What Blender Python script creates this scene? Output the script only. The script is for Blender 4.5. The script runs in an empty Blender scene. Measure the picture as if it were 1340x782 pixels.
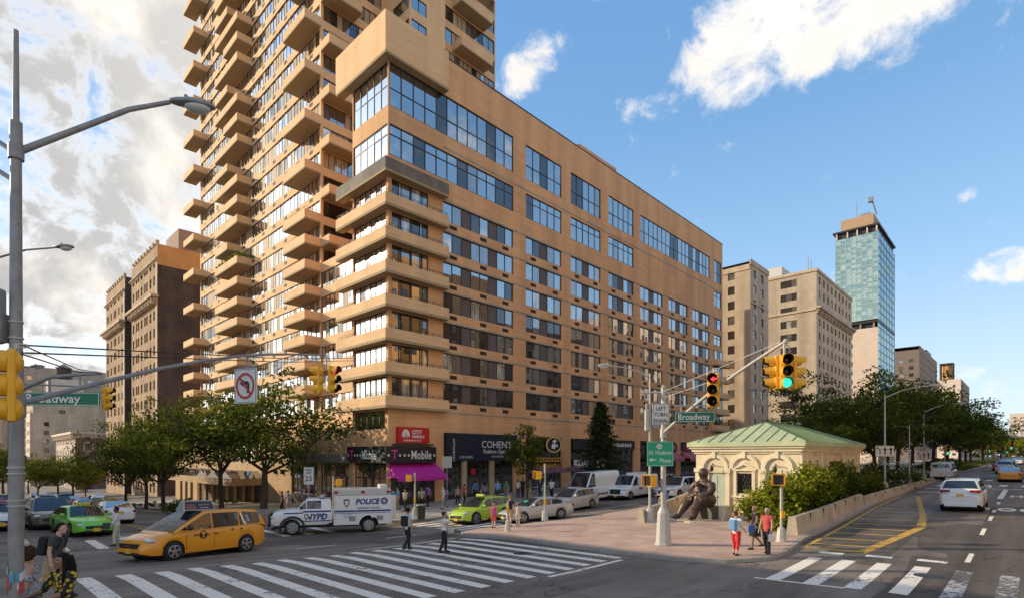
import bpy, bmesh, math, random
from mathutils import Vector, Matrix
random.seed(7)
sc = bpy.context.scene
COL = sc.collection
PI = math.pi
# ------------------------------------------------------------------ street frame
# r runs north along the avenue, l runs west along the cross street; origin = corner of the brick block
TH = math.atan2(.7212, .6927)
CT, ST = math.cos(TH), math.sin(TH)
WX, WY = -10.31, 45.2
EYE = 4.0
RB = [(-900, 2.4), (-100, 1.9), (-60, 1.6), (-45, 1.35), (-34, 1.08), (-30, .9), (-27, .72), (-24, .62), (-21, .47), (-18, .33), (-15, .2), (-11, .1), (-7, .08), (-4, .12), (-1, .17),
      (2, .24), (5, .33), (8, .45), (11, .57), (14, .67), (18, .75), (24, .8), (32, .87), (45, 1.0), (60, 1.15), (100, 1.4), (200, 1.8), (400, 2.4), (1600, 4)]
FB = [(-900, .4), (-46, .38), (-36, .3), (-31, .12), (-26, .02), (-20, -.1), (-17, -.28), (-14, -.45), (-10, -.55), (-4, -.56), (0, -.6), (10, -1.0), (20, -1.5), (30, -2.0),
      (40, -2.5), (60, -3.4), (100, -4.9), (180, -7.2), (400, -10), (1600, -14)]
def lerp_table(t, x):
    if x <= t[0][0]: return t[0][1]
    for (a, va), (b, vb) in zip(t, t[1:]):
        if x <= b: return va + (vb - va) * (x - a) / (b - a)
    return t[-1][1]
def gz(r, l): return lerp_table(RB, r) + lerp_table(FB, l)
def P(r, l, z=None):
    if z is None: z = gz(r, l)
    return Vector((WX + CT * r - ST * l, WY + ST * r + CT * l, z))
def RL(x, y):
    dx, dy = x - WX, y - WY
    return CT * dx + ST * dy, -ST * dx + CT * dy
F_PX, U0, V0 = 710.0, 670.0, 595.0
def at(u, v):
    """street coordinates of the ground seen at a pixel of the photograph"""
    d = 25.0
    a = (u - U0) / F_PX
    for _ in range(60):
        r, l = RL(a * d, d)
        dn = F_PX * (EYE - gz(r, l)) / max(v - V0, 1e-3)
        d = .6 * d + .4 * min(dn, 900)
    return RL(a * d, d)
def l_on(u, r):
    a = (u - U0) / F_PX
    return (WX + CT * r - a * (WY + ST * r)) / (ST + a * CT)
def r_on(u, l):
    a = (u - U0) / F_PX
    return (a * (WY + CT * l) - WX + ST * l) / (CT - a * ST)

# ------------------------------------------------------------------ mesh builder
TMP = bpy.data.scenes.new('workbench')
def evaluated_mesh(o):
    TMP.collection.objects.link(o); vl = TMP.view_layers[0]; vl.update()
    me = bpy.data.meshes.new_from_object(o.evaluated_get(vl.depsgraph)); TMP.collection.objects.unlink(o)
    return me
class MB:
    def __init__(self):
        self.v, self.f, self.m, self.s = [], [], [], []
        self.T = None
    def add(self, vs, fs, mi=0, smooth=False):
        b = len(self.v)
        if self.T is not None:
            vs = [self.T @ Vector(p) for p in vs]
        self.v += [tuple(p) for p in vs]
        for q in fs:
            self.f.append(tuple(b + i for i in q)); self.m.append(mi); self.s.append(smooth)
        return self
    def box(self, x0, x1, y0, y1, z0, z1, mi=0):
        vs = [(x, y, z) for z in (z0, z1) for y in (y0, y1) for x in (x0, x1)]
        return self.add(vs, [(0, 2, 3, 1), (4, 5, 7, 6), (0, 1, 5, 4), (2, 6, 7, 3), (0, 4, 6, 2), (1, 3, 7, 5)], mi)
    def cbox(self, c, s, mi=0):
        return self.box(c[0] - s[0] / 2, c[0] + s[0] / 2, c[1] - s[1] / 2, c[1] + s[1] / 2, c[2] - s[2] / 2, c[2] + s[2] / 2, mi)
    def quad(self, a, b, c, d, mi=0):
        return self.add([a, b, c, d], [(0, 1, 2, 3)], mi)
    def ngon(self, pts, mi=0):
        return self.add(pts, [tuple(range(len(pts)))], mi)
    def tube(self, pts, rad, n=8, mi=0, caps=True, smooth=True, squash=None):
        pts = [Vector(p) for p in pts]
        if not isinstance(rad, (list, tuple)): rad = [rad] * len(pts)
        vs, fs = [], []
        up = Vector((0, 0, 1))
        prev = None
        for i, p in enumerate(pts):
            d = (pts[min(i + 1, len(pts) - 1)] - pts[max(i - 1, 0)])
            if d.length < 1e-9: d = Vector((0, 0, 1))
            d.normalize()
            if prev is None:
                x = d.cross(up)
                if x.length < .05: x = d.cross(Vector((1, 0, 0)))
            else:
                x = prev - d * prev.dot(d)
                if x.length < 1e-4: x = d.cross(up)
            x.normalize(); prev = x
            y = d.cross(x)
            for k in range(n):
                a = 2 * PI * k / n
                vs.append(p + x * (math.cos(a) * rad[i]) + y * (math.sin(a) * rad[i] * (squash or 1)))
        for i in range(len(pts) - 1):
            for k in range(n):
                fs.append((i * n + k, i * n + (k + 1) % n, (i + 1) * n + (k + 1) % n, (i + 1) * n + k))
        self.add(vs, fs, mi, smooth)
        if caps:
            self.add(vs[:n], [tuple(range(n - 1, -1, -1))], mi)
            self.add(vs[-n:], [tuple(range(n))], mi)
        return self
    def lathe(self, prof, n=16, mi=0, smooth=True, c=(0, 0, 0), axis='z', caps=True):
        vs, fs = [], []
        for (r, z) in prof:
            for k in range(n):
                a = 2 * PI * k / n
                q = (math.cos(a) * r, math.sin(a) * r, z)
                if axis == 'y': q = (q[0], q[2], q[1])
                if axis == 'x': q = (q[2], q[0], q[1])
                vs.append((c[0] + q[0], c[1] + q[1], c[2] + q[2]))
        for i in range(len(prof) - 1):
            for k in range(n):
                fs.append((i * n + k, i * n + (k + 1) % n, (i + 1) * n + (k + 1) % n, (i + 1) * n + k))
        self.add(vs, fs, mi, smooth)
        if caps: self.add(vs[:n], [tuple(range(n))], mi); self.add(vs[-n:], [tuple(range(n))], mi)
        return self
    def ball(self, c, rad, nu=12, nv=8, mi=0, fn=None):
        if not isinstance(rad, (tuple, list)): rad = (rad,) * 3
        vs, fs = [], []
        for j in range(nv + 1):
            ph = PI * j / nv
            for i in range(nu):
                a = 2 * PI * i / nu
                q = Vector((math.sin(ph) * math.cos(a) * rad[0], math.sin(ph) * math.sin(a) * rad[1], math.cos(ph) * rad[2]))
                if fn: q = fn(q)
                vs.append((c[0] + q[0], c[1] + q[1], c[2] + q[2]))
        for j in range(nv):
            for i in range(nu):
                fs.append((j * nu + i, (j + 1) * nu + i, (j + 1) * nu + (i + 1) % nu, j * nu + (i + 1) % nu))
        return self.add(vs, fs, mi, True)
    def prism(self, poly, z0, z1, mi=0, axis='z', smooth=False):
        """poly extruded along an axis: z (x,y), y (x,z) or x (y,z)"""
        def q(p, h):
            return (p[0], p[1], h) if axis == 'z' else ((p[0], h, p[1]) if axis == 'y' else (h, p[0], p[1]))
        n = len(poly)
        vs = [q(p, z0) for p in poly] + [q(p, z1) for p in poly]
        fs = [(i, (i + 1) % n, n + (i + 1) % n, n + i) for i in range(n)]
        self.add(vs, fs, mi, smooth)
        self.add(vs[:n], [tuple(range(n - 1, -1, -1))], mi); self.add(vs[n:], [tuple(range(n))], mi)
        return self
    def wall(self, O, X, N, w, z0, z1, ops, depth=.25, mi=0, mr=None):
        """a wall sheet with real openings (x0,x1,za,zb) and reveals running inward"""
        O, X, N = Vector(O), Vector(X), Vector(N)
        mr = mi if mr is None else mr
        xs = sorted({0.0, float(w)} | {o[0] for o in ops} | {o[1] for o in ops})
        zs = sorted({float(z0), float(z1)} | {o[2] for o in ops} | {o[3] for o in ops})
        xs = [x for x in xs if -1e-6 <= x <= w + 1e-6]; zs = [z for z in zs if z0 - 1e-6 <= z <= z1 + 1e-6]
        def q(x, z, d=0): return O + X * x - N * d + Vector((0, 0, z))
        for za, zb in zip(zs, zs[1:]):
            zc = (za + zb) / 2
            row = [o for o in ops if o[2] < zc < o[3]]
            start = None
            for xa, xb in zip(xs, xs[1:]):
                xc = (xa + xb) / 2
                hole = any(o[0] < xc < o[1] for o in row)
                if hole:
                    if start is not None: self.quad(q(start, za), q(xa, za), q(xa, zb), q(start, zb), mi)
                    start = None
                elif start is None: start = xa
            if start is not None: self.quad(q(start, za), q(xs[-1], za), q(xs[-1], zb), q(start, zb), mi)
        for (xa, xb, za, zb) in ops:
            self.quad(q(xa, za), q(xb, za), q(xb, za, depth), q(xa, za, depth), mr)
            self.quad(q(xa, zb), q(xb, zb), q(xb, zb, depth), q(xa, zb, depth), mr)
            self.quad(q(xa, za), q(xa, zb), q(xa, zb, depth), q(xa, za, depth), mr)
            self.quad(q(xb, za), q(xb, zb), q(xb, zb, depth), q(xb, za, depth), mr)
        return self
    def obox(self, O, X, N, x0, x1, d0, d1, z0, z1, mi=0):
        """box in a wall's own frame: along X, outward N between d0 and d1"""
        O, X, N = Vector(O), Vector(X), Vector(N)
        vs = [O + X * x + N * d + Vector((0, 0, z)) for z in (z0, z1) for d in (d0, d1) for x in (x0, x1)]
        return self.add(vs, [(0, 2, 3, 1), (4, 5, 7, 6), (0, 1, 5, 4), (2, 6, 7, 3), (0, 4, 6, 2), (1, 3, 7, 5)], mi)
    def pane(self, O, X, N, x0, x1, z0, z1, d, mi):
        O, X, N = Vector(O), Vector(X), Vector(N)
        t = [random.uniform(-.011, .011) for _ in range(4)]
        pts = [O + X * x + N * (d + e) + Vector((0, 0, z)) for (x, z), e in zip(((x0, z0), (x1, z0), (x1, z1), (x0, z1)), (t[0], t[1], t[1] + t[2], t[0] + t[2]))]
        return self.ngon(pts, mi)
    def window(self, O, X, N, x0, x1, z0, z1, d, splits, mis, mf=0, fr=.07, trans=None):
        """frame and panes of one window, set back d behind the wall"""
        self.obox(O, X, N, x0, x1, -d - .06, -d + .05, z0, z0 + fr, mf)
        self.obox(O, X, N, x0, x1, -d - .06, -d + .05, z1 - fr, z1, mf)
        e = [x0] + [x0 + (x1 - x0) * s for s in splits] + [x1]
        for i, x in enumerate(e):
            a, b = (x, x + fr) if i == 0 else ((x - fr, x) if i == len(e) - 1 else (x - fr / 2, x + fr / 2))
            self.obox(O, X, N, a, b, -d - .05, -d + .04, z0 + fr, z1 - fr, mf)
        for i in range(len(e) - 1):
            mi = mis[i % len(mis)]
            zz = [z0] + ([z0 + (z1 - z0) * trans] if trans else []) + [z1]
            for k in range(len(zz) - 1):
                self.pane(O, X, N, e[i], e[i + 1], zz[k], zz[k + 1], -d, mi)
        if trans:
            zt = z0 + (z1 - z0) * trans
            self.obox(O, X, N, x0 + fr, x1 - fr, -d - .04, -d + .03, zt - fr / 2, zt + fr / 2, mf)
        return self
    def text(self, s, size, O, X, Z, mi=0, align='CENTER', sx=1.0, depth=0.0, bold=0.0, shear=0.0):
        """lettering as mesh: O anchor (baseline), X reading direction, Z up"""
        cu = bpy.data.curves.new('lettering', 'FONT')
        cu.body = s; cu.size = size; cu.align_x = align; cu.offset = bold; cu.resolution_u = 2; cu.shear = shear
        o = bpy.data.objects.new('lettering', cu)
        me = evaluated_mesh(o)
        X, Z, O = Vector(X), Vector(Z), Vector(O)
        self.add([O + X * (v.co.x * sx) + Z * v.co.y for v in me.vertices], [tuple(p.vertices) for p in me.polygons], mi)
        bpy.data.objects.remove(o); bpy.data.curves.remove(cu); bpy.data.meshes.remove(me)
        return self
    def build(self, name, mats, parent=None, loc=None, rz=0.0):
        me = bpy.data.meshes.new(name)
        me.from_pydata(self.v, [], self.f)
        if not isinstance(mats, (list, tuple)): mats = [mats]
        for m in mats: me.materials.append(m)
        me.polygons.foreach_set('material_index', [min(i, len(mats) - 1) for i in self.m])
        me.polygons.foreach_set('use_smooth', self.s)
        me.update()
        o = bpy.data.objects.new(name, me); COL.objects.link(o)
        if parent is not None: o.parent = parent
        if loc is not None: o.location = loc
        if rz: o.rotation_euler = (0, 0, rz)
        return o
def fix_normals(o, merge=0.0):
    bm = bmesh.new(); bm.from_mesh(o.data)
    if merge: bmesh.ops.remove_doubles(bm, verts=bm.verts, dist=merge)
    bmesh.ops.recalc_face_normals(bm, faces=bm.faces)
    bm.to_mesh(o.data); bm.free()
    return o
def bevel(o, w=.02, seg=2, ang=40):
    m = o.modifiers.new('bevel', 'BEVEL'); m.width = w; m.segments = seg; m.limit_method = 'ANGLE'; m.angle_limit = math.radians(ang)
    return o
def tag(o, label=None, cat=None, group=None, kind=None):
    if label: o['label'] = label
    if cat: o['category'] = cat
    if group: o['group'] = group
    if kind: o['kind'] = kind
    return o
def thing(name, label, cat, loc=(0, 0, 0), rz=0.0, group=None):
    o = bpy.data.objects.new(name, None); COL.objects.link(o)
    o.location = loc; o.rotation_euler = (0, 0, rz); o.empty_display_size = .3
    return tag(o, label, cat, group)
def copy_tree(o, parent=None):
    c = o.copy(); COL.objects.link(c); c.parent = parent
    for ch in list(o.children): copy_tree(ch, c)
    return c

# ------------------------------------------------------------------ materials
def rgb(h):
    """hex of a real-world base colour (sRGB) to linear"""
    h = h.lstrip('#')
    c = [int(h[i:i + 2], 16) / 255 for i in (0, 2, 4)]
    return tuple(x / 12.92 if x <= .04045 else ((x + .055) / 1.055) ** 2.4 for x in c)
MATS = {}
def mat(name, col, rough=.7, metal=0.0, var=.12, scale=3.0, bump=0.0, bscale=40.0, spec=.5, streak=0.0, coat=0.0, emit=None, dirt=None, stretch=(1, 1, 1)):
    if name in MATS: return MATS[name]
    if isinstance(col, str): col = rgb(col)
    m = bpy.data.materials.new(name); m.use_nodes = True
    nt = m.node_tree; N, Lk = nt.nodes, nt.links
    b = N['Principled BSDF']
    b.inputs['Roughness'].default_value = rough; b.inputs['Metallic'].default_value = metal
    b.inputs['Specular IOR Level'].default_value = spec
    if coat: b.inputs['Coat Weight'].default_value = coat; b.inputs['Coat Roughness'].default_value = .05
    tc = N.new('ShaderNodeTexCoord'); mp = N.new('ShaderNodeMapping'); mp.inputs['Scale'].default_value = stretch
    Lk.new(tc.outputs['Object'], mp.inputs['Vector'])
    if var:
        n = N.new('ShaderNodeTexNoise'); n.inputs['Scale'].default_value = scale; n.inputs['Detail'].default_value = 6; n.inputs['Roughness'].default_value = .65
        Lk.new(mp.outputs[0], n.inputs['Vector'])
        rp = N.new('ShaderNodeValToRGB'); rp.color_ramp.elements[0].position = .3; rp.color_ramp.elements[1].position = .7
        lo = tuple(c * (1 - var) for c in col) if dirt is None else dirt
        rp.color_ramp.elements[0].color = (*lo, 1); rp.color_ramp.elements[1].color = (*(min(1, c * (1 + var)) for c in col), 1)
        Lk.new(n.outputs['Fac'], rp.inputs['Fac'])
        out = rp.outputs['Color']
        if streak:
            n2 = N.new('ShaderNodeTexNoise'); n2.inputs['Scale'].default_value = 1.0; n2.inputs['Detail'].default_value = 4
            mp2 = N.new('ShaderNodeMapping'); mp2.inputs['Scale'].default_value = (.45, .45, .05)
            Lk.new(tc.outputs['Object'], mp2.inputs['Vector']); Lk.new(mp2.outputs[0], n2.inputs['Vector'])
            r2 = N.new('ShaderNodeValToRGB'); r2.color_ramp.elements[0].position = .38; r2.color_ramp.elements[1].position = .62
            r2.color_ramp.elements[0].color = (1 - streak,) * 3 + (1,); r2.color_ramp.elements[1].color = (1, 1, 1, 1)
            Lk.new(n2.outputs['Fac'], r2.inputs['Fac'])
            mx = N.new('ShaderNodeMix'); mx.data_type = 'RGBA'; mx.blend_type = 'MULTIPLY'; mx.inputs['Factor'].default_value = 1
            Lk.new(out, mx.inputs['A']); Lk.new(r2.outputs['Color'], mx.inputs['B']); out = mx.outputs['Result']
        Lk.new(out, b.inputs['Base Color'])
    else:
        b.inputs['Base Color'].default_value = (*col, 1)
    if bump:
        n = N.new('ShaderNodeTexNoise'); n.inputs['Scale'].default_value = bscale; n.inputs['Detail'].default_value = 4
        Lk.new(mp.outputs[0], n.inputs['Vector'])
        bp = N.new('ShaderNodeBump'); bp.inputs['Strength'].default_value = bump; bp.inputs['Distance'].default_value = .02
        Lk.new(n.outputs['Fac'], bp.inputs['Height']); Lk.new(bp.outputs[0], b.inputs['Normal'])
    if emit:
        b.inputs['Emission Color'].default_value = (*emit[0], 1); b.inputs['Emission Strength'].default_value = emit[1]
    MATS[name] = m
    return m
def glass(name, body, refl=.35, rough=.02, curtain=0.0, tint=(1, 1, 1), fmax=.95):
    """window glass seen from outside: a dim interior or curtain behind a reflecting sheet"""
    if name in MATS: return MATS[name]
    m = bpy.data.materials.new(name); m.use_nodes = True
    nt = m.node_tree; N, Lk = nt.nodes, nt.links
    for n in list(N): N.remove(n)
    out = N.new('ShaderNodeOutputMaterial'); d = N.new('ShaderNodeBsdfDiffuse'); g = N.new('ShaderNodeBsdfGlossy'); mx = N.new('ShaderNodeMixShader')
    g.inputs['Roughness'].default_value = rough; g.inputs['Color'].default_value = (*tint, 1)
    tc = N.new('ShaderNodeTexCoord'); n = N.new('ShaderNodeTexNoise'); n.inputs['Scale'].default_value = 1.3; n.inputs['Detail'].default_value = 3
    mp = N.new('ShaderNodeMapping'); mp.inputs['Scale'].default_value = (2.5, 2.5, .5)
    Lk.new(tc.outputs['Object'], mp.inputs[0]); Lk.new(mp.outputs[0], n.inputs['Vector'])
    rp = N.new('ShaderNodeValToRGB'); rp.color_ramp.elements[0].position = .35; rp.color_ramp.elements[1].position = .65
    rp.color_ramp.elements[0].color = (*(c * (1 - curtain - .3) for c in body), 1); rp.color_ramp.elements[1].color = (*(min(1, c * 1.35) for c in body), 1)
    Lk.new(n.outputs['Fac'], rp.inputs[0]); Lk.new(rp.outputs[0], d.inputs['Color'])
    lw = N.new('ShaderNodeLayerWeight'); lw.inputs['Blend'].default_value = .35
    mr = N.new('ShaderNodeMapRange'); mr.inputs['To Min'].default_value = refl; mr.inputs['To Max'].default_value = fmax
    Lk.new(lw.outputs['Fresnel'], mr.inputs['Value']); Lk.new(mr.outputs[0], mx.inputs[0])
    Lk.new(d.outputs[0], mx.inputs[1]); Lk.new(g.outputs[0], mx.inputs[2]); Lk.new(mx.outputs[0], out.inputs[0])
    MATS[name] = m
    return m
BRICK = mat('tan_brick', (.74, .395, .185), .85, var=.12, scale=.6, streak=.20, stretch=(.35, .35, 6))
BRICK_SUN = mat('tan_brick_sunlit', (.80, .49, .25), .85, var=.09, scale=.9, streak=.14, stretch=(.35, .35, 6))  # lighter copy of the same brick, sunlight put into its colour
CONC = mat('concrete', (.42, .35, .26), .85, var=.18, scale=1.2, streak=.25)
CONC_GREY = mat('grey_concrete', (.25, .21, .165), .9, var=.2, scale=1.5, streak=.35)
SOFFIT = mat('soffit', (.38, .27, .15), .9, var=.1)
FRAME = mat('dark_bronze_frame', (.035, .03, .028), .45, var=0)
GRILLE = mat('dark_grille', (.035, .025, .02), .7, var=0)
PANEL = mat('taupe_panel', (.115, .085, .075), .6, var=.12, scale=.7)
TAN_PANEL = mat('tan_panel', (.43, .29, .17), .7, var=.1, scale=.7)
G_SKY = glass('glass_reflecting', (.03, .04, .05), .46)
G_GLINT = glass('glass_sunward', (.03, .04, .05), .46, rough=.14)
G_DARK = glass('glass_dark', (.025, .022, .02), .12, fmax=.6)
G_MID = glass('glass_mid', (.12, .105, .09), .30, curtain=.3)
G_CURT = glass('glass_curtain', (.50, .44, .36), .28, curtain=.35)
G_SHOP = glass('shop_glass', (.02, .018, .016), .10)
def goods():
    nt = G_SHOP.node_tree; N, Lk = nt.nodes, nt.links
    d = next(n for n in N if n.type == 'BSDF_DIFFUSE'); tc = next(n for n in N if n.type == 'TEX_COORD')
    v = N.new('ShaderNodeTexVoronoi'); v.distance = 'CHEBYCHEV'; v.inputs['Scale'].default_value = 2.6; v.inputs['Randomness'].default_value = .8; Lk.new(tc.outputs['Object'], v.inputs['Vector'])
    sp = N.new('ShaderNodeSeparateXYZ'); Lk.new(tc.outputs['Object'], sp.inputs[0])
    r = N.new('ShaderNodeMapRange'); r.inputs['From Min'].default_value = .2; r.inputs['From Max'].default_value = 3.2; r.inputs['To Min'].default_value = .30; r.inputs['To Max'].default_value = .03; Lk.new(sp.outputs['Z'], r.inputs[0])
    h = N.new('ShaderNodeHueSaturation'); h.inputs['Saturation'].default_value = .55; h.inputs['Value'].default_value = .5; Lk.new(v.outputs['Color'], h.inputs['Color'])
    x = N.new('ShaderNodeVectorMath'); x.operation = 'SCALE'; Lk.new(h.outputs[0], x.inputs[0]); Lk.new(r.outputs[0], x.inputs['Scale']); Lk.new(x.outputs[0], d.inputs['Color'])
goods()
G_CAR = glass('car_glass', (.022, .026, .03), .05, fmax=.55)
WHITE = mat('white_paint', (.72, .70, .66), .5, var=.05)
BLACK = mat('black_matte', (.012, .012, .013), .6, var=0)
STEEL = mat('galvanised_steel', (.27, .265, .26), .55, metal=.3, var=.2, scale=6, bump=.05)
PALE_STEEL = mat('pale_painted_steel', (.46, .43, .38), .5, metal=.1, var=.12, scale=5)
YELLOW = mat('signal_yellow', (.86, .42, .015), .45, var=.08, scale=4)
RUBBER = mat('rubber', (.014, .014, .015), .75, var=0)
CHROME = mat('rim_metal', (.42, .42, .43), .3, metal=.8, var=0)
RED_LENS = mat('red_lens', (.35, .01, .012), .25, var=0)
LAMP_LENS = mat('lamp_lens', (.55, .55, .52), .12, var=0, coat=.5)
SIGN_WHITE = mat('sign_white', (.70, .68, .63), .5, var=.04)
SIGN_BLACK = mat('sign_black', (.015, .015, .015), .5, var=0)
SIGN_GREEN = mat('sign_green', (.008, .16, .075), .45, var=.06)
SIGN_GREEN_B = mat('sign_green_bright', (.012, .36, .17), .45, var=.05)
SIGN_RED = mat('sign_red', (.52, .012, .012), .45, var=.04)
# ------------------------------------------------------------------ camera, sun, sky
cam_d = bpy.data.cameras.new('camera'); cam = bpy.data.objects.new('camera', cam_d); COL.objects.link(cam); sc.camera = cam
cam.location = (0, 0, EYE); cam.rotation_euler = (PI / 2, 0, 0)
cam_d.sensor_width = 36; cam_d.lens = 36 * F_PX / 1340; cam_d.shift_y = (V0 - 391) / 1340; cam_d.clip_start = .1; cam_d.clip_end = 6000
sc.view_settings.view_transform = 'Standard'; sc.view_settings.look = 'None'; sc.view_settings.exposure = 0
SUN = Vector((-.921, .197, .335)).normalized()
ld = bpy.data.lights.new('sun', 'SUN'); ld.energy = 5.0; ld.angle = math.radians(.5); ld.color = (1, .86, .61)
lo = bpy.data.objects.new('sun', ld); COL.objects.link(lo); lo.rotation_euler = SUN.to_track_quat('Z', 'Y').to_euler(); lo.location = (-60, 20, 60)
w = bpy.data.worlds.new('World'); sc.world = w; w.use_nodes = True
nt = w.node_tree; N, Lk = nt.nodes, nt.links
bg = N['Background']
sky = N.new('ShaderNodeTexSky'); sky.sky_type = 'NISHITA'; sky.sun_disc = False
sky.sun_elevation = math.asin(SUN.z); sky.sun_rotation = math.atan2(SUN.x, SUN.y)
sky.air_density = 1.0; sky.dust_density = 1.2; sky.ozone_density = 2.2
SKY_STRENGTH = .125
tc = N.new('ShaderNodeTexCoord')
def M(op, a, b=None, c=None):
    n = N.new('ShaderNodeMath'); n.operation = op
    for i, x in enumerate((a, b, c)):
        if x is None: continue
        if isinstance(x, (int, float)): n.inputs[i].default_value = x
        else: Lk.new(x, n.inputs[i])
    return n.outputs[0]
nrm = N.new('ShaderNodeVectorMath'); nrm.operation = 'NORMALIZE'; Lk.new(tc.outputs['Generated'], nrm.inputs[0])
DIR = nrm.outputs[0]
sep = N.new('ShaderNodeSeparateXYZ'); Lk.new(DIR, sep.inputs[0])
# a cloud layer seen in perspective: direction projected on a flat layer overhead
zc = M('ADD', M('MAXIMUM', sep.outputs['Z'], 0.0), .22)
cmb = N.new('ShaderNodeCombineXYZ'); Lk.new(M('DIVIDE', sep.outputs['X'], zc), cmb.inputs[0]); Lk.new(M('DIVIDE', sep.outputs['Y'], zc), cmb.inputs[1]); cmb.inputs[2].default_value = 3.7
def noise(vec, scale, detail, rough=.55, dist=0.0):
    n = N.new('ShaderNodeTexNoise'); n.inputs['Scale'].default_value = scale; n.inputs['Detail'].default_value = detail
    n.inputs['Roughness'].default_value = rough; n.inputs['Distortion'].default_value = dist; Lk.new(vec, n.inputs['Vector']); return n.outputs['Fac']
n1 = noise(cmb.outputs[0], 2.2, 7, .58, .2)
nf = noise(DIR, 13.0, 8, .64, .35)
def blob(u, v, rad, wgt, sx=1.0):
    """a patch of sky, as a direction from the ground, where cloud gathers (negative: clears)"""
    d = Vector(((u - U0) / F_PX, 1, (V0 - v) / F_PX)).normalized()
    dt = N.new('ShaderNodeVectorMath'); dt.operation = 'DISTANCE'
    Lk.new(DIR, dt.inputs[0]); dt.inputs[1].default_value = d
    mr = N.new('ShaderNodeMapRange'); mr.interpolation_type = 'SMOOTHSTEP'
    mr.inputs['From Min'].default_value = math.radians(rad); mr.inputs['From Max'].default_value = math.radians(rad) * .12
    mr.inputs['To Min'].default_value = 0; mr.inputs['To Max'].default_value = wgt
    Lk.new(dt.outputs['Value'], mr.inputs['Value']); return mr.outputs[0]
BLOBS = [(905, 105, 4.2, .34), (960, 82, 5.5, .40), (1020, 55, 6.5, .44), (1085, 30, 6.5, .44), (1150, 5, 6.5, .42), (1210, -30, 8, .40), (990, 20, 5, .30),
         (690, 85, 3.8, .38), (672, 105, 3.2, .32), (725, 65, 2.6, .22), (845, 165, 3.4, .30), (822, 140, 2.2, .24), (880, 230, 1.8, .24), (905, 285, 2.2, .26),
         (1312, 346, 2.3, .46), (1285, 350, 1.7, .40), (1335, 345, 2.3, .44), (1252, 260, 1.5, .36), (1270, 256, 1.2, .30), (1305, 285, 1.5, .26), (925, 8, 3, .28),
         (30, 60, 13, .42), (130, 110, 12, .44), (190, 40, 9, .36), (60, 250, 15, .5), (170, 290, 10, .46), (60, 400, 16, .46), (210, 130, 7, .34),
         (-250, 200, 32, .40), (-700, 300, 40, .36), (150, 200, 7, -.42), (205, 60, 5, -.25), (35, 165, 6, -.25), (225, 250, 5, -.2), (330, 90, 5, -.1)]
acc = None
for b_ in BLOBS:
    o_ = blob(*b_); acc = o_ if acc is None else M('ADD', acc, o_)
for d_, rad, wgt in (((0, -1, .45), 62, .5), ((0, .05, 1), 34, .36), ((.9, -.5, .5), 40, .34)):  # unseen cloud behind and overhead, added to warm and fill the shade
    dt = N.new('ShaderNodeVectorMath'); dt.operation = 'DISTANCE'; Lk.new(DIR, dt.inputs[0]); dt.inputs[1].default_value = Vector(d_).normalized()
    mr = N.new('ShaderNodeMapRange'); mr.interpolation_type = 'SMOOTHSTEP'; mr.inputs['From Min'].default_value = math.radians(rad); mr.inputs['From Max'].default_value = math.radians(rad) * .2
    mr.inputs['To Min'].default_value = 0; mr.inputs['To Max'].default_value = wgt; Lk.new(dt.outputs['Value'], mr.inputs['Value']); acc = M('ADD', acc, mr.outputs[0])
# the rest of the dome: scattered cloud from the noise, plus the unseen fill cloud
den = M('ADD', M('ADD', M('MULTIPLY', n1, 1.5), M('MULTIPLY', nf, 1.7)), M('SUBTRACT', M('MINIMUM', acc, .58), 1.865))
cov = N.new('ShaderNodeMapRange'); cov.interpolation_type = 'SMOOTHSTEP'; cov.inputs['From Min'].default_value = -.06; cov.inputs['From Max'].default_value = .44
Lk.new(den, cov.inputs['Value'])
thick = N.new('ShaderNodeMapRange'); thick.interpolation_type = 'SMOOTHSTEP'; thick.inputs['From Min'].default_value = .16; thick.inputs['From Max'].default_value = .42
Lk.new(den, thick.inputs['Value'])
# thick cloud towards the sun is seen from its shaded underside, thin edges glow
n3 = noise(DIR, 5.0, 5, .58, .2)
west = N.new('ShaderNodeMapRange'); west.inputs['From Min'].default_value = .1; west.inputs['From Max'].default_value = .75
west.inputs['To Min'].default_value = 0; west.inputs['To Max'].default_value = 1
Lk.new(M('MULTIPLY', sep.outputs['X'], -1.0), west.inputs['Value'])
shade = N.new('ShaderNodeMapRange'); shade.interpolation_type = 'SMOOTHSTEP'; shade.inputs['From Min'].default_value = .33; shade.inputs['From Max'].default_value = .56
Lk.new(n3, shade.inputs['Value'])
dark = M('MULTIPLY', M('MULTIPLY', thick.outputs[0], shade.outputs[0]), M('ADD', M('MULTIPLY', west.outputs[0], .75), .25))
ccol = N.new('ShaderNodeMix'); ccol.data_type = 'RGBA'; Lk.new(dark, ccol.inputs['Factor'])
ccol.inputs['A'].default_value = (.72, .67, .60, 1); ccol.inputs['B'].default_value = (.285, .29, .30, 1)
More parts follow.
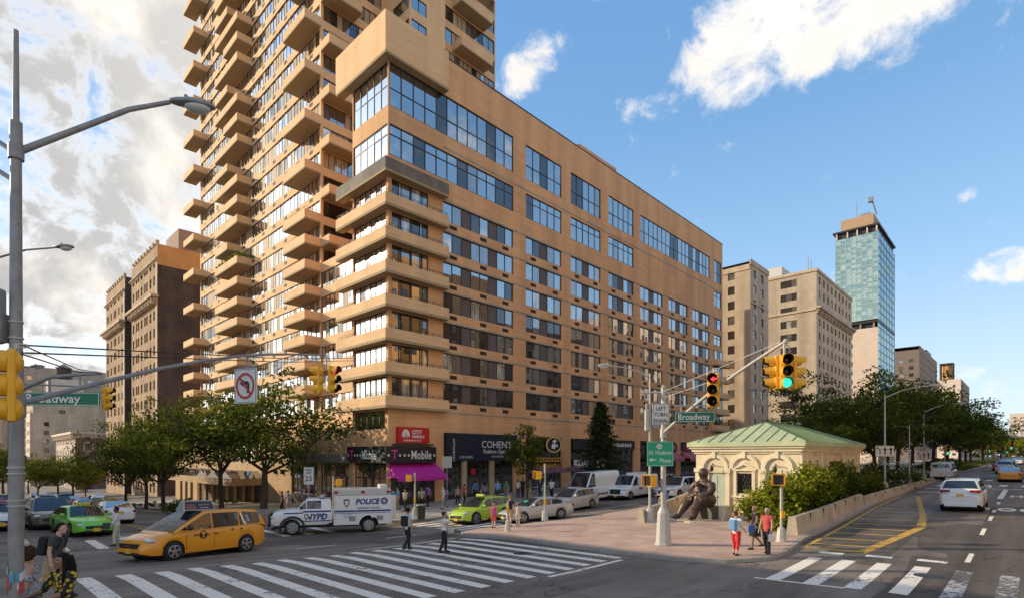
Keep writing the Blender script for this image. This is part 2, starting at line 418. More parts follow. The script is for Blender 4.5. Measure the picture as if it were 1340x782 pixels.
# sky colour
rp = N.new('ShaderNodeValToRGB'); el = rp.color_ramp.elements
el[0].position = 0; el[0].color = (.56, .63, .68, 1); el[1].position = .75; el[1].color = (.09, .23, .48, 1)
for p_, c_ in ((.12, (.42, .54, .66, 1)), (.30, (.235, .405, .61, 1)), (.5, (.135, .29, .51, 1))):
    e_ = el.new(p_); e_.color = c_
Lk.new(sep.outputs['Z'], rp.inputs[0])
sk = N.new('ShaderNodeMix'); sk.data_type = 'RGBA'; sk.blend_type = 'MULTIPLY'; sk.inputs['Factor'].default_value = 1
Lk.new(sky.outputs[0], sk.inputs['A']); sk.inputs['B'].default_value = (SKY_STRENGTH,) * 3 + (1,)
sg = N.new('ShaderNodeMix'); sg.data_type = 'RGBA'; sg.inputs['Factor'].default_value = .72
Lk.new(sk.outputs['Result'], sg.inputs['A']); Lk.new(rp.outputs[0], sg.inputs['B'])
mx = N.new('ShaderNodeMix'); mx.data_type = 'RGBA'; Lk.new(cov.outputs[0], mx.inputs['Factor'])
Lk.new(sg.outputs['Result'], mx.inputs['A']); Lk.new(ccol.outputs['Result'], mx.inputs['B'])
Lk.new(mx.outputs['Result'], bg.inputs['Color']); bg.inputs['Strength'].default_value = 1.7
# ------------------------------------------------------------------ the ground: one sheet to the horizon, pavements and markings on it
def asphalt():
    m = bpy.data.materials.new('asphalt'); m.use_nodes = True
    nt = m.node_tree; N, Lk = nt.nodes, nt.links; b = N['Principled BSDF']; b.inputs['Roughness'].default_value = .82; b.inputs['Specular IOR Level'].default_value = .35
    tc = N.new('ShaderNodeTexCoord')
    def nz(s, d, r=.6, st=(1, 1, 1), dist=0):
        mp = N.new('ShaderNodeMapping'); mp.inputs['Scale'].default_value = st; Lk.new(tc.outputs['Object'], mp.inputs[0])
        n = N.new('ShaderNodeTexNoise'); n.inputs['Scale'].default_value = s; n.inputs['Detail'].default_value = d; n.inputs['Roughness'].default_value = r; n.inputs['Distortion'].default_value = dist
        Lk.new(mp.outputs[0], n.inputs['Vector']); return n.outputs['Fac']
    def ramp(f, a, ca, bb, cb):
        r = N.new('ShaderNodeValToRGB'); r.color_ramp.elements[0].position = a; r.color_ramp.elements[1].position = bb
        r.color_ramp.elements[0].color = (*ca, 1); r.color_ramp.elements[1].color = (*cb, 1); Lk.new(f, r.inputs[0]); return r.outputs[0]
    def mul(a, c):
        x = N.new('ShaderNodeMix'); x.data_type = 'RGBA'; x.blend_type = 'MULTIPLY'; x.inputs['Factor'].default_value = 1; Lk.new(a, x.inputs['A']); Lk.new(c, x.inputs['B']); return x.outputs['Result']
    base = ramp(nz(.35, 6), .32, (.185, .145, .111), .68, (.28, .221, .168))
    base = mul(base, ramp(nz(60, 3), .3, (.72,) * 3, .7, (1.2,) * 3))
    base = mul(base, ramp(nz(.8, 5, .6, (.05, 1, 1)), .38, (.68,) * 3, .6, (1.1,) * 3))      # wheel tracks along the avenue
    vo = N.new('ShaderNodeTexVoronoi'); vo.feature = 'DISTANCE_TO_EDGE'; vo.inputs['Scale'].default_value = .16; vo.inputs['Randomness'].default_value = 1
    w_ = N.new('ShaderNodeMix'); w_.data_type = 'VECTOR'; w_.inputs['Factor'].default_value = .06
    nn = N.new('ShaderNodeTexNoise'); nn.inputs['Scale'].default_value = .7; nn.inputs['Detail'].default_value = 5; Lk.new(tc.outputs['Object'], nn.inputs['Vector'])
    sc_ = N.new('ShaderNodeVectorMath'); sc_.operation = 'SCALE'; sc_.inputs['Scale'].default_value = 25; Lk.new(nn.outputs['Color'], sc_.inputs[0])
    ad = N.new('ShaderNodeVectorMath'); Lk.new(tc.outputs['Object'], ad.inputs[0]); sc_.inputs['Scale'].default_value = 3.5; Lk.new(sc_.outputs[0], ad.inputs[1])
    Lk.new(ad.outputs[0], vo.inputs['Vector'])
    base = mul(base, ramp(vo.outputs['Distance'], .002, (.45,) * 3, .009, (1,) * 3))         # tar-sealed cracks
    # darker rectangular repair patches
    mp = N.new('ShaderNodeMapping'); mp.inputs['Scale'].default_value = (.11, .17, 1); Lk.new(tc.outputs['Object'], mp.inputs[0])
    v2 = N.new('ShaderNodeTexVoronoi'); v2.distance = 'CHEBYCHEV'; v2.inputs['Scale'].default_value = 1.0; v2.inputs['Randomness'].default_value = .9; Lk.new(mp.outputs[0], v2.inputs['Vector'])
    sx = N.new('ShaderNodeSeparateColor'); Lk.new(v2.outputs['Color'], sx.inputs[0])
    base = mul(base, ramp(sx.outputs['Red'], .28, (.55,) * 3, .30, (1,) * 3))
    Lk.new(base, b.inputs['Base Color'])
    bp = N.new('ShaderNodeBump'); bp.inputs['Strength'].default_value = .25; bp.inputs['Distance'].default_value = .01
    Lk.new(nz(90, 2), bp.inputs['Height']); Lk.new(bp.outputs[0], b.inputs['Normal'])
    return m
ASPH = asphalt()
GROUND_RZ = TH
rs = sorted({a for a, _ in RB} | {x for x in range(-44, 60, 8)}); ls = sorted({a for a, _ in FB} | {-300, -120, -80, -60, 140, 260})
g = MB()
vs = [(r, l, gz(r, l)) for r in rs for l in ls]
n_l = len(ls)
g.add(vs, [(i * n_l + j, (i + 1) * n_l + j, (i + 1) * n_l + j + 1, i * n_l + j + 1) for i in range(len(rs) - 1) for j in range(n_l - 1)])
tag(g.build('road', ASPH, None, (WX, WY, 0), TH), kind='structure')
R_CUTS = [a for a, _ in RB]; L_CUTS = [a for a, _ in FB]
def sheet(name, poly, dz, m, thick=0.0, kind='structure', parent=None):
    """a flat sheet (or raised slab) laid on the ground; poly in street coordinates, or a list of polys"""
    polys = poly if isinstance(poly[0][0], (tuple, list)) else [poly]
    bm = bmesh.new()
    for q in polys:
        vs = [bm.verts.new((a, b, 0)) for a, b in q]
        bm.faces.new(vs)
    r0, r1 = min(v.co.x for v in bm.verts), max(v.co.x for v in bm.verts)
    l0, l1 = min(v.co.y for v in bm.verts), max(v.co.y for v in bm.verts)
    for c in R_CUTS:
        if r0 < c < r1: bmesh.ops.bisect_plane(bm, geom=bm.verts[:] + bm.edges[:] + bm.faces[:], plane_co=(c, 0, 0), plane_no=(1, 0, 0))
    for c in L_CUTS:
        if l0 < c < l1: bmesh.ops.bisect_plane(bm, geom=bm.verts[:] + bm.edges[:] + bm.faces[:], plane_co=(0, c, 0), plane_no=(0, 1, 0))
    if thick:
        edges = [e for e in bm.edges if e.is_boundary]
        ret = bmesh.ops.extrude_edge_only(bm, edges=edges)
        low = {v for v in ret['geom'] if isinstance(v, bmesh.types.BMVert)}
        for v in bm.verts: v.co.z = gz(v.co.x, v.co.y) + (dz - thick if v in low else dz)
    else:
        for v in bm.verts: v.co.z = gz(v.co.x, v.co.y) + dz
    bmesh.ops.recalc_face_normals(bm, faces=bm.faces)
    if not thick:
        for f_ in bm.faces:
            if f_.normal.z < 0: f_.normal_flip()
    me = bpy.data.meshes.new(name); bm.to_mesh(me); bm.free(); me.materials.append(m)
    o = bpy.data.objects.new(name, me); COL.objects.link(o)
    if parent is None:
        o.location = (WX, WY, 0); o.rotation_euler = (0, 0, TH)
    else: o.parent = parent
    if kind: o['kind'] = kind
    return o
def rect(r0, r1, l0, l1): return [(r0, l0), (r1, l0), (r1, l1), (r0, l1)]
def arc(cr, cl, rad, a0, a1, n=8):
    return [(cr + rad * math.cos(math.radians(a0 + (a1 - a0) * i / n)), cl + rad * math.sin(math.radians(a0 + (a1 - a0) * i / n))) for i in range(n + 1)]
WALK = mat('sidewalk_concrete', (.34, .285, .225), .9, var=.2, scale=1.1, bump=.1)
def paver(name, c1, c2, mortar, scale):
    m = bpy.data.materials.new(name); m.use_nodes = True; nt = m.node_tree; N, Lk = nt.nodes, nt.links; b = N['Principled BSDF']; b.inputs['Roughness'].default_value = .85
    tc = N.new('ShaderNodeTexCoord'); br = N.new('ShaderNodeTexBrick'); br.inputs['Scale'].default_value = scale
    br.inputs['Color1'].default_value = (*c1, 1); br.inputs['Color2'].default_value = (*c2, 1); br.inputs['Mortar'].default_value = (*mortar, 1); br.inputs['Mortar Size'].default_value = .03
    br.inputs['Brick Width'].default_value = .5; br.inputs['Row Height'].default_value = .5
    Lk.new(tc.outputs['Object'], br.inputs['Vector'])
    n = N.new('ShaderNodeTexNoise'); n.inputs['Scale'].default_value = .9; n.inputs['Detail'].default_value = 6; Lk.new(tc.outputs['Object'], n.inputs['Vector'])
    r = N.new('ShaderNodeValToRGB'); r.color_ramp.elements[0].position = .3; r.color_ramp.elements[1].position = .7; r.color_ramp.elements[0].color = (.72,) * 3 + (1,); r.color_ramp.elements[1].color = (1.1, 1.08, 1.05, 1)
    Lk.new(n.outputs[0], r.inputs[0])
    x = N.new('ShaderNodeMix'); x.data_type = 'RGBA'; x.blend_type = 'MULTIPLY'; x.inputs['Factor'].default_value = 1; Lk.new(br.outputs[0], x.inputs['A']); Lk.new(r.outputs[0], x.inputs['B'])
    Lk.new(x.outputs['Result'], b.inputs['Base Color']); return m
PAVER = paver('brick_pavers', (.60, .385, .285), (.53, .335, .245), (.42, .32, .25), 2.6)
KERB = mat('granite_kerb', (.34, .30, .25), .8, var=.2, scale=4)
# west pavement (brick block corner), its kerb rounded at the crossing
nw = [(-12, 60), (-12, 9), (-6.6, 3), (-6.4, -5)] + arc(-2.6, -5.2, 3.8, 180, 270, 8) + [(6, -9.0), (75, -8.6), (600, -8.6), (600, 40), (66, 40), (20, 60)]
tag(sheet('pavement', nw, .13, WALK, .2))
tag(sheet('pavement', [(-12, 60), (-12, 400), (2, 400), (2, 60)], .12, mat('far_sidewalk', (.17, .14, .11), .9, var=.25, scale=.6), .2))  # same pavement in a darker tone further down the street
sw = [(-24.3, 400), (-24.3, -5)] + arc(-29, -4.6, 4.7, 0, -90, 6)[1:] + [(-120, -9.3), (-120, 400)]
sheet('pavement', sw, .13, WALK, .2)
se = arc(-29, -49, 4.7, 0, 90, 6)[::-1] + [(-24.3, -120), (-120, -120), (-120, -44.3)]
sheet('pavement', se, .13, WALK, .2)
sheet('pavement', arc(0, -50.5, 4, 180, 90, 6) + [(600, -46.5), (600, -62), (-4, -62)], .13, WALK, .2)
# the planted median north of the crossing: brick plaza, kerb round it
plaza = [(-6.9, -17.6), (-6.3, -16.8), (-5, -16.6), (-3, -17.3), (2, -18.8), (10, -19.8), (27, -20.4), (27, -31.4), (0, -31.5), (-3.6, -31.9), (-5.2, -31.8), (-6.4, -30.9), (-7.0, -29.4), (-7.1, -26), (-6.8, -21.5), (-7.1, -19)]
def grow(poly, d):
    cr = sum(p[0] for p in poly) / len(poly); cl = sum(p[1] for p in poly) / len(poly)
    out = []
    n = len(poly)
    for i in range(n):
        a, b_, c = Vector((*poly[i - 1], 0)), Vector((*poly[i], 0)), Vector((*poly[(i + 1) % n], 0))
        e1, e2 = (b_ - a).normalized(), (c - b_).normalized()
        nn = (Vector((e1.y, -e1.x, 0)) + Vector((e2.y, -e2.x, 0))).normalized()
        if nn.dot(b_ - Vector((cr, cl, 0))) < 0 and n < 8: nn = -nn
        out.append((b_.x + nn.x * d, b_.y + nn.y * d))
    return out
def area(q): return sum(q[i][0] * q[(i + 1) % len(q)][1] - q[(i + 1) % len(q)][0] * q[i][1] for i in range(len(q))) / 2
if area(plaza) < 0: plaza = plaza[::-1]
sheet('kerb', grow(plaza, .17), .128, KERB, .2)
sheet('plaza', plaza, .133, PAVER)
sheet('median', [(27.2, -20.6), (68, -21), (68, -31.4), (27.2, -31.4)], .13, KERB, .2)
for a, b_ in ((84, 155), (170, 240), (256, 520)):
    sheet('median', [(a, -21), (b_, -21.0), (b_, -31.4), (a, -31.4)], .13, KERB, .2)
SOIL = mat('soil', (.07, .05, .03), .95, var=.3, scale=2)
sheet('planting_bed', rect(12, 66, -21.2, -30.6), .17, SOIL)
for a, b_ in ((86, 153), (172, 238), (258, 516)): sheet('planting_bed', rect(a, b_, -21.4, -31), .17, SOIL)
sheet('planting_bed', rect(-11.2, -10.2, 9, 58), .16, SOIL)
# painted markings
def paint(name, col, wear):
    m = bpy.data.materials.new(name); m.use_nodes = True; nt = m.node_tree; N, Lk = nt.nodes, nt.links; b = N['Principled BSDF']; b.inputs['Roughness'].default_value = .75
    tc = N.new('ShaderNodeTexCoord'); n = N.new('ShaderNodeTexNoise'); n.inputs['Scale'].default_value = 7; n.inputs['Detail'].default_value = 8; n.inputs['Roughness'].default_value = .7
    Lk.new(tc.outputs['Object'], n.inputs['Vector'])
    n2 = N.new('ShaderNodeTexNoise'); n2.inputs['Scale'].default_value = .8; n2.inputs['Detail'].default_value = 3; Lk.new(tc.outputs['Object'], n2.inputs['Vector'])
    ad = N.new('ShaderNodeMath'); ad.operation = 'MULTIPLY_ADD'; ad.inputs[1].default_value = .55; Lk.new(n2.outputs[0], ad.inputs[0]); Lk.new(n.outputs[0], ad.inputs[2])
    r = N.new('ShaderNodeValToRGB'); r.color_ramp.elements[0].position = wear; r.color_ramp.elements[1].position = wear + .07
    r.color_ramp.elements[0].color = (.12, .10, .085, 1); r.color_ramp.elements[1].color = (*col, 1); Lk.new(ad.outputs[0], r.inputs[0]); Lk.new(r.outputs[0], b.inputs['Base Color']); return m
ROAD_WHITE = paint('road_paint_white', (.86, .755, .62), .60); ROAD_WORN = paint('road_paint_worn', (.52, .49, .45), .78); ROAD_YELLOW = paint('road_paint_yellow', (.62, .34, .035), .64)
def marks(polys, m=ROAD_WHITE, dz=.004): return sheet('road_marking', polys, dz, m)
# crossing of the cross street towards the camera
marks([rect(r, r + .42, -18.4 - .12 * (i % 3), -27.5) for i, r in enumerate([-22.9 + .985 * k for k in range(16)])])
marks([rect(-13.0, -7.9, -18.05, -17.85), rect(-12.4, -8.2, -27.9, -27.7)])
# crossing of the northbound carriageway
marks([rect(-8.3, -3.8, l - .42, l) for l in [-32.9 - 1.03 * k for k in range(4)]])
marks([rect(-8.3, -3.8, l - .42, l) for l in [-37.02 - 1.03 * k for k in range(3)]], ROAD_WORN)
marks([rect(-8.45, -8.3, -32.6, -35.0)], ROAD_WHITE)
marks([[(-2.35, -32.9 - 1.5 * k), (-2.35, -33.7 - 1.5 * k), (-2.75, -33.7 - 1.5 * k), (-2.75, -32.9 - 1.5 * k)] for k in range(3)])
# far side crossing over the cross street and the one over the southbound side
marks([rect(r, r + .42, -9.4, -5.9) for r in [-23.6 + 1.35 * k for k in range(11)]], ROAD_WHITE)
marks([rect(-23, -9, -5.2, -4.9)], ROAD_WORN)
marks([rect(-5.2, -1.6, l, l + .42) for l in [-16.2 + .985 * k for k in range(7)]])
marks([rect(-.6, -.2, -16.9, -9.2)])
# avenue markings
marks([rect(a, a + 3, -14.9, -14.75) for a in (20, 29, 38, 47, 56)] + [rect(2, 18, -12.3, -12.15), rect(-20.5, -18, -14.9, -14.75), rect(-14.6, -12.6, -14.9, -14.75), rect(-9.6, -7.6, -14.4, -14.25)])
marks([rect(8, 60, -19.75, -19.62), rect(8, 60, -19.45, -19.32)], ROAD_YELLOW)
marks([rect(-17.7, -17.58, -3, 140), rect(-17.35, -17.23, -3, 140)], ROAD_YELLOW)
marks([rect(a, a + 2.0, -37.25, -37.1) for a in (-2.1, 4.8)] + [rect(9.6, 11.4, -37.3, -37.15), rect(13.2, 14.4, -37.3, -37.15), rect(18.2, 20, -37.3, -37.15), rect(23, 34, -37.3, -37.0)])
marks([rect(a, a + 3, -41.4, -41.25) for a in (62, 71, 80, 95, 110, 125)] + [rect(a, a + 3, -36.4, -36.25) for a in (62, 71, 95, 110, 125)])
marks([rect(34.6, 35.1, -31.8, -46.3), rect(29.4, 29.9, -31.8, -35)], ROAD_WHITE)
marks([rect(38.6, 41.6, l - .55, l) for l in [-32.2 - 1.45 * k for k in range(10)]] + [rect(49.5, 52.5, l - .55, l) for l in [-32.2 - 1.45 * k for k in range(10)]])
# yellow hatched taper beside the median
marks([[(-2.1, -34.3), (6.0, -35.15), (9.6, -34.78), (24, -32.75), (24, -32.5), (9.6, -34.48), (6.0, -34.8), (-1.7, -33.95)], [(-1.9, -34.2), (-1.9, -32.2), (-1.65, -32.2), (-1.65, -34.2)],
       [(-1.9, -32.2), (24, -31.7), (24, -31.58), (-1.9, -32.05)]], ROAD_YELLOW)
marks([rect(r, r + .17, -32.1, (-34.3 - (r + 2) * .075) if r < 6 else -34.6 + (r - 8) * .135) for r in [-.6 + 1.75 * k for k in range(12)]], ROAD_YELLOW)
# large letters painted on the northbound lane: an annulus for each O
def ring(cr, cl, rr, rl, wr, wl, n=20):
    out = []
    for i in range(n):
        a, b_ = 2 * PI * i / n, 2 * PI * (i + 1) / n
        out.append([(cr + rr * math.cos(a), cl + rl * math.sin(a)), (cr + rr * math.cos(b_), cl + rl * math.sin(b_)), (cr + (rr - wr) * math.cos(b_), cl + (rl - wl) * math.sin(b_)), (cr + (rr - wr) * math.cos(a), cl + (rl - wl) * math.sin(a))])
    return out

marks([q for cl in (-37.7, -38.6) for q in ring(15.0, cl, 1.0, .40, .66, .17)] + [rect(14.6, 15.6, -37.0, -36.6)])
marks([q for q in ring(26.0, -38.9, 1.0, .36, .62, .13)] + [rect(25, 27, -38.25, -38.05), rect(25, 27, -37.75, -37.6), rect(25.8, 26.3, -38.1, -37.6)])
# ------------------------------------------------------------------ the brick block: low corner block and tower
FH = 2.757
ZB = lambda k: 7.9 + FH * k
RX, RN = (1, 0, 0), (0, -1, 0)          # walls along the avenue look to -l
LX, LN = (0, 1, 0), (-1, 0, 0)          # walls along the cross street look to -r
GL = [G_SKY, G_DARK, G_MID, G_CURT, PANEL, TAN_PANEL]
WM = [FRAME] + GL
def pick(*w): return random.choices(range(1, 7), weights=w)[0]
wing_at = P(0, 0, 0)
wing = thing('apartment_block', 'long eleven storey tan brick apartment block with shops below and wide dark glass on top', 'building', wing_at, TH)
BAYS = [(5.84, 15.1), (17, 23.05), (24.75, 30.8), (32.5, 38.5), (40.2, 46.5), (48.2, 54.3), (56, 62.3)]
ops, wins, ac = [], [], []
for k in range(7):
    zt = ZB(k + 1) - .06
    for bi, (a, b) in enumerate(BAYS):
        ops.append((a, b, zt - 1.78, zt)); wins.append((a, b, zt - 1.78, zt, 'res', bi, k))
        n_ac = 3 if bi == 0 else 2
        for j in range(n_ac):
            x = a + (b - a) * (j + .5) / n_ac + (.35 if j else -.35)
            ac.append((x - .42, x + .42, zt - 1.78 - .56, zt - 1.78 - .22))
    ops.append((.35, 4.15, ZB(k) + 1.0, ZB(k + 1) - .05)); wins.append((.35, 4.15, ZB(k) + 1.0, ZB(k + 1) - .05, 'corner', 0, k))
    if k >= 5: ops.append((63.9, 66.9, zt - 1.78, zt)); wins.append((63.9, 66.9, zt - 1.78, zt, 'off', 8, k))
for a, b in [(.12, 15.1)] + BAYS[1:4] + [(63.9, 66.9)]:
    ops.append((a, b, 29.1, 31.7)); wins.append((a, b, 29.1, 31.7, 'off', 9, 8))
for a, b in [(.12, 15.1)] + BAYS[1:4] + [(40.2, 62.3), (63.9, 66.9)]:
    ops.append((a, b, 33.2, 36.85)); wins.append((a, b, 33.2, 36.85, 'top', 9, 9))
SHOPS = [(.25, 4.9), (5.9, 15.1), (17, 23.05), (24.75, 38.5), (40.2, 50.5), (52, 62.5)]
for a, b in SHOPS: ops.append((a, b, -.9, 5.95 if a > 1 else 4.7))
m = MB().wall((0, 0, 0), RX, RN, 67.4, -1.5, 40.3, ops, .22)
opl = [(.35, 5.5, ZB(k) + 1.0, ZB(k + 1) - .05) for k in range(7)] + [(.12, 5.62, 29.1, 31.7), (.12, 5.62, 33.2, 36.85), (.5, 5.4, 6.2, 7.75), (.3, 5.5, -1, 4.7)]
m.wall((0, 0, 0), LX, LN, 5.74, -1.5, 40.3, opl, .22)
m.quad((0, 5.74, -1.5), (22, 5.74, -1.5), (22, 5.74, 40.3), (0, 5.74, 40.3))
m.quad((67.4, 0, -1.5), (67.4, 22, -1.5), (67.4, 22, 40.3), (67.4, 0, 40.3))
m.quad((67.4, 22, -1.5), (22, 22, -1.5), (22, 22, 40.3), (67.4, 22, 40.3)); m.quad((22, 5.74, -1.5), (22, 22, -1.5), (22, 22, 40.3), (22, 5.74, 40.3))
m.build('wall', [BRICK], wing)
m = MB()
m.ngon([(0, 0, 39.7), (67.4, 0, 39.7), (67.4, 22, 39.7), (22, 22, 39.7), (22, 5.74, 39.7), (0, 5.74, 39.7)])
m.build('roof', [CONC_GREY], wing)
m = MB()
m.box(5.92, 67.5, -.04, .3, 40.3, 40.42); m.box(67.1, 67.5, .3, 22, 40.3, 40.42)
m.build('coping', [FRAME], wing)
m = MB()                                                         # bulkhead and vent stubs seen over the parapet
m.box(27.5, 35.5, .8, 5, 39.7, 41.6)
m.build('roof_bulkhead', [BRICK], wing)
for x in (23.5, 41, 55): MB().tube([(x, .6, 39.7), (x, .6, 41.1)], .06, 6).build('vent_pipe', [STEEL], wing)
m = MB()
for k in range(8):
    m.box(5.95, 67.4, -.035, 0, ZB(k) - .06, ZB(k) + .1)
m.box(5.95, 67.4, -.03, 0, 31.95, 32.12)
m.build('floor_slab_edge', [CONC], wing)
for a, b, z0, z1, kind, bi, k in wins:
    w_ = MB()
    if kind == 'res':
        ok = k >= 4 + (bi < 1)
        lit = (1, 5, 2, 1, 0, 0) if k < 4 else (7, 3, 2, 1.6, 0, 0)
        segs, mis, n = [], [], 3 if bi == 0 else 2
        x = 0.0; unit = 1 / (n * 1.72 + (n - 1) * .9)
        for q in range(n):
            segs += [x + .86 * unit, x + 1.72 * unit]; mis += [pick(*lit), pick(*lit)]; x += 1.72 * unit
            if q < n - 1: segs.append(x + .9 * unit); mis.append(5); x += .9 * unit
        w_.window((0, 0, 0), RX, RN, a, b, z0, z1, .15, segs[:-1], mis, 0, .07)
    elif kind == 'corner':
        w_.window((0, 0, 0), RX, RN, a, b, z0, z1, .12, [.2, .26, .5, .54, .78, .84], [pick(2, 4, 3, 3, 0, 0) for _ in range(8)], 0, .07)
    else:
        n = max(2, round((b - a) / 1.22)); top = kind == 'top'
        w_.window((0, 0, 0), RX, RN, a, b, z0, z1, .12, [i / n for i in range(1, n)], [pick(9, 2, .8, .3, 0, 0) for _ in range(n)], 0, .09, .42 if top else .68)
    w_.build('window', WM, wing)
for i, (a, b, z0, z1) in enumerate(opl[:10]):
    w_ = MB(); n = 6 if i < 7 else 5
    w_.window((0, 0, 0), LX, LN, a, b, z0, z1, .12, [j / n for j in range(1, n)], [pick(7, .6, 1, 3, 0, 0) if i < 9 else 2 for _ in range(n)], 0, .07, None if i < 7 or i == 9 else (.68 if i == 7 else .48))
    w_.build('window', [FRAME, G_GLINT] + GL[1:] if i < 7 else WM, wing)
GR = [GRILLE]
def grilles(parent, boxes, O, X, N_):
    for i, (a, b, z0, z1) in enumerate(boxes[:100]):
        w_ = MB().obox(O, X, N_, a, b, -.05, .025, z0, z1)
        for q in range(3): w_.obox(O, X, N_, a + .04, b - .04, .025, .04, z0 + .05 + q * .1, z0 + .08 + q * .1)
        w_.build('air_conditioner_grille', GR, parent)
    if len(boxes) > 100:
        w_ = MB()
        for a, b, z0, z1 in boxes[100:]: w_.obox(O, X, N_, a, b, -.05, .025, z0, z1)
        tag(w_.build('air_conditioner_grille', GR, parent), kind='stuff')
grilles(wing, ac, (0, 0, 0), RX, RN)
E = .75
def corner_band(name, z0, z1, m_, deep, hollow):
    w_ = MB(); t = .16
    A, B = 5.9, 7.4
    w_.box(-E, A, -E, -.002, z0, z0 + .2, 1); w_.box(-E, -.002, -.002, B, z0, z0 + .2, 1)
    w_.box(-E - .01, A, -E - .01, -E + t, z0 + .201, z1); w_.box(-E - .01, -E + t, -E + t, B, z0 + .201, z1)
    w_.box(A - t, A, -E + t, -.002, z0 + .201, z1); w_.box(-E + t, -.002, B - t, B, z0 + .201, z1)
    if not hollow:
        w_.box(-E + t, A - t, -E + t, -.003, z1 - .15, z1 - .002); w_.box(-E + t, -.003, -.003, B - t, z1 - .15, z1 - .002)
    return w_.build(name, m_, wing)
for k in range(7):
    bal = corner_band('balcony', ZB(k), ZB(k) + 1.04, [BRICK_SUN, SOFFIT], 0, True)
    w_ = MB()
    for h in (.13, .27):
        w_.tube([(-E + .07, 7.3, ZB(k) + 1.04 + h), (-E + .07, -E + .07, ZB(k) + 1.04 + h), (5.8, -E + .07, ZB(k) + 1.04 + h)], .018, 5)
    for q in range(9):
        w_.box(-E + .06 + q * .8, -E + .085 + q * .8, -E + .06, -E + .085, ZB(k) + 1.04, ZB(k) + 1.31); w_.box(-E + .06, -E + .085, -E + .3 + q * .85, -E + .325 + q * .85, ZB(k) + 1.04, ZB(k) + 1.31)
    w_.build('railing', [FRAME], bal)
corner_band('concrete_cap', 27.2, 28.35, [CONC_GREY, SOFFIT], 0, False)
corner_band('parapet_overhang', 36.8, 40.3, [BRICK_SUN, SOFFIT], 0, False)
for k in range(5):                                               # balconies at the far north end
    w_ = MB(); z = ZB(k) + .1
    w_.box(63.4, 68.6, -.8, -.003, z, z + .2, 1); w_.box(63.4, 68.6, -.81, -.66, z + .201, z + 1.05); w_.box(63.4, 63.55, -.66, -.003, z + .201, z + 1.05); w_.box(67.42, 68.6, -.66, 4, z + .201, z + 1.05)
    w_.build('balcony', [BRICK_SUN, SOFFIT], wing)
    MB().window((0, 0, 0), RX, RN, 63.9, 67.2, ZB(k) + 1.0, ZB(k + 1), -.08, [.33, .66], [pick(4, 3, 2, 2, 0, 0) for _ in range(3)]).build('window', WM, wing)
# --- shop fronts
def shopfront(a, b, z1, O=(0, 0, 0), X=RX, N_=RN, par=None, n=5, stall=.45, zb=-1.0, mats_=None):
    w_ = MB()
    w_.window(O, X, N_, a, b, zb, z1, .2, [i / n for i in range(1, n)], [1], 0, .1, .72)
    w_.obox(O, X, N_, a, b, -.2, -.06, zb, zb + stall + .9, 0)
    return w_.build('shopfront', mats_ or [FRAME, G_SHOP], par)
DARKSIGN = mat('black_fascia', (.012, .011, .013), .45, var=0)
NAVY = mat('navy_canvas', (.010, .011, .022), .8, var=.1)
MAGENTA = mat('magenta_awning', (.50, .012, .26), .7, var=.08)
PINKLET = mat('magenta_letter', (.62, .03, .25), .5, var=0)
ORANGE = mat('orange_letter', (.75, .30, .02), .5, var=0)
shopfront(.25, 4.9, 3.2, par=wing, n=4)
shopfront(.3, 5.5, 3.2, (0, 0, 0), LX, LN, par=wing, n=4)
w_ = MB(); w_.box(-.62, 4.55, -.62, -.004, 3.35, 4.75); w_.box(-.62, -.004, -.004, 5.6, 3.35, 4.75)
sg_ = w_.build('phone_shop_sign', [DARKSIGN], wing)
w_ = MB()
def tmob(O, X, sz, w0, W_=1, P_=0):
    O, X = Vector(O), Vector(X); Z = (0, 0, 1)
    w_.text('T', sz * 1.18, O + X * .55, X, Z, P_, sx=.95, bold=.018)
    for i in range(3):
        for q in ((0,) if i else (-.38, .38)):
            pass
    for dx in (-.02, 1.08, 1.55, 1.98) : w_.cbox(O + X * (dx - .02) + Vector((0, 0, sz * .33)), (.17, .17, .17), 1) if False else w_.quad(*[O + X * (dx + e[0]) + Vector((0, 0, sz * .33 + e[1])) for e in ((-.09, -.09), (.09, -.09), (.09, .09), (-.09, .09))], 1)
    w_.text('Mobile', sz * 1.1, O + X * 2.2, X, Z, 1, align='LEFT', sx=w0, bold=.012)
tmob((-.35, -.626, 3.68), (1, 0, 0), .95, .76)
w_.quad(*[(4.33 + e[0], -.626, 4.0 + e[1]) for e in ((-.09, -.09), (.09, -.09), (.09, .09), (-.09, .09))], 1)
tmob((-.626, 5.35, 3.68), (0, -1, 0), .95, .82)
w_.build('lettering', [PINKLET, SIGN_WHITE], sg_)
w_ = MB(); w_.add([(.1, -.05, 3.3), (4.95, -.05, 3.3), (5.2, -1.5, 2.1), (-.1, -1.5, 2.1), (5.2, -1.5, 1.85), (-.1, -1.5, 1.85)], [(0, 1, 2, 3), (3, 2, 4, 5)]); w_.add([(.1, -.05, 3.3), (-.1, -1.5, 2.1), (-.1, -.05, 2.1)], [(0, 1, 2)]); w_.add([(4.95, -.05, 3.3), (5.2, -1.5, 2.1), (5.2, -.05, 2.1)], [(0, 1, 2)])
w_.build('awning', [MAGENTA], wing)
w_ = MB(); w_.box(.75, 4.0, -.35, -.004, 5.05, 6.4); sg_ = w_.build('parking_sign', [SIGN_RED], wing)
w_ = MB(); w_.text('CITY', .48, (2.15, -.354, 5.83), (1, 0, 0), (0, 0, 1), 0, 'LEFT', bold=.016); w_.text('PARKING', .31, (2.15, -.354, 5.5), (1, 0, 0), (0, 0, 1), 0, 'LEFT', bold=.012)
w_.text('ENTRANCE ON 97 ST', .19, (2.2, -.354, 5.2), (1, 0, 0), (0, 0, 1), 0, bold=.006)
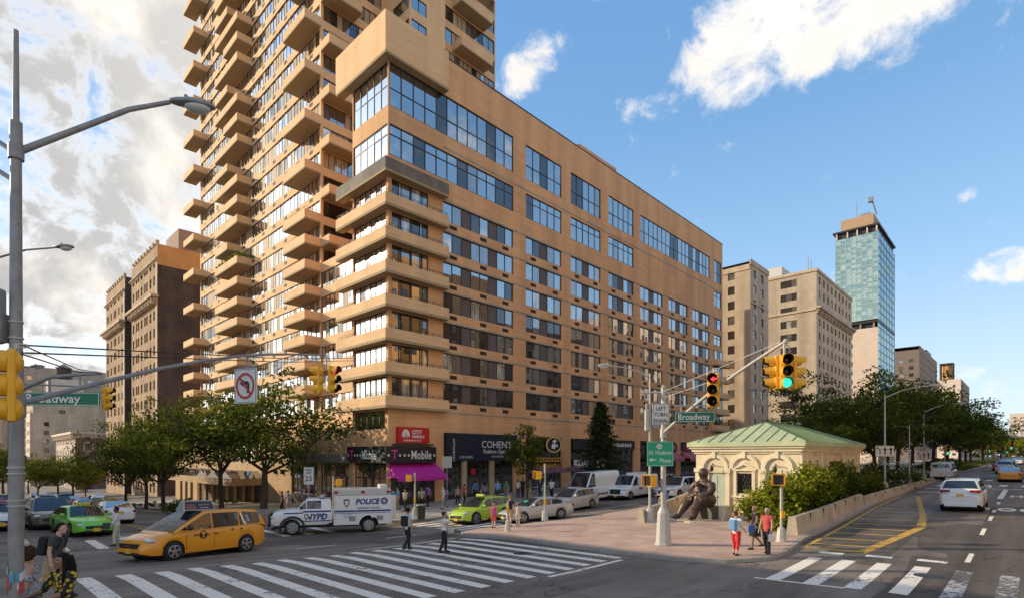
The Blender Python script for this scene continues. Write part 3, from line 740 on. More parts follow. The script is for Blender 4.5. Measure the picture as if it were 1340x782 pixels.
dome = [(1.52 + .44 * math.cos(t * PI / 10), 5.66 + .55 * math.sin(t * PI / 10)) for t in range(11)]
for i in range(5):                                               # domed emblem cut by rays
    q = dome[i * 2:i * 2 + 3]; w_.ngon([(1.52 + .1 * math.cos((i * 2 + 1) * PI / 10), -.354, 5.6)] + [(x - .015 * (2 - i), -.354, z) for x, z in q], 0)
    w_.quad((1.14 + i * .17, -.354, 5.5), (1.2 + i * .17, -.354, 5.5), (1.22 + i * .16, -.354, 5.68), (1.16 + i * .16, -.354, 5.68), 0)
w_.build('lettering', [SIGN_WHITE], sg_)
MB().box(.4, 4.4, -.5, -.004, 4.85, 4.98).build('sign_ledge', [FRAME], wing)
# optician
CREAM = mat('cream_column', (.52, .40, .24), .7, var=.1)
shopfront(5.9, 15.1, 3.6, par=wing, n=6)
for x in (8.3, 11.9): MB().lathe([(.3, -1), (.3, 3.5), (.38, 3.55), (.38, 3.7)], 14, c=(x, -.05, 0)).build('column', [CREAM], wing)
w_ = MB(); w_.box(6.6 - .7, 15.1, -.5, -.004, 3.5, 6.05); sg_ = w_.build('optician_sign', [NAVY], wing)
w_ = MB(); Z = (0, 0, 1)
w_.text("COHEN'S", .98, (12.2, -.504, 4.72), (1, 0, 0), Z, 0, sx=1.02); w_.text('Fashion Optical', .52, (12.2, -.504, 4.2), (1, 0, 0), Z, 0, sx=1.12, bold=.006)
w_.text('OPTOMETRIST', .26, (12.3, -.504, 3.78), (1, 0, 0), Z, 0); w_.text('EYE EXAMS', .32, (8.2, -.504, 3.72), (1, 0, 0), Z, 0)
w_.text('OPTOMETRY', .36, (6.55, -.504, 5.55), (0, 0, -1), (1, 0, 0), 0, 'LEFT')
w_.build('lettering', [SIGN_WHITE], sg_)
MB().box(9.0, 9.55, -.3, -.24, 2.2, 2.75).build('window_poster', [SIGN_RED], wing)
# sandwich shop
shopfront(17, 23.05, 5.7, par=wing, n=4)
w_ = MB(); w_.box(17.1, 23, -.3, -.004, 3.3, 3.75); sg_ = w_.build('sandwich_sign', [mat('mustard_fascia', (.55, .24, .015), .5, var=.05)], wing)
w_ = MB(); w_.text('SANDWICH', .85, (20.0, -.30, 2.45), (1, 0, 0), Z, 0, bold=.03); [w_.box(17.6 + q * .5, 17.9 + q * .5, -.304, -.3, 3.43, 3.62, 1) for q in range(10)]
w_.build('lettering', [ORANGE, SIGN_BLACK], sg_)
BADGE = mat('badge_gold', (.55, .36, .08), .5, var=0)
w_ = MB(); w_.T = Matrix.Translation((20.2, -1.2, 5.15)) @ Matrix.Rotation(-.75, 4, 'Z')
w_.lathe([(.001, -.07), (.88, -.07), (.88, .07), (.001, .07)], 28, 0, c=(0, 0, 0), axis='y', smooth=False)
w_.lathe([(.001, -.076), (.72, -.076), (.72, -.07)], 28, 1, axis='y', smooth=False)
for pz in ([(-.3, -.35), (.05, -.5), (.25, -.1), (.1, .15), (-.2, .05)], [(-.1, .2), (.2, .25), (.3, .5), (.05, .52), (-.15, .4)], [(.28, -.3), (.45, -.2), (.4, .05), (.3, 0)]):
    w_.ngon([(x, -.08, z) for x, z in pz], 2)
w_.T = None; w_.box(20.16, 20.24, -1.2, 0, 5.9, 6.0, 3)
w_.build('badge_sign', [BADGE, NAVY, SIGN_WHITE, FRAME], wing)
# third shop with a white banner, fourth with a dusty pink awning
shopfront(24.75, 38.5, 5.75, par=wing, n=8)
w_ = MB(); w_.box(24.9, 38.4, -.25, -.004, 4.7, 5.85); sg_ = w_.build('shop_fascia', [DARKSIGN], wing)
w_ = MB()
for q in range(11): w_.box(33.0 + q * .42, 33.0 + q * .42 + (.30 if q % 3 else .24), -.254, -.25, 5.1, 5.1 + (.42 if q % 4 else .34))
w_.build('lettering', [SIGN_WHITE], sg_)
w_ = MB(); w_.box(24.9, 31.4, -.4, -.3, 2.55, 3.45); bn_ = w_.build('shop_banner', [SIGN_WHITE], wing)
w_ = MB(); w_.text('7 E', .8, (25.3, -.404, 2.72), (1, 0, 0), Z, 0, 'LEFT', bold=.02); w_.box(28.3, 29.4, -.404, -.4, 2.7, 3.3, 1); w_.build('lettering', [SIGN_BLACK, SIGN_RED], bn_)
shopfront(40.2, 50.5, 5.75, par=wing, n=6); shopfront(52, 62.5, 5.75, par=wing, n=6)
DUSTY = mat('dusty_pink_awning', (.42, .12, .14), .8, var=.1); PINKLINE = mat('pink_lettering', (.55, .10, .18), .6, var=0); DUSTY2 = mat('plum_fascia', (.10, .02, .035), .6, var=.05)
for a, b in ((42.5, 50.3), (52.2, 62.3)):
    fs_ = MB().box(a, b, -.3, -.004, 4.6, 5.7).build('shop_fascia', [DUSTY2], wing); w_ = MB()
    for q in range(9): w_.box(a + 1.2 + q * .7, a + 1.2 + q * .7 + .5, -.304, -.3, 4.85, 5.15 + (.3 if q % 4 == 0 else .12))
    w_.build('lettering', [PINKLINE], fs_)
    w_ = MB(); w_.add([(a, -.05, 4.5), (b, -.05, 4.5), (b, -1.5, 3.5), (a, -1.5, 3.5), (b, -1.5, 3.1), (a, -1.5, 3.1)], [(0, 1, 2, 3), (3, 2, 4, 5)]); w_.add([(a, -.05, 4.5), (a, -1.5, 3.5), (a, -.05, 3.5)], [(0, 1, 2)])
    w_.build('awning', [DUSTY], wing)

# --- the tower behind
RT = 3.6; LT0, LT1 = 18.9, 60.8
tower = thing('apartment_tower', 'tall tan brick apartment tower with stacked box balconies rising out of the picture', 'building', P(0, 0, 0), TH)
NF = 28; ZTOP = ZB(NF)
ops, wins, ac = [], [], []
nb = 6; bw = (LT1 - .5 - LT0 - .3) / nb
for k in range(NF):
    for j in range(nb):
        a = .3 + j * bw; wins.append((a, a + bw, ZB(k) + .92, ZB(k + 1) - .04, j, k))
    ops.append((.3, LT1 - LT0 - .5, ZB(k) + .92, ZB(k + 1) - .04))
    for j in range(12): ac.append((LT0 + 2.0 + j * 3.4, LT0 + 2.75 + j * 3.4, ZB(k) + .36, ZB(k) + .74, j, k))
m = MB().wall((RT, LT0, 0), LX, LN, LT1 - LT0, -4, ZTOP, ops, .2)
# low part between tower and corner block
lowops = [(.1, LT0 - 5.74, ZB(k) + .92, ZB(k + 1) - .04) for k in range(6)]
m.wall((RT - .001, 5.74, 0), LX, LN, LT0 - 5.74, -2, ZB(6) + 1.0, lowops, .2)
m.quad((RT, 5.75, ZB(6) + 1), (22, 5.75, ZB(6) + 1), (22, LT0, ZB(6) + 1), (RT, LT0, ZB(6) + 1))
# right-hand face: window bands, projecting brick bay, window bands again
rops = [(.3, 7.9, ZB(k) + .92, ZB(k + 1) - .04) for k in range(6, NF)]
m.wall((RT, LT0, 0), RX, RN, 8.0, 20, ZTOP, rops, .2)
bayl = 13.2
bops = [(.2, 4.0, ZB(k) + 1.0, ZB(k + 1) - .15) for k in range(11, NF)]
m.wall((11.6, LT0, 0), (0, -1, 0), (-1, 0, 0), LT0 - bayl, 20, ZTOP, [(2.2, 5.5, ZB(k) + 1.0, ZB(k + 1) - .15) for k in range(11, NF)], .2)
m.wall((11.6, bayl, 0), RX, RN, 5.2, 20, ZTOP, [(.2, 2.4, ZB(k) + 1.0, ZB(k + 1) - .15) for k in range(11, NF)], .2)
r2 = r_on(648, 14.2)
m.wall((16.8, 14.2, 0), RX, RN, r2 - 16.8, 20, ZTOP, [(.1, r2 - 16.8 - .15, ZB(k) + .92, ZB(k + 1) - .04) for k in range(9, NF)], .2)
m.quad((16.8, bayl, 20), (16.8, 14.2, 20), (16.8, 14.2, ZTOP), (16.8, bayl, ZTOP))
m.quad((r2, 14.2, 20), (r2, 40, 20), (r2, 40, ZTOP), (r2, 14.2, ZTOP))
m.quad((RT, LT1, -4), (r2, LT1, -4), (r2, LT1, ZTOP), (RT, LT1, ZTOP)); m.quad((r2, 40, 0), (r2, LT1, 0), (r2, LT1, ZTOP), (r2, 40, ZTOP))
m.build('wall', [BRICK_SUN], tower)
MB().box(RT, r2, LT0 + .2, LT1, ZTOP - .3, ZTOP + .2).build('roof', [CONC_GREY], tower)
def band_window(O, X, N_, a, b, z0, z1, sunny):
    w_ = MB(); mis, segs, x = [], [], a
    pat = []
    while x < b - .4:
        c = random.random()
        if c < .3: pat.append((.75, 6))
        else: pat.append((random.choice((.85, .95, 1.05)), pick(4.2, 2.2, 2.6, 2.4, .5, 0) if sunny else pick(3, 4, 3, 1.5, 1, 0)))
        x += pat[-1][0]
    tot = sum(q[0] for q in pat); acc_ = 0
    for wd, mi in pat: acc_ += wd / tot; segs.append(acc_); mis.append(mi)
    w_.window(O, X, N_, a, b, z0, z1, .14, segs[:-1], mis, 0, .06)
    return w_
late = []
for a, b, z0, z1, j, k in wins:
    w_ = band_window((RT, LT0, 0), LX, LN, a, b, z0, z1, True)
    if j < 3 and k < 24: w_.build('window', WM, tower)
    else: late.append(w_)
for a, b, z0, z1 in lowops: band_window((RT - .001, 5.74, 0), LX, LN, a, b, z0, z1, True).build('window', WM, tower)
for a, b, z0, z1 in rops[4:17]: band_window((RT, LT0, 0), RX, RN, a, b, z0, z1, False).build('window', WM, tower)
for k in range(11, 22):
    MB().window((11.6, LT0, 0), (0, -1, 0), (-1, 0, 0), 2.2, 5.5, ZB(k) + 1.0, ZB(k + 1) - .15, .12, [.5], [2, 1]).window((11.6, bayl, 0), RX, RN, .2, 2.4, ZB(k) + 1.0, ZB(k + 1) - .15, .12, [.5], [1, 1]).build('window', WM, tower)
    band_window((16.8, 14.2, 0), RX, RN, .1, r2 - 16.95, ZB(k - 2) + .92, ZB(k - 1) - .04, False).build('window', WM, tower)
big = MB()
for w_ in late:
    big.add(w_.v, [()] * 0)
    b0 = len(big.v) - len(w_.v)
    for f_, mi in zip(w_.f, w_.m): big.f.append(tuple(b0 + i for i in f_)); big.m.append(mi); big.s.append(False)
tag(big.build('window', WM, tower), kind='stuff')
ac.sort(key=lambda q: (q[4] + abs(q[5] - 8) * .6))
grilles(tower, [q[:4] for q in ac], (RT, 0, 0), LX, LN)
def boxbal(r0, r1, l0, l1, z, par, open_side, rail=False):
    """box balcony: slab and three parapets; open_side is where it meets the wall"""
    w_ = MB(); t = .14; h = 1.08
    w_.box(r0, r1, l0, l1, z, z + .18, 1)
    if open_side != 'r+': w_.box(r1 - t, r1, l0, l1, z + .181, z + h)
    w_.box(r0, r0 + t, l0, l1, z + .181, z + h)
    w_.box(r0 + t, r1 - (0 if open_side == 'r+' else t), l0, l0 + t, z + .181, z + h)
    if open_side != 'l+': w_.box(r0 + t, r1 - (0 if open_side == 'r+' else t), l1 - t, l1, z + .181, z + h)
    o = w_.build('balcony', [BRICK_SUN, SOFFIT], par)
    if rail:
        w2 = MB()
        w2.tube([(r0 + .07, l1 - .07, z + h + .22), (r0 + .07, l0 + .07, z + h + .22), (r1 - .1, l0 + .07, z + h + .22)], .02, 5)
        for q in range(6): w2.tube([(r0 + .07, l0 + .1 + q * (l1 - l0 - .2) / 5, z + h), (r0 + .07, l0 + .1 + q * (l1 - l0 - .2) / 5, z + h + .22)], .014, 4)
        w2.build('railing', [FRAME], o)
    return o
FR = RT - 1.9; BK = RT - .003
lA0, lA1 = l_on(253, FR), l_on(240, FR)
lB0, lBs, lBm, lB1 = l_on(310, FR), l_on(297, FR), l_on(292, FR), l_on(281, FR)
lC1 = l_on(370, FR)
for k in range(1, 26):
    if k < 6 or k % 2 == 1: boxbal(FR, BK, lA0, lA1, ZB(k), tower, 'r+')
    ph = (k - 9) % 4 if k > 8 else 1
    s0, s1 = {0: (lBs, lB1), 1: (lB0, lB1), 2: (lB0, lBm), 3: (lB0, lB1)}[ph]
    o = boxbal(FR, BK, s0, s1, ZB(k), tower, 'r+')
    if k == 8:
        w_ = MB(); random.seed(3)
        for i in range(420):
            c = Vector((FR + .1 + random.random() * .5, random.uniform(s0, s1), ZB(k) + 1.0 + random.random() ** 1.5 * .75))
            if i % 3 == 0: c = Vector((random.uniform(FR, BK), s0 + random.random() * .4, ZB(k) + 1.0 + random.random() * .6))
            d1, d2 = Vector((random.uniform(-1, 1), random.uniform(-1, 1), random.uniform(-1, 1))) * .16, Vector((random.uniform(-1, 1), random.uniform(-1, 1), random.uniform(-1, 1))) * .16
            w_.quad(c - d1, c - d2, c + d1, c + d2)
        w_.build('balcony_plants', [mat('bright_balcony_leaf', (.22, .27, .02), .6, var=.2)], o)
    if k < 8 or k % 2 == 0: boxbal(FR, BK, LT0 - (.0 if k < 8 else .0), lC1, ZB(k), tower, 'r+', rail=k < 9)
    if k >= 7 and k % 2 == 1:
        boxbal(RT, r_on(474, 17.0), 17.0, LT0 - .003, ZB(k), tower, 'l+', rail=True)
    if k >= 11 and k % 2 == 1:
        boxbal(r_on(606, 12.6) - .4, r_on(645, 12.4), 12.4, 14.197, ZB(k) + .1, tower, 'l+')
# podium of the tower along the cross street with the entrance
SAND = mat('sand_stone_wall', (.50, .32, .16), .85, var=.14, scale=.8, streak=.15)
m = MB(); pops = [(.6, 6.2, -1.2, 3.3), (6.8, 12.6, -1.3, 3.3), (20, 44, -3.2, 1.45)] + [(46 + q * 2.6, 47.4 + q * 2.6, -3.2, .6) for q in range(3)] + [(20.5 + q * 2.4, 22.3 + q * 2.4, 3.2, 5.4) for q in range(9)]
m.wall((-.001, 5.75, 0), LX, LN, 55, -5, 6.6, pops, .3)
m.quad((0, 5.75, 6.6), (RT - .01, 5.75, 6.6), (RT - .01, 60.75, 6.6), (0, 60.75, 6.6))
m.quad((0, 60.75, -5), (RT, 60.75, -5), (RT, 60.75, 6.6), (0, 60.75, 6.6))
m.build('podium_wall', [SAND], tower)
MB().box(-.35, -.01, 5.8, 18.6, 3.3, 4.1).build('shop_canopy', [mat('grey_awning', (.16, .14, .12), .7, var=.1)], tower)
for a, b, z0, z1 in pops[:2]: shopfront(a, b, z1, (0, 5.75, 0), LX, LN, par=tower, n=6, zb=z0)
for a, b, z0, z1 in pops[3:]: MB().window((0, 5.75, 0), LX, LN, a, b, z0, z1, .2, [.5], [2, 3]).build('window', WM, tower)
ENT = mat('dark_entrance', (.05, .035, .025), .7, var=.1)
m = MB(); m.box(.35, 1.2, 25.75, 49.75, -3.4, 1.5); m.build('entrance_recess', [ENT], tower)
for q in range(9): MB().box(.1, .34, 26.2 + q * 2.9, 26.6 + q * 2.9, -3.3, 1.44).build('entrance_pier', [SAND], tower)
m = MB(); m.box(-3.6, -.01, 25.4, 50.2, .55, 1.35); ec = m.build('entrance_canopy', [SAND], tower)
m = MB()
for q in range(6):
    a = 25.4 + q * 4.13; m.add([(-3.6, a, 1.36), (-.02, a, 1.36), (-.02, a + 2.06, 2.15), (-3.6, a + 2.06, 2.15), (-3.6, a + 4.13, 1.36), (-.02, a + 4.13, 1.36)], [(0, 1, 2, 3), (3, 2, 5, 4), (0, 3, 4)])
m.build('glass_roof', [G_MID], ec)
w_ = MB().text('The Columbia', .75, (-3.605, 33.5, .7), (0, -1, 0), Z, 0); w_.build('lettering', [FRAME], ec)
for q in (20.5, 22.3): MB().cbox((-.15, q, 2.2), (.26, .2, .5)).build('wall_lamp', [FRAME], tower)
# ------------------------------------------------------------------ the other buildings of the two streets
def facade(par, wallm, O, X, N_, width, z0, z1, cols, rows, depth=.22, mats_=None, splits=(.5,), trans=.5, weights=(3, 5, 3, 1, 0, 0), cap=100, winname='window', extra=None, build_wall=True, fr=.07):
    ops = [(a, b, za, zb) for za, zb in rows for a, b in cols] + (extra or [])
    ws = [(a, b, za, zb) for za, zb in rows for a, b in cols]
    if build_wall: MB().wall(O, X, N_, width, z0, z1, ops, depth).build('wall', [wallm], par)
    rest = MB(); n = 0
    for a, b, za, zb in sorted(ws, key=lambda q: -q[2]):
        w_ = MB() if n < cap else rest
        w_.window(O, X, N_, a, b, za, zb, depth * .8, list(splits), [pick(*weights) for _ in range(len(splits) + 1)], 0, fr, trans)
        if n < cap: w_.build(winname, mats_ or WM, par)
        n += 1
    if rest.v: tag(rest.build(winname, mats_ or WM, par), kind='stuff')
def shell(par, m_, r0, r1, l0, l1, z0, z1, sides=('r+', 'l+'), roofm=None):
    w_ = MB()
    if 'r+' in sides: w_.quad((r1, l0, z0), (r1, l1, z0), (r1, l1, z1), (r1, l0, z1))
    if 'l+' in sides: w_.quad((r0, l1, z0), (r1, l1, z0), (r1, l1, z1), (r0, l1, z1))
    if 'r-' in sides: w_.quad((r0, l0, z0), (r0, l1, z0), (r0, l1, z1), (r0, l0, z1))
    if 'l-' in sides: w_.quad((r0, l0, z0), (r1, l0, z0), (r1, l0, z1), (r0, l0, z1))
    w_.build('side_wall', [m_], par)
    MB().quad((r0, l0, z1 - .4), (r1, l0, z1 - .4), (r1, l1, z1 - .4), (r0, l1, z1 - .4)).build('roof', [roofm or CONC_GREY], par)
def evenly(a, b, n, w_): return [(a + (b - a) * (i + .5) / n - w_ / 2, a + (b - a) * (i + .5) / n + w_ / 2) for i in range(n)]
def floors(z0, h, n, sill=.9, head=2.5): return [(z0 + h * i + sill, z0 + h * i + head) for i in range(n)]
def bld(name, label, loc=(0, 0, 0), group=None): return thing(name, label, 'building', P(0, 0, 0), TH, group)
def cornice(par, O, X, N_, w_, z, d=.7, h=.9, m_=None, br=True, name='cornice', step=1.2):
    c = MB()
    c.obox(O, X, N_, -d * .6, w_ + d * .6, .003, d, z - h * .35, z); c.obox(O, X, N_, -.2, w_ + .2, .003, d * .55, z - h * .7, z - h * .351); c.obox(O, X, N_, 0, w_, .003, d * .25, z - h, z - h * .701)
    if br:
        for i in range(int(w_ / step)): c.obox(O, X, N_, (i + .4) * step, (i + .4) * step + .28, d * .25, d * .8, z - h * 1.05, z - h * .36)
    return c.build(name, [m_ or CONC], par)
OLD_BRICK = mat('old_brown_brick', (.38, .235, .13), .9, var=.2, scale=.5, streak=.25)
OLD_DARK = mat('shaded_side_brick', (.085, .062, .055), .95, var=.35, scale=.35, streak=.3)  # side brick darkened so that its colour carries the shade
ORANGE_BRICK = mat('orange_brick', (.52, .27, .10), .9, var=.15, scale=.5)
LIME = mat('weathered_limestone', (.54, .41, .28), .9, var=.16, scale=.6, streak=.2)
BEIGE = mat('beige_brick', (.50, .385, .275), .9, var=.12, scale=.5, streak=.22)
BEIGE2 = mat('pale_beige_brick', (.58, .44, .31), .9, var=.12, scale=.5, streak=.22)
PINKSTONE = mat('pale_pink_stone', (.66, .51, .40), .85, var=.08, scale=.4)
BROWNSTONE = mat('brownstone', (.20, .115, .085), .9, var=.15, scale=.7)
TERRA = mat('rough_brown', (.34, .225, .165), .9, var=.2, scale=.5)
# old apartment house west of the tower: two street fronts with a court between
old = bld('prewar_apartment_house', 'old brown apartment house with heavy cornices and a dark blank side wall')
z0, zt = -8, 45.2
rows = floors(-4.4, 3.42, 14, .9, 2.75)
for la, lb, n in ((84.5, 106, 6), (112.6, 134, 5)):
    cols = []
    for i in range(n):
        c = (lb - la) * (i + .5) / n; cols += [(c - 1.4, c - .2), (c + .2, c + 1.4)] if i % 2 == 0 else [(c - .7, c + .7)]
    facade(old, OLD_BRICK, (3, la, 0), LX, LN, lb - la, z0, zt, cols, rows, weights=(1, 8, 2, .6, 0, 0), splits=(), cap=50)
    cornice(old, (3, la, 0), LX, LN, lb - la, 35.2, 1.3, 1.5, LIME)
    cornice(old, (3, la, 0), LX, LN, lb - la, 42.3, .5, .6, LIME, br=False)
    cornice(old, (3, la, 0), LX, LN, lb - la, 6, .5, .6, LIME, br=False)
    c = MB()
    for i in range(int((lb - la) / 2.4)): c.obox((3, la, 0), LX, LN, i * 2.4 + .5, i * 2.4 + 1.5, -.4, .15, zt, zt + .9); c.ball((2.9, la + i * 2.4 + 2.1, zt + .3), .35, 8, 5)
    c.build('roof_ornament', [LIME], old)
    MB().obox((3, la, 0), LX, LN, -.02, 1.2, .003, .12, z0, 41.6).build('corner_quoins', [LIME], old)
    MB().quad((3, la, zt - .5), (30, la, zt - .5), (30, lb, zt - .5), (3, lb, zt - .5)).build('roof', [CONC_GREY], old)
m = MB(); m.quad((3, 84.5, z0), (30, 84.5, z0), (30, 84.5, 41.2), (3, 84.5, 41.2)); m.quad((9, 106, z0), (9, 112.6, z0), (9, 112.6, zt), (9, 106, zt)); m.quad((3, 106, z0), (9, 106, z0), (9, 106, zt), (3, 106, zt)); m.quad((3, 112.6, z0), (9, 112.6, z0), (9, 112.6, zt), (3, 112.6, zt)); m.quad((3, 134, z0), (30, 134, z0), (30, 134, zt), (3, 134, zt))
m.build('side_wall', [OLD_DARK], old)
MB().quad((3, 84.5, 41.2), (30, 84.5, 41.2), (30, 84.5, zt), (3, 84.5, zt)).build('upper_side_wall', [ORANGE_BRICK], old)  # orange colour here stands in for sunlight on the wall top
MB().box(7, 16, 86, 95, zt - .4, zt + 4.6).build('roof_bulkhead', [TERRA], old)
for z in range(6):
    w_ = MB(); zz = 14 + z * 5
    w_.box(13.5, 17.5, 83.6, 84.49, zz, zz + .12); w_.box(13.5, 17.5, 83.58, 83.62, zz + .12, zz + 1.0) if z % 2 else w_.box(13.5, 13.54, 83.6, 84.49, zz, zz + 1)
    w_.build('fire_escape', [FRAME], old)
# far houses down the cross street
far1 = bld('brownstone_house', 'five storey corner house with white cornice and arched top windows far down the cross street')
facade(far1, mat('pale_front', (.55, .43, .33), .85, var=.1), (2.5, 179, 0), LX, LN, 46, -12, 11.5, evenly(1, 45, 12, 1.5), floors(-9, 3.9, 5, .9, 3.0), splits=(), weights=(2, 6, 2, 1, 0, 0), cap=60)  # street front in a paler tone than the side
facade(far1, BROWNSTONE, (2.5, 179, 0), RX, RN, 26, -12, 9.3, evenly(1, 25, 5, 1.5), floors(-9, 3.9, 4, .9, 3.0), splits=(), weights=(1, 6, 2, 2, 0, 0))
m = MB()
for a, b in evenly(1, 25, 5, 2.2):
    m.tube([(2.5 + a, 178.97, 5.2)] + [(2.5 + (a + b) / 2 - (b - a) / 2 * math.cos(t * PI / 8), 178.95, 7.0 + math.sin(t * PI / 8) * 1.1) for t in range(9)] + [(2.5 + b, 178.97, 5.2)], .22, 6)
m.build('window_arches', [PINKSTONE], far1)
cornice(far1, (2.5, 179, 0), RX, RN, 26, 11.4, 1.2, 2.0, PINKSTONE, step=1.6); cornice(far1, (2.5, 179, 0), LX, LN, 46, 11.4, 1.2, 2.0, PINKSTONE, step=1.6)
shell(far1, BROWNSTONE, 2.5, 28.5, 179, 225, -12, 11.5)
far2 = bld('beige_apartment_slab', 'large beige apartment slab with a plain side wall and few windows behind the white cornice house')
facade(far2, BEIGE, (-2, 246, 0), LX, LN, 40, -12, 26, evenly(1, 39, 9, 1.6), floors(-9, 3.2, 10), splits=(), cap=60)
facade(far2, BEIGE2, (-2, 246, 0), RX, RN, 60, -12, 26, [(8, 10), (30, 32), (48, 50)], floors(-9, 3.2, 10), splits=(), cap=40)
shell(far2, BEIGE, -2, 58, 246, 286, -12, 26)
MB().box(4, 16, 262, 274, 25, 36.5).build('tank_house', [PINKSTONE], far2)
tank = thing('water_tank', 'dark wooden water tank with a conical roof on top of the far beige slab', 'water tank', P(10, 268, 36.5), TH)
MB().lathe([(2.7, 1.2), (2.7, 5.6)], 18).build('barrel', [mat('tank_wood', (.075, .05, .04), .9, var=.3, scale=1)], tank)
MB().lathe([(3.0, 5.6), (.1, 7.6)], 18).build('conical_roof', [TERRA], tank)
m = MB()
for a in range(4): m.tube([(2 * math.cos(a * PI / 2 + .7), 2 * math.sin(a * PI / 2 + .7), 0), (2 * math.cos(a * PI / 2 + .7), 2 * math.sin(a * PI / 2 + .7), 1.2)], .25, 6)
m.build('stand', [FRAME], tank)
far3 = bld('stepped_apartment_house', 'pale stone apartment house with bay windows and a stepped roof at the far left')
facade(far3, PINKSTONE, (-4, 232, 0), LX, LN, 13, -12, 20, evenly(.5, 12.5, 4, 1.6), floors(-9, 3.3, 8), splits=())
facade(far3, BEIGE2, (-4, 232, 0), RX, RN, 22, -12, 20, [(4, 5.5)], floors(-9, 3.3, 8), splits=())
shell(far3, BEIGE2, -4, 18, 232, 245, -12, 20)
far4 = bld('tall_stone_apartment_house', 'tall pale apartment house with rounded corner bays rising at the far left edge')
facade(far4, BEIGE2, (-9, 287, 0), LX, LN, 60, -12, 44, evenly(1, 59, 13, 1.7), floors(-9, 3.3, 15), splits=(), cap=80)
facade(far4, BEIGE, (-9, 287, 0), RX, RN, 40, -12, 44, evenly(1, 39, 7, 1.7), floors(-9, 3.3, 15), splits=(), cap=90)
shell(far4, BEIGE, -9, 31, 287, 347, -12, 44)
for i in range(3): MB().lathe([(2.6, -10), (2.6, 41), (2.9, 41.2), (2.9, 42)], 14, c=(-9, 292 + i * 20, 0)).build('bay', [PINKSTONE], far4)
# north of the brick block along the avenue
na = bld('narrow_beige_apartment_house', 'narrow beige brick apartment house standing right beside the far end of the brick block')
rA0, rA1 = r_on(982, 0), r_on(1005.5, 0)
za = 41.2
facade(na, BEIGE2, (rA0, 0, 0), RX, RN, rA1 - rA0, -1, za, [(1.3, 2.5), (4.2, 5.4)] if rA1 - rA0 < 9 else [(1.6, 3.0), (5.6, 7.0)], floors(-.2, 2.86, 14, .95, 2.55), splits=(), trans=.5, weights=(1, 7, 3, .6, 0, 0))
facade(na, BEIGE, (rA0, 0, 0), LX, LN, 18, -1, za - 1.0, [(3.0, 4.3), (11, 12.3)], floors(-.2, 2.86, 14, .95, 2.55), splits=(), trans=.5, weights=(1, 7, 3, .6, 0, 0))
m = MB(); m.box(rA0 - .15, rA1 + .1, -.15, .1, za - 1, za); m.box(rA0 - .15, rA0 + .1, .1, 18, za - 1.9, za - .9); m.box(rA0 - .1, rA1, -.1, 0 - .003, za - 8.2, za - 7.8); m.build('parapet', [BEIGE2], na)
shell(na, BEIGE, rA0, rA1, 0, 18, -1, za)
nbb = bld('corniced_apartment_block', 'broad beige apartment block with a bracketed cornice in front of the glass tower')
rB0, rB1 = r_on(1068.5, 0), r_on(1114.5, 0)
zb_ = 50.2
fl = floors(1.4, 3.42, 14, .9, 2.75)
facade(nbb, BEIGE2, (rB0, 0, 0), RX, RN, rB1 - rB0, 0, zb_, evenly(.8, rB1 - rB0 - .6, 9, 1.5), fl, splits=(), weights=(1, 7, 2, .6, 0, 0), cap=70)
facade(nbb, BEIGE, (rB0, 0, 0), LX, LN, 30, 0, zb_, [(4.5, 8.4), (14.5, 17.6), (22, 25)], fl, splits=(.33, .66), weights=(1.5, 7, 2, .6, 0, 0), cap=42)
cornice(nbb, (rB0, 0, 0), RX, RN, rB1 - rB0, 40.9, 1.1, 1.6, BEIGE, step=3.4)
m = MB(); m.box(rB0 - .3, rB0, .003, 30, 40.0, 40.5); m.box(rB0 - .25, rB1, -.25, -.003, zb_ - .6, zb_ + .1); m.box(rB0 - .25, rB0 - .003, -.003, 30, zb_ - .6, zb_ + .1); m.build('string_course', [BEIGE2], nbb)
shell(nbb, BEIGE, rB0, rB1, 0, 30, 0, zb_)
MB().box(rB0 + 3, rB0 + 14, 9, 26, zb_ - .3, zb_ + 3.4).build('roof_bulkhead', [mat('white_roof_house', (.62, .58, .52), .8, var=.1)], nbb)
for q in (4, 6.5): MB().tube([(rB0 + q, 3, zb_), (rB0 + q, 3, zb_ + 4.5)], .1, 5).build('antenna', [STEEL], nbb)
# glass tower
gt = bld('glass_tower', 'slim blue green glass tower on a pale stone base with an orange roof house')
GB = glass('curtain_glass_green', (.15, .21, .16), .34, tint=(.80, .90, .78)); GB2 = glass('curtain_glass_pale', (.34, .40, .32), .30, tint=(.88, .95, .85)); GB3 = glass('curtain_glass_blue', (.03, .08, .12), .45, tint=(.72, .86, .92)); MULL = mat('pale_green_mullion', (.38, .46, .40), .5, var=0)
rG0, rG1, lG1 = r_on(1149, 0), r_on(1170.5, 0), 13.0
zg0, zg1 = 51.5, 81.5
m = MB(); nfl = 16; fh = (zg1 - zg0) / nfl
for i in range(nfl):
    for j in range(8):
        m.pane((rG0, 0, 0), LX, LN, .1 + j * lG1 / 8, .1 + (j + 1) * lG1 / 8 - .12, zg0 + i * fh, zg0 + i * fh + fh * .62, 0, random.choice((1, 1, 2)) if j not in (3, 4) else random.choice((2, 2, 1)))
        m.pane((rG0, 0, 0), LX, LN, .1 + j * lG1 / 8, .1 + (j + 1) * lG1 / 8 - .12, zg0 + i * fh + fh * .62, zg0 + (i + 1) * fh, 0, random.choice((1, 2)))
    m.obox((rG0, 0, 0), LX, LN, 0, lG1, -.05, .06, zg0 + i * fh - .1, zg0 + i * fh + .12, 0)
for j in range(9): m.obox((rG0, 0, 0), LX, LN, j * lG1 / 8 - .06, j * lG1 / 8 + .08, -.05, .08, zg0, zg1, 0)
tag(m.build('curtain_wall', [MULL, GB, GB2], gt))
m = MB(); nfl = 26; fh = (zg1 - 10) / nfl
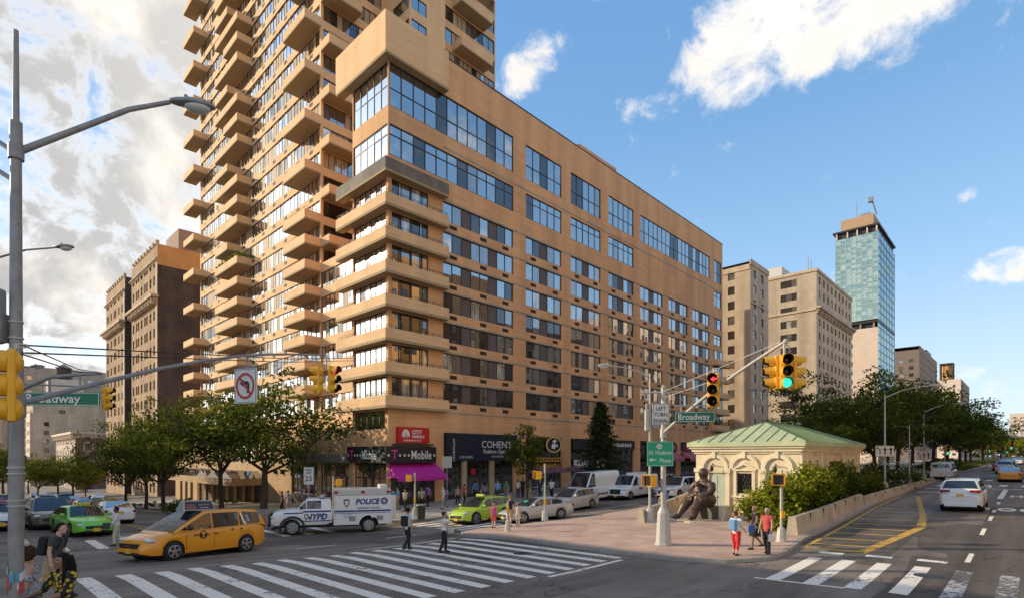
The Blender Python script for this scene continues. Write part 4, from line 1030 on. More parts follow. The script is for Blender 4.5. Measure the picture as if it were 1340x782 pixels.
for i in range(nfl):
    for j in range(6):
        a = (rG1 - rG0) * j / 6
        m.pane((rG0, 0, 0), RX, RN, a, a + (rG1 - rG0) / 6, 10 + i * fh + .45, 10 + (i + 1) * fh, 0, random.choice((1, 1, 2)))
    m.obox((rG0, 0, 0), RX, RN, 0, rG1 - rG0, -.05, .08, 10 + i * fh, 10 + i * fh + .45, 0)
for j in range(7): m.obox((rG0, 0, 0), RX, RN, (rG1 - rG0) * j / 6 - .05, (rG1 - rG0) * j / 6 + .1, -.05, .1, 10, zg1, 3)
m.build('side_curtain_wall', [mat('spandrel_blue', (.02, .06, .10), .3, var=0), GB3, GB, MULL], gt)
facade(gt, PINKSTONE, (rG0, 0, 0), LX, LN, lG1, 0, 48.5, [(7.6, 9.6)], floors(6, 3.2, 13, .8, 2.4), splits=(.5,), trans=None)
MB().box(rG0 + .8, rG1, .8, lG1 - .4, 48.5, zg0).box(rG0 - .3, rG1, -.2, lG1 + .3, 50.3, 50.9).build('setback_floor', [FRAME], gt)
for q in (1, 5, 9, 12.2): MB().box(rG0, rG0 + .5, q, q + .5, 48.5, 50.3).build('setback_column', [TERRA], gt)
shell(gt, GB3 if False else PINKSTONE, rG0, rG1, 0, lG1, 0, zg1)
MB().box(rG0 + .6, rG1, .4, lG1 - .5, zg1, zg1 + 2.2).box(rG0 - .5, rG1, -.4, lG1 + .8, zg1 + 2.2, zg1 + 2.8).build('roof_terrace', [FRAME], gt)
for q in (.2, 3, 6, 9, 12.4): MB().box(rG0 - .2, rG0 + .3, q, q + .4, zg1, zg1 + 2.2).build('terrace_column', [PINKSTONE], gt)
MB().box(rG0 + 1, rG1 - 4, 1.5, lG1 - 1.5, zg1 + 2.8, zg1 + 7).build('roof_house', [mat('muted_orange_panel', (.46, .29, .17), .9, var=.15)], gt)
m = MB(); m.box(rG0 + 3, rG0 + 6, 3, 6, zg1 + 7, zg1 + 8.5); m.tube([(rG0 + 3, 1, zg1 + 7), (rG0 + 1, 2, zg1 + 12)], .25, 6); m.box(rG0 + .2, rG0 + 1.6, 1.6, 3.0, zg1 + 11, zg1 + 12.6); m.tube([(rG0 + 3, 7, zg1 + 7), (rG0 + 3, 7, zg1 + 13)], .12, 5); m.tube([(rG0 + 3, 2, zg1 + 2.8), (rG0 + 12, .5, zg1 + 3.2)], .3, 6)
m.build('roof_crane', [STEEL], gt)
# lower masonry far up the avenue
up = bld('brown_brick_apartment_house', 'brown brick apartment house with a thin mast beyond the glass tower')
facade(up, TERRA, (292, 0, 0), RX, RN, 66, 0, 56, evenly(2, 64, 9, 1.8), floors(3, 3.4, 15), splits=(), cap=50)
facade(up, mat('grey_brown_brick', (.20, .145, .12), .9, var=.15), (292, 0, 0), LX, LN, 30, 0, 54, evenly(1, 29, 7, 1.8), floors(3, 3.4, 14), splits=(), cap=50)
shell(up, TERRA, 292, 358, 0, 30, 0, 56)
MB().box(293, 305, 17, 26, 53.6, 60).build('roof_bulkhead', [TERRA], up); MB().box(335, 352, 2, 12, 55.6, 60).build('roof_tank_house', [FRAME], up)
MB().tube([(296, 12, 54), (296, 12, 90)], .28, 5).build('mast', [FRAME], up)
up2 = bld('distant_brick_house', 'low reddish house half hidden behind the avenue trees with a tank frame on its roof')
facade(up2, TERRA, (470, -2, 0), RX, RN, 70, 0, 58, evenly(2, 68, 8, 2), floors(3, 4, 13), splits=(), cap=30)
facade(up2, PINKSTONE, (470, -2, 0), LX, LN, 30, 0, 58, evenly(1, 29, 5, 2), floors(3, 4, 13), splits=(), cap=30)
shell(up2, TERRA, 470, 540, -2, 28, 0, 58)
m = MB()
for a in (0, 7):
    for b in (0, 7): m.tube([(476 + a, 3 + b, 57.6), (476 + a, 3 + b, 70)], .5, 5)
m.box(475.5, 483.5, 2.5, 10.5, 69.6, 70.6); m.build('tank_frame', [FRAME], up2)
MB().lathe([(2.9, 59), (2.9, 69)], 12, c=(479.5, 6.5, 0)).build('roof_tank', [ORANGE_BRICK], up2)
up3 = bld('distant_pale_tower', 'small pale apartment tower at the far right end of the avenue')
facade(up3, PINKSTONE, (700, -62, 0), LX, LN, 40, 0, 45, evenly(1, 39, 7, 2.4), floors(3, 4, 10), splits=(), cap=30)
facade(up3, TERRA, (700, -62, 0), RX, RN, 40, 0, 45, evenly(1, 39, 5, 2.4), floors(3, 4, 10), splits=(), cap=30)
shell(up3, TERRA, 700, 740, -62, -22, 0, 45)
# the sides of the street behind and beside the camera (they shade the crossing and glow in the windows)
STREETB = [(-4, 26, 39, BEIGE2), (26.3, 62, 44, ORANGE_BRICK), (62.3, 96, 36, BEIGE2), (112, 160, 46, PINKSTONE)]
for i, (a, b, h, m_) in enumerate(STREETB):
    o = bld('avenue_apartment_house', ['pale brick apartment house on the east corner', 'orange brick apartment house on the east side', 'low pale apartment house on the east side mid block', 'tall stone apartment house on the east side further north'][i] + ' of the avenue outside the picture')
    facade(o, m_, (b, -52, 0), (-1, 0, 0), (0, 1, 0), b - a, 0, h, evenly(1, b - a - 1, int((b - a) / 3.6), 1.5), floors(4.2, 3.3, int((h - 5) / 3.3)), splits=(), cap=0)
    shell(o, m_, a, b, -68, -52, 0, h, ('r+', 'r-', 'l-'))
for i, (a, b, h) in enumerate([(-8.5, 20, 16.0), (20.2, 48, 15.6), (48.2, 90, 15.0)]):
    o = bld('row_building', ['four storey brick building on the southwest corner', 'four storey brick building second from the southwest corner', 'long low brick building furthest down the south side'][i] + ' outside the picture')
    facade(o, OLD_BRICK, (-30, b, 0), (0, -1, 0), (1, 0, 0), b - a, -5, h, evenly(1, b - a - 1, int((b - a) / 3.4), 1.4), floors(4.0, 3.3, 3), splits=(), cap=0)
    shell(o, OLD_BRICK, -46, -30, a, b, -5, h, ('r-', 'l+', 'l-'))
# ------------------------------------------------------------------ station house, sculpture, planter walls
STONE = mat('cream_limestone', (.76, .61, .40), .85, var=.10, scale=.9, streak=.12)
STONE_TRIM = mat('limestone_trim', (.80, .66, .45), .85, var=.08, scale=1.5, streak=.1)
COPPER = mat('green_copper', (.50, .52, .29), .65, var=.16, scale=1.2, streak=.15)
COPPER_D = mat('green_copper_seam', (.22, .30, .14), .65, var=.1)
DOORG = mat('pale_green_door', (.42, .45, .35), .6, var=.08)
H0, H1, HA, HB = 7.3, 21.3, -29.4, -23.4
hz = .38
hs = thing('station_house', 'small cream stone station house with arched walls and a green copper hipped roof', 'building', P(0, 0, 0), TH)
eave = 4.75
fo = [(4.15, 5.15, hz - .1, hz + 2.55), (2.55, 3.45, hz + 1.35, hz + 2.55)]     # measured from the north-east corner HA
MB().wall((H0, HA, 0), LX, LN, HB - HA, hz - .6, eave - .3, fo, .22).wall((H0, HA, 0), RX, RN, H1 - H0, hz - .6, eave - .3, [(5.6, 8.4, 2.2, 3.6)] + [(1.0, 1.9, 1.5, 3.3), (2.5, 3.4, 1.5, 3.3), (10.0, 10.9, 1.5, 3.3), (11.6, 12.5, 1.5, 3.3)], .25).quad((H1, HA, hz - .6), (H1, HB, hz - .6), (H1, HB, eave), (H1, HA, eave)).quad((H0, HB, hz - .6), (H1, HB, hz - .6), (H1, HB, eave), (H0, HB, eave)).build('wall', [STONE], hs)
for a in [(0.0, .55), (1.78, 2.08), (3.85, 4.12), (5.45, 6.0)]:
    w_ = MB(); w_.obox((H0, HA, 0), LX, LN, a[0], a[1], .002, .13, hz - .3, 2.95); w_.obox((H0, HA, 0), LX, LN, a[0] - .06, a[1] + .06, .002, .19, 2.951, 3.2); w_.obox((H0, HA, 0), LX, LN, a[0] - .05, a[1] + .05, .002, .2, hz - .35, hz + .35); w_.build('pilaster', [STONE_TRIM], hs)
def archring(O, X, N_, cx, z, ri, ro, d0, d1, n=14):
    O, X, N_ = Vector(O), Vector(X), Vector(N_); w_ = MB()
    def q(r, t, d): return O + X * (cx + r * math.cos(t)) + N_ * d + Vector((0, 0, z + r * math.sin(t)))
    for i in range(n):
        t0, t1 = PI * i / n, PI * (i + 1) / n
        w_.quad(q(ri, t0, d1), q(ro, t0, d1), q(ro, t1, d1), q(ri, t1, d1)); w_.quad(q(ro, t0, d0), q(ro, t0, d1), q(ro, t1, d1), q(ro, t1, d0)); w_.quad(q(ri, t0, d0), q(ri, t0, d1), q(ri, t1, d1), q(ri, t1, d0))
    w_.obox(O, X, N_, cx - .1, cx + .1, d0, d1 + .06, z + ri - .04, z + ro + .16)
    return w_
for cx in (1.15, 3.0, 4.8):
    w_ = archring((H0, HA, 0), LX, LN, cx, 3.2, .66, .86, .002, .13)
    rr = archring((H0, HA, 0), LX, LN, cx, 3.2, .86, .93, .002, .06); w_.add(rr.v, rr.f)
    w_.build('arch', [STONE_TRIM], hs)
for cx in (1.45, 2.95, 10.45, 12.05):
    archring((H0, HA, 0), RX, RN, cx, 3.2, .55, .75, .002, .12).build('arch', [STONE_TRIM], hs)
for a in (0, .62 - .02, 3.75, 5.0, 8.9, 13.4):
    MB().obox((H0, HA, 0), RX, RN, a + .003, a + .5, .002, .14, hz - .3, 4.1).build('pilaster', [STONE_TRIM], hs)
w_ = MB()
w_.window((H0, HA, 0), LX, LN, 2.55, 3.45, hz + 1.35, hz + 2.55, .12, [], [2], 0, .05)
for i in range(-3, 5):                                          # diagonal lattice
    for s in (1, -1):
        a0, b0 = 3.0 + i * .2 - .25, 3.0 + i * .2 + .25
        pts = []
        for t in range(9):
            x = (a0 + (b0 - a0) * t / 8); z = hz + 1.4 + (t / 8) * 1.1 if s > 0 else hz + 2.5 - (t / 8) * 1.1
            if 2.6 < x < 3.4: pts.append((H0 + .08, HA + x, z))
        if len(pts) > 1: w_.tube(pts, .014, 4)
w_.build('lattice_window', WM, hs)
w_ = MB(); O_ = (H0, HA, 0)
w_.obox(O_, LX, LN, 2.38, 2.55, .002, .09, hz + 1.2, hz + 2.7); w_.obox(O_, LX, LN, 3.45, 3.62, .002, .09, hz + 1.2, hz + 2.7); w_.obox(O_, LX, LN, 2.3, 3.7, .002, .14, hz + 1.1, hz + 1.2); w_.obox(O_, LX, LN, 2.3, 3.7, .002, .14, hz + 2.701, hz + 2.79)
for s in (-1, 1): w_.add([(H0 - .12, HA + 3.0, hz + 3.2), (H0 - .12, HA + 3.0 + s * .75, hz + 2.8), (H0 - .12, HA + 3.0 + s * .55, hz + 2.8), (H0 - .12, HA + 3.0, hz + 3.05), (H0 - .002, HA + 3.0, hz + 3.2), (H0 - .002, HA + 3.0 + s * .75, hz + 2.8)], [(0, 1, 2, 3), (0, 1, 5, 4)])
w_.build('window_hood', [STONE_TRIM], hs)
w_ = MB(); w_.obox(O_, LX, LN, 4.15, 5.15, -.16, -.1, hz - .1, hz + 2.55)
for a in (4.22, 4.68):
    for z in (.15, 1.35): w_.obox(O_, LX, LN, a, a + .4, -.1, -.08, hz + z, hz + z + 1.05)
d_ = w_.build('door', [DOORG], hs); MB().ball((H0 + .06, HA + 4.66, hz + 1.05), .04, 8, 6).build('handle', [FRAME], d_)
for q in (1.15, 4.8):
    w_ = MB(); w_.tube([(H0, HA + q, 3.35), (H0 - .3, HA + q, 3.5), (H0 - .45, HA + q, 3.35)], .03, 6); w_.lathe([(.03, 3.0), (.11, 3.08), (.13, 3.3), (.05, 3.38)], 8, c=(H0 - .45, HA + q, 0)); w_.build('wall_lantern', [FRAME], hs)
MB().window((H0, HA, 0), RX, RN, 5.6, 8.4, 2.2, 3.6, .15, [.33, .66], [2]).build('window', WM, hs)
for a in (1.0, 2.5, 10.0, 11.6): MB().window((H0, HA, 0), RX, RN, a, a + .9, 1.5, 3.3, .15, [], [2]).build('window', WM, hs)
w_ = MB(); EO = .42
for k, (d, za, zb) in enumerate(((.1, 4.1, 4.22), (.2, 4.221, 4.4), (.32, 4.401, 4.52))):
    w_.box(H0 - d, H1 + d, HA - d, HB + d, za, zb)
w_.build('stone_cornice', [STONE_TRIM], hs)
w_ = MB(); a, b, c_, d_ = H0 - EO, H1 + EO, HA - EO, HB + EO; lm = (HA + HB) / 2
w_.box(a, b, c_, d_, 4.521, 4.78); gut = w_
rz_ = 6.1; ra, rb = H0 + 3.4, H1 - 3.4
w_ = MB(); A_ = [(a, c_, 4.782), (b, c_, 4.782), (b, d_, 4.782), (a, d_, 4.782)]; R_ = [(ra, lm, rz_), (rb, lm, rz_)]
w_.add(A_ + R_, [(0, 1, 5, 4), (1, 2, 5), (2, 3, 4, 5), (3, 0, 4)])
ro = w_.build('roof', [COPPER], hs); gut.build('gutter', [COPPER], ro)
w_ = MB()
def seam(p, q): w_.tube([Vector(p) + Vector((0, 0, .02)), Vector(q) + Vector((0, 0, .02))], .024, 5)
for i in range(1, 10):                                          # front hip
    t = i / 10; l_ = c_ + (d_ - c_) * t; k = min(t, 1 - t) * 2
    seam((a, l_, 4.782), (a + (ra - a) * k, l_, 4.782 + (rz_ - 4.782) * k))
for i in range(1, 24):
    r_ = a + (b - a) * i / 24; k = min(1, (r_ - a) / (ra - a), (b - r_) / (b - rb))
    seam((r_, c_, 4.782), (r_, c_ + (lm - c_) * k, 4.782 + (rz_ - 4.782) * k))
for p, q in ((A_[0], R_[0]), (A_[3], R_[0]), (A_[1], R_[1]), (R_[0], R_[1])): seam(p, q)
w_.build('standing_seams', [COPPER_D], ro)
MB().lathe([(.12, 5.95), (.12, 6.2), (.22, 6.22), (.22, 6.32), (.02, 6.4)], 12, c=(17.5, -26.4, 0)).build('roof_fan', [STEEL], hs)

def remesh(name, m, mats_, parent, voxel, smooth=4, loc=None, rz=0):
    """one continuous surface from overlapping shapes"""
    o = m.build('shape', mats_)
    fix_normals(o)
    md = o.modifiers.new('r', 'REMESH'); md.mode = 'VOXEL'; md.voxel_size = voxel; md.use_smooth_shade = True
    sm = o.modifiers.new('s', 'SMOOTH'); sm.iterations = smooth; sm.factor = .5
    COL.objects.unlink(o); me = evaluated_mesh(o)
    me.name = name; old_ = o.data
    bpy.data.objects.remove(o); bpy.data.meshes.remove(old_)
    me.materials.clear()
    for q in mats_: me.materials.append(q)
    me.polygons.foreach_set('use_smooth', [True] * len(me.polygons))
    o = bpy.data.objects.new(name, me); COL.objects.link(o)
    if parent is not None: o.parent = parent
    if loc is not None: o.location = loc
    if rz: o.rotation_euler = (0, 0, rz)
    return o
BRONZE = mat('brown_bronze', (.095, .062, .045), .42, metal=.55, var=.2, scale=2)
stat = thing('bronze_sculpture', 'rounded brown bronze sculpture of a seated figure holding a child on the brick plaza', 'sculpture', P(4.2, -25.3, gz(4.2, -25.3) + .13), TH - math.radians(22)); stat.scale = (.9,) * 3
def V(x, y, z): return Vector((x, y, z))
m = MB()                                                         # faces -x; y to the figure's right hand side
m.ball((.15, 0, 1.15), (.62, .72, .52), 20, 14); m.ball((.12, 0, 1.65), (.5, .62, .55), 20, 14); m.ball((.08, 0, 2.1), (.42, .68, .36), 20, 14)
m.tube([(.05, 0, 2.2), (.0, 0, 2.55)], [.26, .24], 14); m.ball((-.02, 0, 2.82), (.31, .3, .35), 20, 14)
m.ball((-.32, 0, 2.8), (.07, .055, .09), 10, 8)
for s, kz, fx, fy in ((1, 1.12, -1.75, .62), (-1, 1.1, -1.45, -.42)):
    m.tube([(.1, s * .4, 1.05), (-.45, s * .46, 1.2), (-.85, s * .46, kz)], [.42, .38, .31], 16)
    m.tube([(-.85, s * .46, kz), (-1.1, s * .5, .75), (fx + .3, fy, .22)], [.31, .29, .17], 16)
    m.tube([(fx + .38, fy, .16), (fx + .1, fy, .13), (fx - .12, fy, .1)], [.15, .15, .1], 12); 
    for k in range(5): m.ball((fx - .2, fy + (k - 2) * .055, .07), (.07, .035, .045), 8, 6)
    m.tube([(.05, s * .62, 2.2), (-.12, s * .82, 1.85), (-.3, s * .78, 1.6)], [.24, .25, .2], 14)
    m.tube([(-.3, s * .78, 1.6), (-.62, s * .4, 1.52), (-.76, -s * .02, 1.5)], [.21, .19, .13], 14)
    m.ball((-.78, -s * .1, 1.5 + s * .07), (.14, .18, .11), 12, 8)
    for k in range(4): m.tube([(-.8, -s * .16, 1.42 + s * .07 + k * .05), (-.86, -s * .26, 1.4 + s * .07 + k * .05), (-.82, -s * .34, 1.39 + s * .07 + k * .05)], [.035, .033, .028], 6)
m.ball((-.5, -.02, 1.78), (.2, .24, .3), 14, 10); m.ball((-.52, 0, 2.13), (.16, .15, .17), 14, 10)
for s in (1, -1): m.tube([(-.5, s * .2, 1.9), (-.62, s * .26, 1.72), (-.7, s * .1, 1.66)], [.09, .08, .06], 10); m.tube([(-.55, s * .12, 1.5), (-.8, s * .17, 1.36), (-.86, s * .17, 1.12)], [.12, .1, .08], 10)
remesh('figure', m, [BRONZE], stat, .035, 6)
bevel(MB().box(-.15, .95, -.85, .55, -.3, .78).build('stone_block', [mat('dark_block', (.10, .085, .07), .7, var=.2)], stat), .03)
bevel(MB().box(-2.1, 1.15, -1.1, 1.05, -.35, -.02).build('plinth', [STONE], stat), .03)
bevel(MB().box(.35, 1.0, -1.35, -.86, -.02, .85).build('side_block', [STONE], stat), .03)
BARR = mat('barrier_concrete', (.50, .41, .29), .9, var=.18, scale=1.3, streak=.25, bump=.1)
def barrier(name, label, pts, h0, h1, group=None, wd=.34):
    """low planter wall along street coordinates with a sloped outer face"""
    t = thing(name, label, 'planter wall', P(*pts[0]), TH)
    o0 = pts[0]; zz = gz(*o0)
    m = MB(); n = len(pts); vs = []
    for i, (r, l) in enumerate(pts):
        z = gz(r, l) - zz; h = h0 + (h1 - h0) * i / (n - 1)
        for dx, dz in ((-wd * .75, .05), (-wd * .38, h), (wd * .38, h), (wd * .75, .05)): vs.append((r - o0[0], l - o0[1] + dx, z + dz))
    fs = [(i * 4 + k, i * 4 + k + 1, i * 4 + k + 5, i * 4 + k + 4) for i in range(n - 1) for k in range(3)] + [(0, 1, 2, 3), (n * 4 - 4, n * 4 - 3, n * 4 - 2, n * 4 - 1)]
    m.add(vs, fs); bevel(m.build('wall_body', [BARR], t), .03)
    m = MB()
    for i in range(1, n - 1): m.box(pts[i][0] - o0[0] - .012, pts[i][0] - o0[0] + .012, pts[i][1] - o0[1] - wd * .5 - .02, pts[i][1] - o0[1] + wd * .5 + .02, gz(*pts[i]) - zz + .3, gz(*pts[i]) - zz + h0 + (h1 - h0) * i / (n - 1) + .004)
    m.build('joint', [SOIL], t)
    return t
barrier('planter_wall', 'tan concrete planter wall along the right side of the hedge, front piece', [(.6 + i * 2.2, -31.0) for i in range(7)], .92, .82)
barrier('planter_wall', 'low tan concrete planter wall running on north behind the front piece', [(13.9 + i * 3.3, -31.05) for i in range(11)], .62, .5)
barrier('planter_wall', 'short concrete wall left of the bronze sculpture', [(.9, -23.2), (4, -22.6), (7.2, -22.0), (10.4, -21.4)], .8, .95)
# ------------------------------------------------------------------ foliage
def leafm(name, c): 
    m = bpy.data.materials.new(name); m.use_nodes = True; nt = m.node_tree; N, Lk = nt.nodes, nt.links
    for n in list(N): N.remove(n)
    out = N.new('ShaderNodeOutputMaterial'); d = N.new('ShaderNodeBsdfDiffuse'); t = N.new('ShaderNodeBsdfTranslucent'); mx = N.new('ShaderNodeMixShader'); mx.inputs[0].default_value = .35
    tc = N.new('ShaderNodeTexCoord'); n = N.new('ShaderNodeTexNoise'); n.inputs['Scale'].default_value = .7; n.inputs['Detail'].default_value = 4; Lk.new(tc.outputs['Object'], n.inputs[0])
    r = N.new('ShaderNodeValToRGB'); r.color_ramp.elements[0].position = .3; r.color_ramp.elements[1].position = .7; r.color_ramp.elements[0].color = (*(x * .6 for x in c), 1); r.color_ramp.elements[1].color = (*(min(1, x * 1.35) for x in c), 1)
    Lk.new(n.outputs[0], r.inputs[0]); Lk.new(r.outputs[0], d.inputs[0]); Lk.new(r.outputs[0], t.inputs[0]); Lk.new(d.outputs[0], mx.inputs[1]); Lk.new(t.outputs[0], mx.inputs[2]); Lk.new(mx.outputs[0], out.inputs[0]); return m
LEAF = [leafm('leaf_mid', (.085, .112, .02)), leafm('leaf_dark', (.042, .062, .014)), leafm('leaf_light', (.19, .20, .03))]
LEAF_Y = [leafm('leaf_yellow_green', (.26, .24, .02)), leafm('leaf_yellow_mid', (.15, .17, .02)), leafm('leaf_yellow_light', (.36, .32, .03))]
NEEDLE = [leafm('needle_mid', (.040, .062, .020)), leafm('needle_dark', (.018, .03, .012)), leafm('needle_light', (.075, .095, .025))]
YEW = [leafm('yew_mid', (.15, .18, .02)), leafm('yew_dark', (.035, .055, .012)), leafm('yew_light', (.44, .43, .045))]
BARK = mat('bark', (.075, .052, .036), .95, var=.35, scale=6, bump=.4, bscale=20, stretch=(3, 3, .6))
rnd = random.Random(11)
def rv(s=1.0):
    while True:
        v = Vector((rnd.uniform(-1, 1), rnd.uniform(-1, 1), rnd.uniform(-1, 1)))
        if .05 < v.length < 1: return v.normalized() * s
def leaf(m, c, s, mi, up=.5):
    n = (rv() + Vector((0, 0, up))).normalized(); x = n.orthogonal().normalized(); x.rotate(Matrix.Rotation(rnd.uniform(0, 2 * PI), 3, n)); y = n.cross(x)
    a, b = s * rnd.uniform(.75, 1.25), s * rnd.uniform(.4, .62)
    m.v += [tuple(c - x * a), tuple(c + y * b - x * a * .1 + n * s * .1), tuple(c + x * a), tuple(c - y * b - x * a * .1 + n * s * .1)]
    k = len(m.v) - 4; m.f.append((k, k + 1, k + 2, k + 3)); m.m.append(mi); m.s.append(False)
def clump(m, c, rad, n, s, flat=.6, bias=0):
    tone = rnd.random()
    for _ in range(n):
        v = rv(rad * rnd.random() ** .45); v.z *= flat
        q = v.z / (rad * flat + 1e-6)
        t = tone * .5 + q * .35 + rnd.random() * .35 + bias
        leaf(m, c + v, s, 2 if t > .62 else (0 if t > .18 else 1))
def grow_tree(seed, h, cw, trunk_h, tr, n_clump, n_leaf, s, lean=(0, 0), flat=.55, cz=.62, spread=1.0, crown_flat=.42):
    """trunk with limbs and a crown of separate leaf clumps"""
    rnd.seed(seed)
    T = MB(); top = Vector((lean[0] * h, lean[1] * h, h * .82))
    th = Vector((lean[0] * trunk_h * .6, lean[1] * trunk_h * .6, trunk_h))
    T.tube([(0, 0, -.2), (0, 0, .15), th * .5 + rv(.06), th], [tr * 1.5, tr * 1.1, tr * .92, tr * .8], 10)
    tips = []; L = MB()
    nl = 7
    for i in range(nl):
        a = 2 * PI * i / nl + rnd.uniform(-.3, .3); el = rnd.uniform(.55, 1.25) if i < nl - 1 else 1.5
        ln = (h - trunk_h) * rnd.uniform(.6, .9)
        d = Vector((math.cos(a) * math.cos(el) * cw / h * 1.7, math.sin(a) * math.cos(el) * cw / h * 1.7, math.sin(el)))
        pts = [th * rnd.uniform(.85, 1.0)]; rad = [tr * rnd.uniform(.4, .55)]
        for k in range(1, 5):
            pts.append(pts[0] + d * ln * k / 4 + rv(.06 * ln) + Vector((0, 0, .02 * k * k * ln * .2))); rad.append(rad[0] * (1 - k / 4.6))
        T.tube(pts, rad, 7, caps=False)
        for k in (2, 3, 4):
            for _ in range(2):
                e = pts[k] + rv(ln * .3); e.z = max(e.z, trunk_h * .9)
                T.tube([pts[k - 1], (pts[k - 1] + e) / 2 + rv(.1), e], [rad[k - 1] * .55, rad[k - 1] * .35, .012], 5, caps=False); tips.append(e)
        tips.append(pts[-1])
    cen = Vector((lean[0] * h * .8, lean[1] * h * .8, trunk_h + (h - trunk_h) * .5))
    for i in range(n_clump):
        if i < len(tips): c = tips[i] + rv(.2)
        else:
            v = rv(rnd.uniform(.45, 1.0)); c = cen + Vector((v.x * cw * .5 * spread, v.y * cw * .5 * spread, v.z * (h - trunk_h) * .5))
            if v.z < -.2: c.z += rnd.random() * .8
        rr = cw * rnd.uniform(.09, .2)
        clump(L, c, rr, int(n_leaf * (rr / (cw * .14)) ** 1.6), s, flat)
    return T, L
class Kind:
    def __init__(self, T, L, leafs): self.T, self.L, self.leafs = T, L, leafs
def plant_tree(kind, name, label, r, l, rz, scale=1.0, group=None, proto={}, z=None, xyscale=1.0):
    o = thing(name, label, 'tree', P(r, l, (gz(r, l) + .12) if z is None else z), rz, group)
    o.scale = (scale * xyscale, scale * xyscale, scale)
    k = id(kind)
    if k not in proto: proto[k] = (kind.T.build('trunk', [BARK], o), kind.L.build('crown', kind.leafs, o))
    else:
        for q in proto[k]:
            c = q.copy(); COL.objects.link(c); c.parent = o
    return o
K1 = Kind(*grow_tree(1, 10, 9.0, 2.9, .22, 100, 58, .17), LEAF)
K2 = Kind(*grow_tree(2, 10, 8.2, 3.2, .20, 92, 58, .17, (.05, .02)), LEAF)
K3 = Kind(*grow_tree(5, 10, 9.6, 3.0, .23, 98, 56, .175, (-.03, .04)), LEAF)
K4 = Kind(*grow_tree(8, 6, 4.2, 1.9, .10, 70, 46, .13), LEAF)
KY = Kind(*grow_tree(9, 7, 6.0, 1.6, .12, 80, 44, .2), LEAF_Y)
# street trees before the tower
for i, (u, r, top_v, kd, lab, xs) in enumerate([
        (165, -11, 560, K1, 'leftmost of the three close street trees before the old apartment house', .8), (191, -11, 548, K2, 'middle one of the three close street trees left of the taxi', .85), (214, -10.8, 540, K3, 'dark street tree with a slanting second stem above the taxi bonnet', .82),
        (290, -6.5, 512, K2, 'dark leafy street tree before the entrance canopy', .95), (345, -5.5, 497, K3, 'largest dark street tree at the left end of the phone shop', 1.08)]):
    l = l_on(u, r); d = WY + ST * r + CT * l; h = EYE + (V0 - top_v) * d / F_PX - gz(r, l)
    plant_tree(kd, 'street_tree', lab, r, l, i * 1.3, h / 10.0, 'street trees along the cross street', xyscale=xs)
for d, u, top_v, kd, lab, xs in ((118, 112, 606, KY, 'yellow green young tree glowing in the sun far down the cross street', 1.0), (95, 50, 600, K2, 'dark tree far down the cross street right behind the left pole', 1.0), (150, 4, 588, K1, 'sunlit tree at the far left edge', 1.2), (110, -12, 578, K3, 'tree partly cut by the left edge', 1.0)):
    r, l = RL((u - U0) / F_PX * d, d); h = EYE + (V0 - top_v) * d / F_PX - gz(r, l)
    plant_tree(kd, 'street_tree', lab, r, l, u * .1, h / (7 if kd is KY else 10), xyscale=xs)
# two small trees on the avenue pavement
l = -6.2; r = r_on(690, l); plant_tree(K4, 'young_street_tree', 'small light green street tree in front of the optician', r, l, .4, 6.9 / 6, xyscale=.62)
rnd.seed(21); T = MB(); L = MB(); T.tube([(0, 0, -.2), (0, 0, 8.6)], [.14, .03], 7)
for i in range(110):
    t = i / 110; z = 2.3 + t * 6.3; rr = (1 - t) ** .8 * 2.4 + .2; a = i * 2.4; e = Vector((math.cos(a) * rr * rnd.uniform(.55, 1.1), math.sin(a) * rr * rnd.uniform(.55, 1.1), z - .1 * rr))
    T.tube([(0, 0, z), e * .5 + Vector((0, 0, z * .5 + .12)), e], [.03, .02, .008], 4, caps=False)
    for k in range(4): clump(L, Vector((0, 0, z)).lerp(e, .35 + .22 * k), .36, 17, .12, .6, -.12)
KC = Kind(T, L, NEEDLE); l = -6.2; r = r_on(786, l); plant_tree(KC, 'dark_pointed_tree', 'dark pointed street tree before the shop with the white banner', r, l, 0, 1.06)
# trees of the planted median and far pavements
MT = [(30, -25, 8.6, K2, .95), (37, -27.6, 10.0, K1, 1.0), (44, -24, 10.3, K3, 1.0), (52, -27.2, 10.2, K2, 1.1), (60, -25, 11.2, K1, 1.0), (88, -24, 12.5, K3, 1.1), (95, -28, 12.6, K2, 1.1), (106, -25, 13.2, K1, 1.1), (118, -28, 12.6, K3, 1.1), (130, -25, 12.0, K2, 1.1), (145, -27, 11.5, K1, 1.1),
      (176, -26, 13, K3, 1.1), (200, -27, 13, K2, 1.2), (228, -26, 13, K1, 1.2), (265, -27, 12, KY, 1.3), (300, -26, 13.0, K2, 1.3), (345, -27, 14, K3, 1.3), (400, -27, 14, K1, 1.4), (470, -27, 14, K2, 1.4)]
ORD = ['nearest', 'second', 'third', 'fourth', 'fifth', 'sixth', 'seventh', 'eighth', 'ninth', 'tenth', 'eleventh', 'twelfth', 'thirteenth', 'fourteenth', 'fifteenth', 'sixteenth', 'seventeenth', 'eighteenth', 'nineteenth']
for i, (r, l, h, kd, xs) in enumerate(MT):
    plant_tree(kd, 'median_tree', ('yellow lit tree on the median far up the avenue' if kd is KY else f'{ORD[i]} broad green tree of the median going up the avenue'), r, l, i * 1.7, h * (1.0, 1.12, .9, 1.16, .95, 1.06)[i % 6] / (7 if kd is KY else 10), 'trees of the planted median', xyscale=xs * (1, .85, 1.08, .9)[i % 4])
for i, (r, l, h, kd) in enumerate([(80, -5.5, 10, K1), (95, -5, 10.5, K3), (112, -5.5, 10, K2), (135, -5, 11, K1), (160, -5.5, 11, K2)]):
    plant_tree(kd, 'pavement_tree', f'{ORD[i]} tree on the far west pavement, seen behind the median trees', r, l, i * 2.1, h / 10, 'trees of the west pavement')
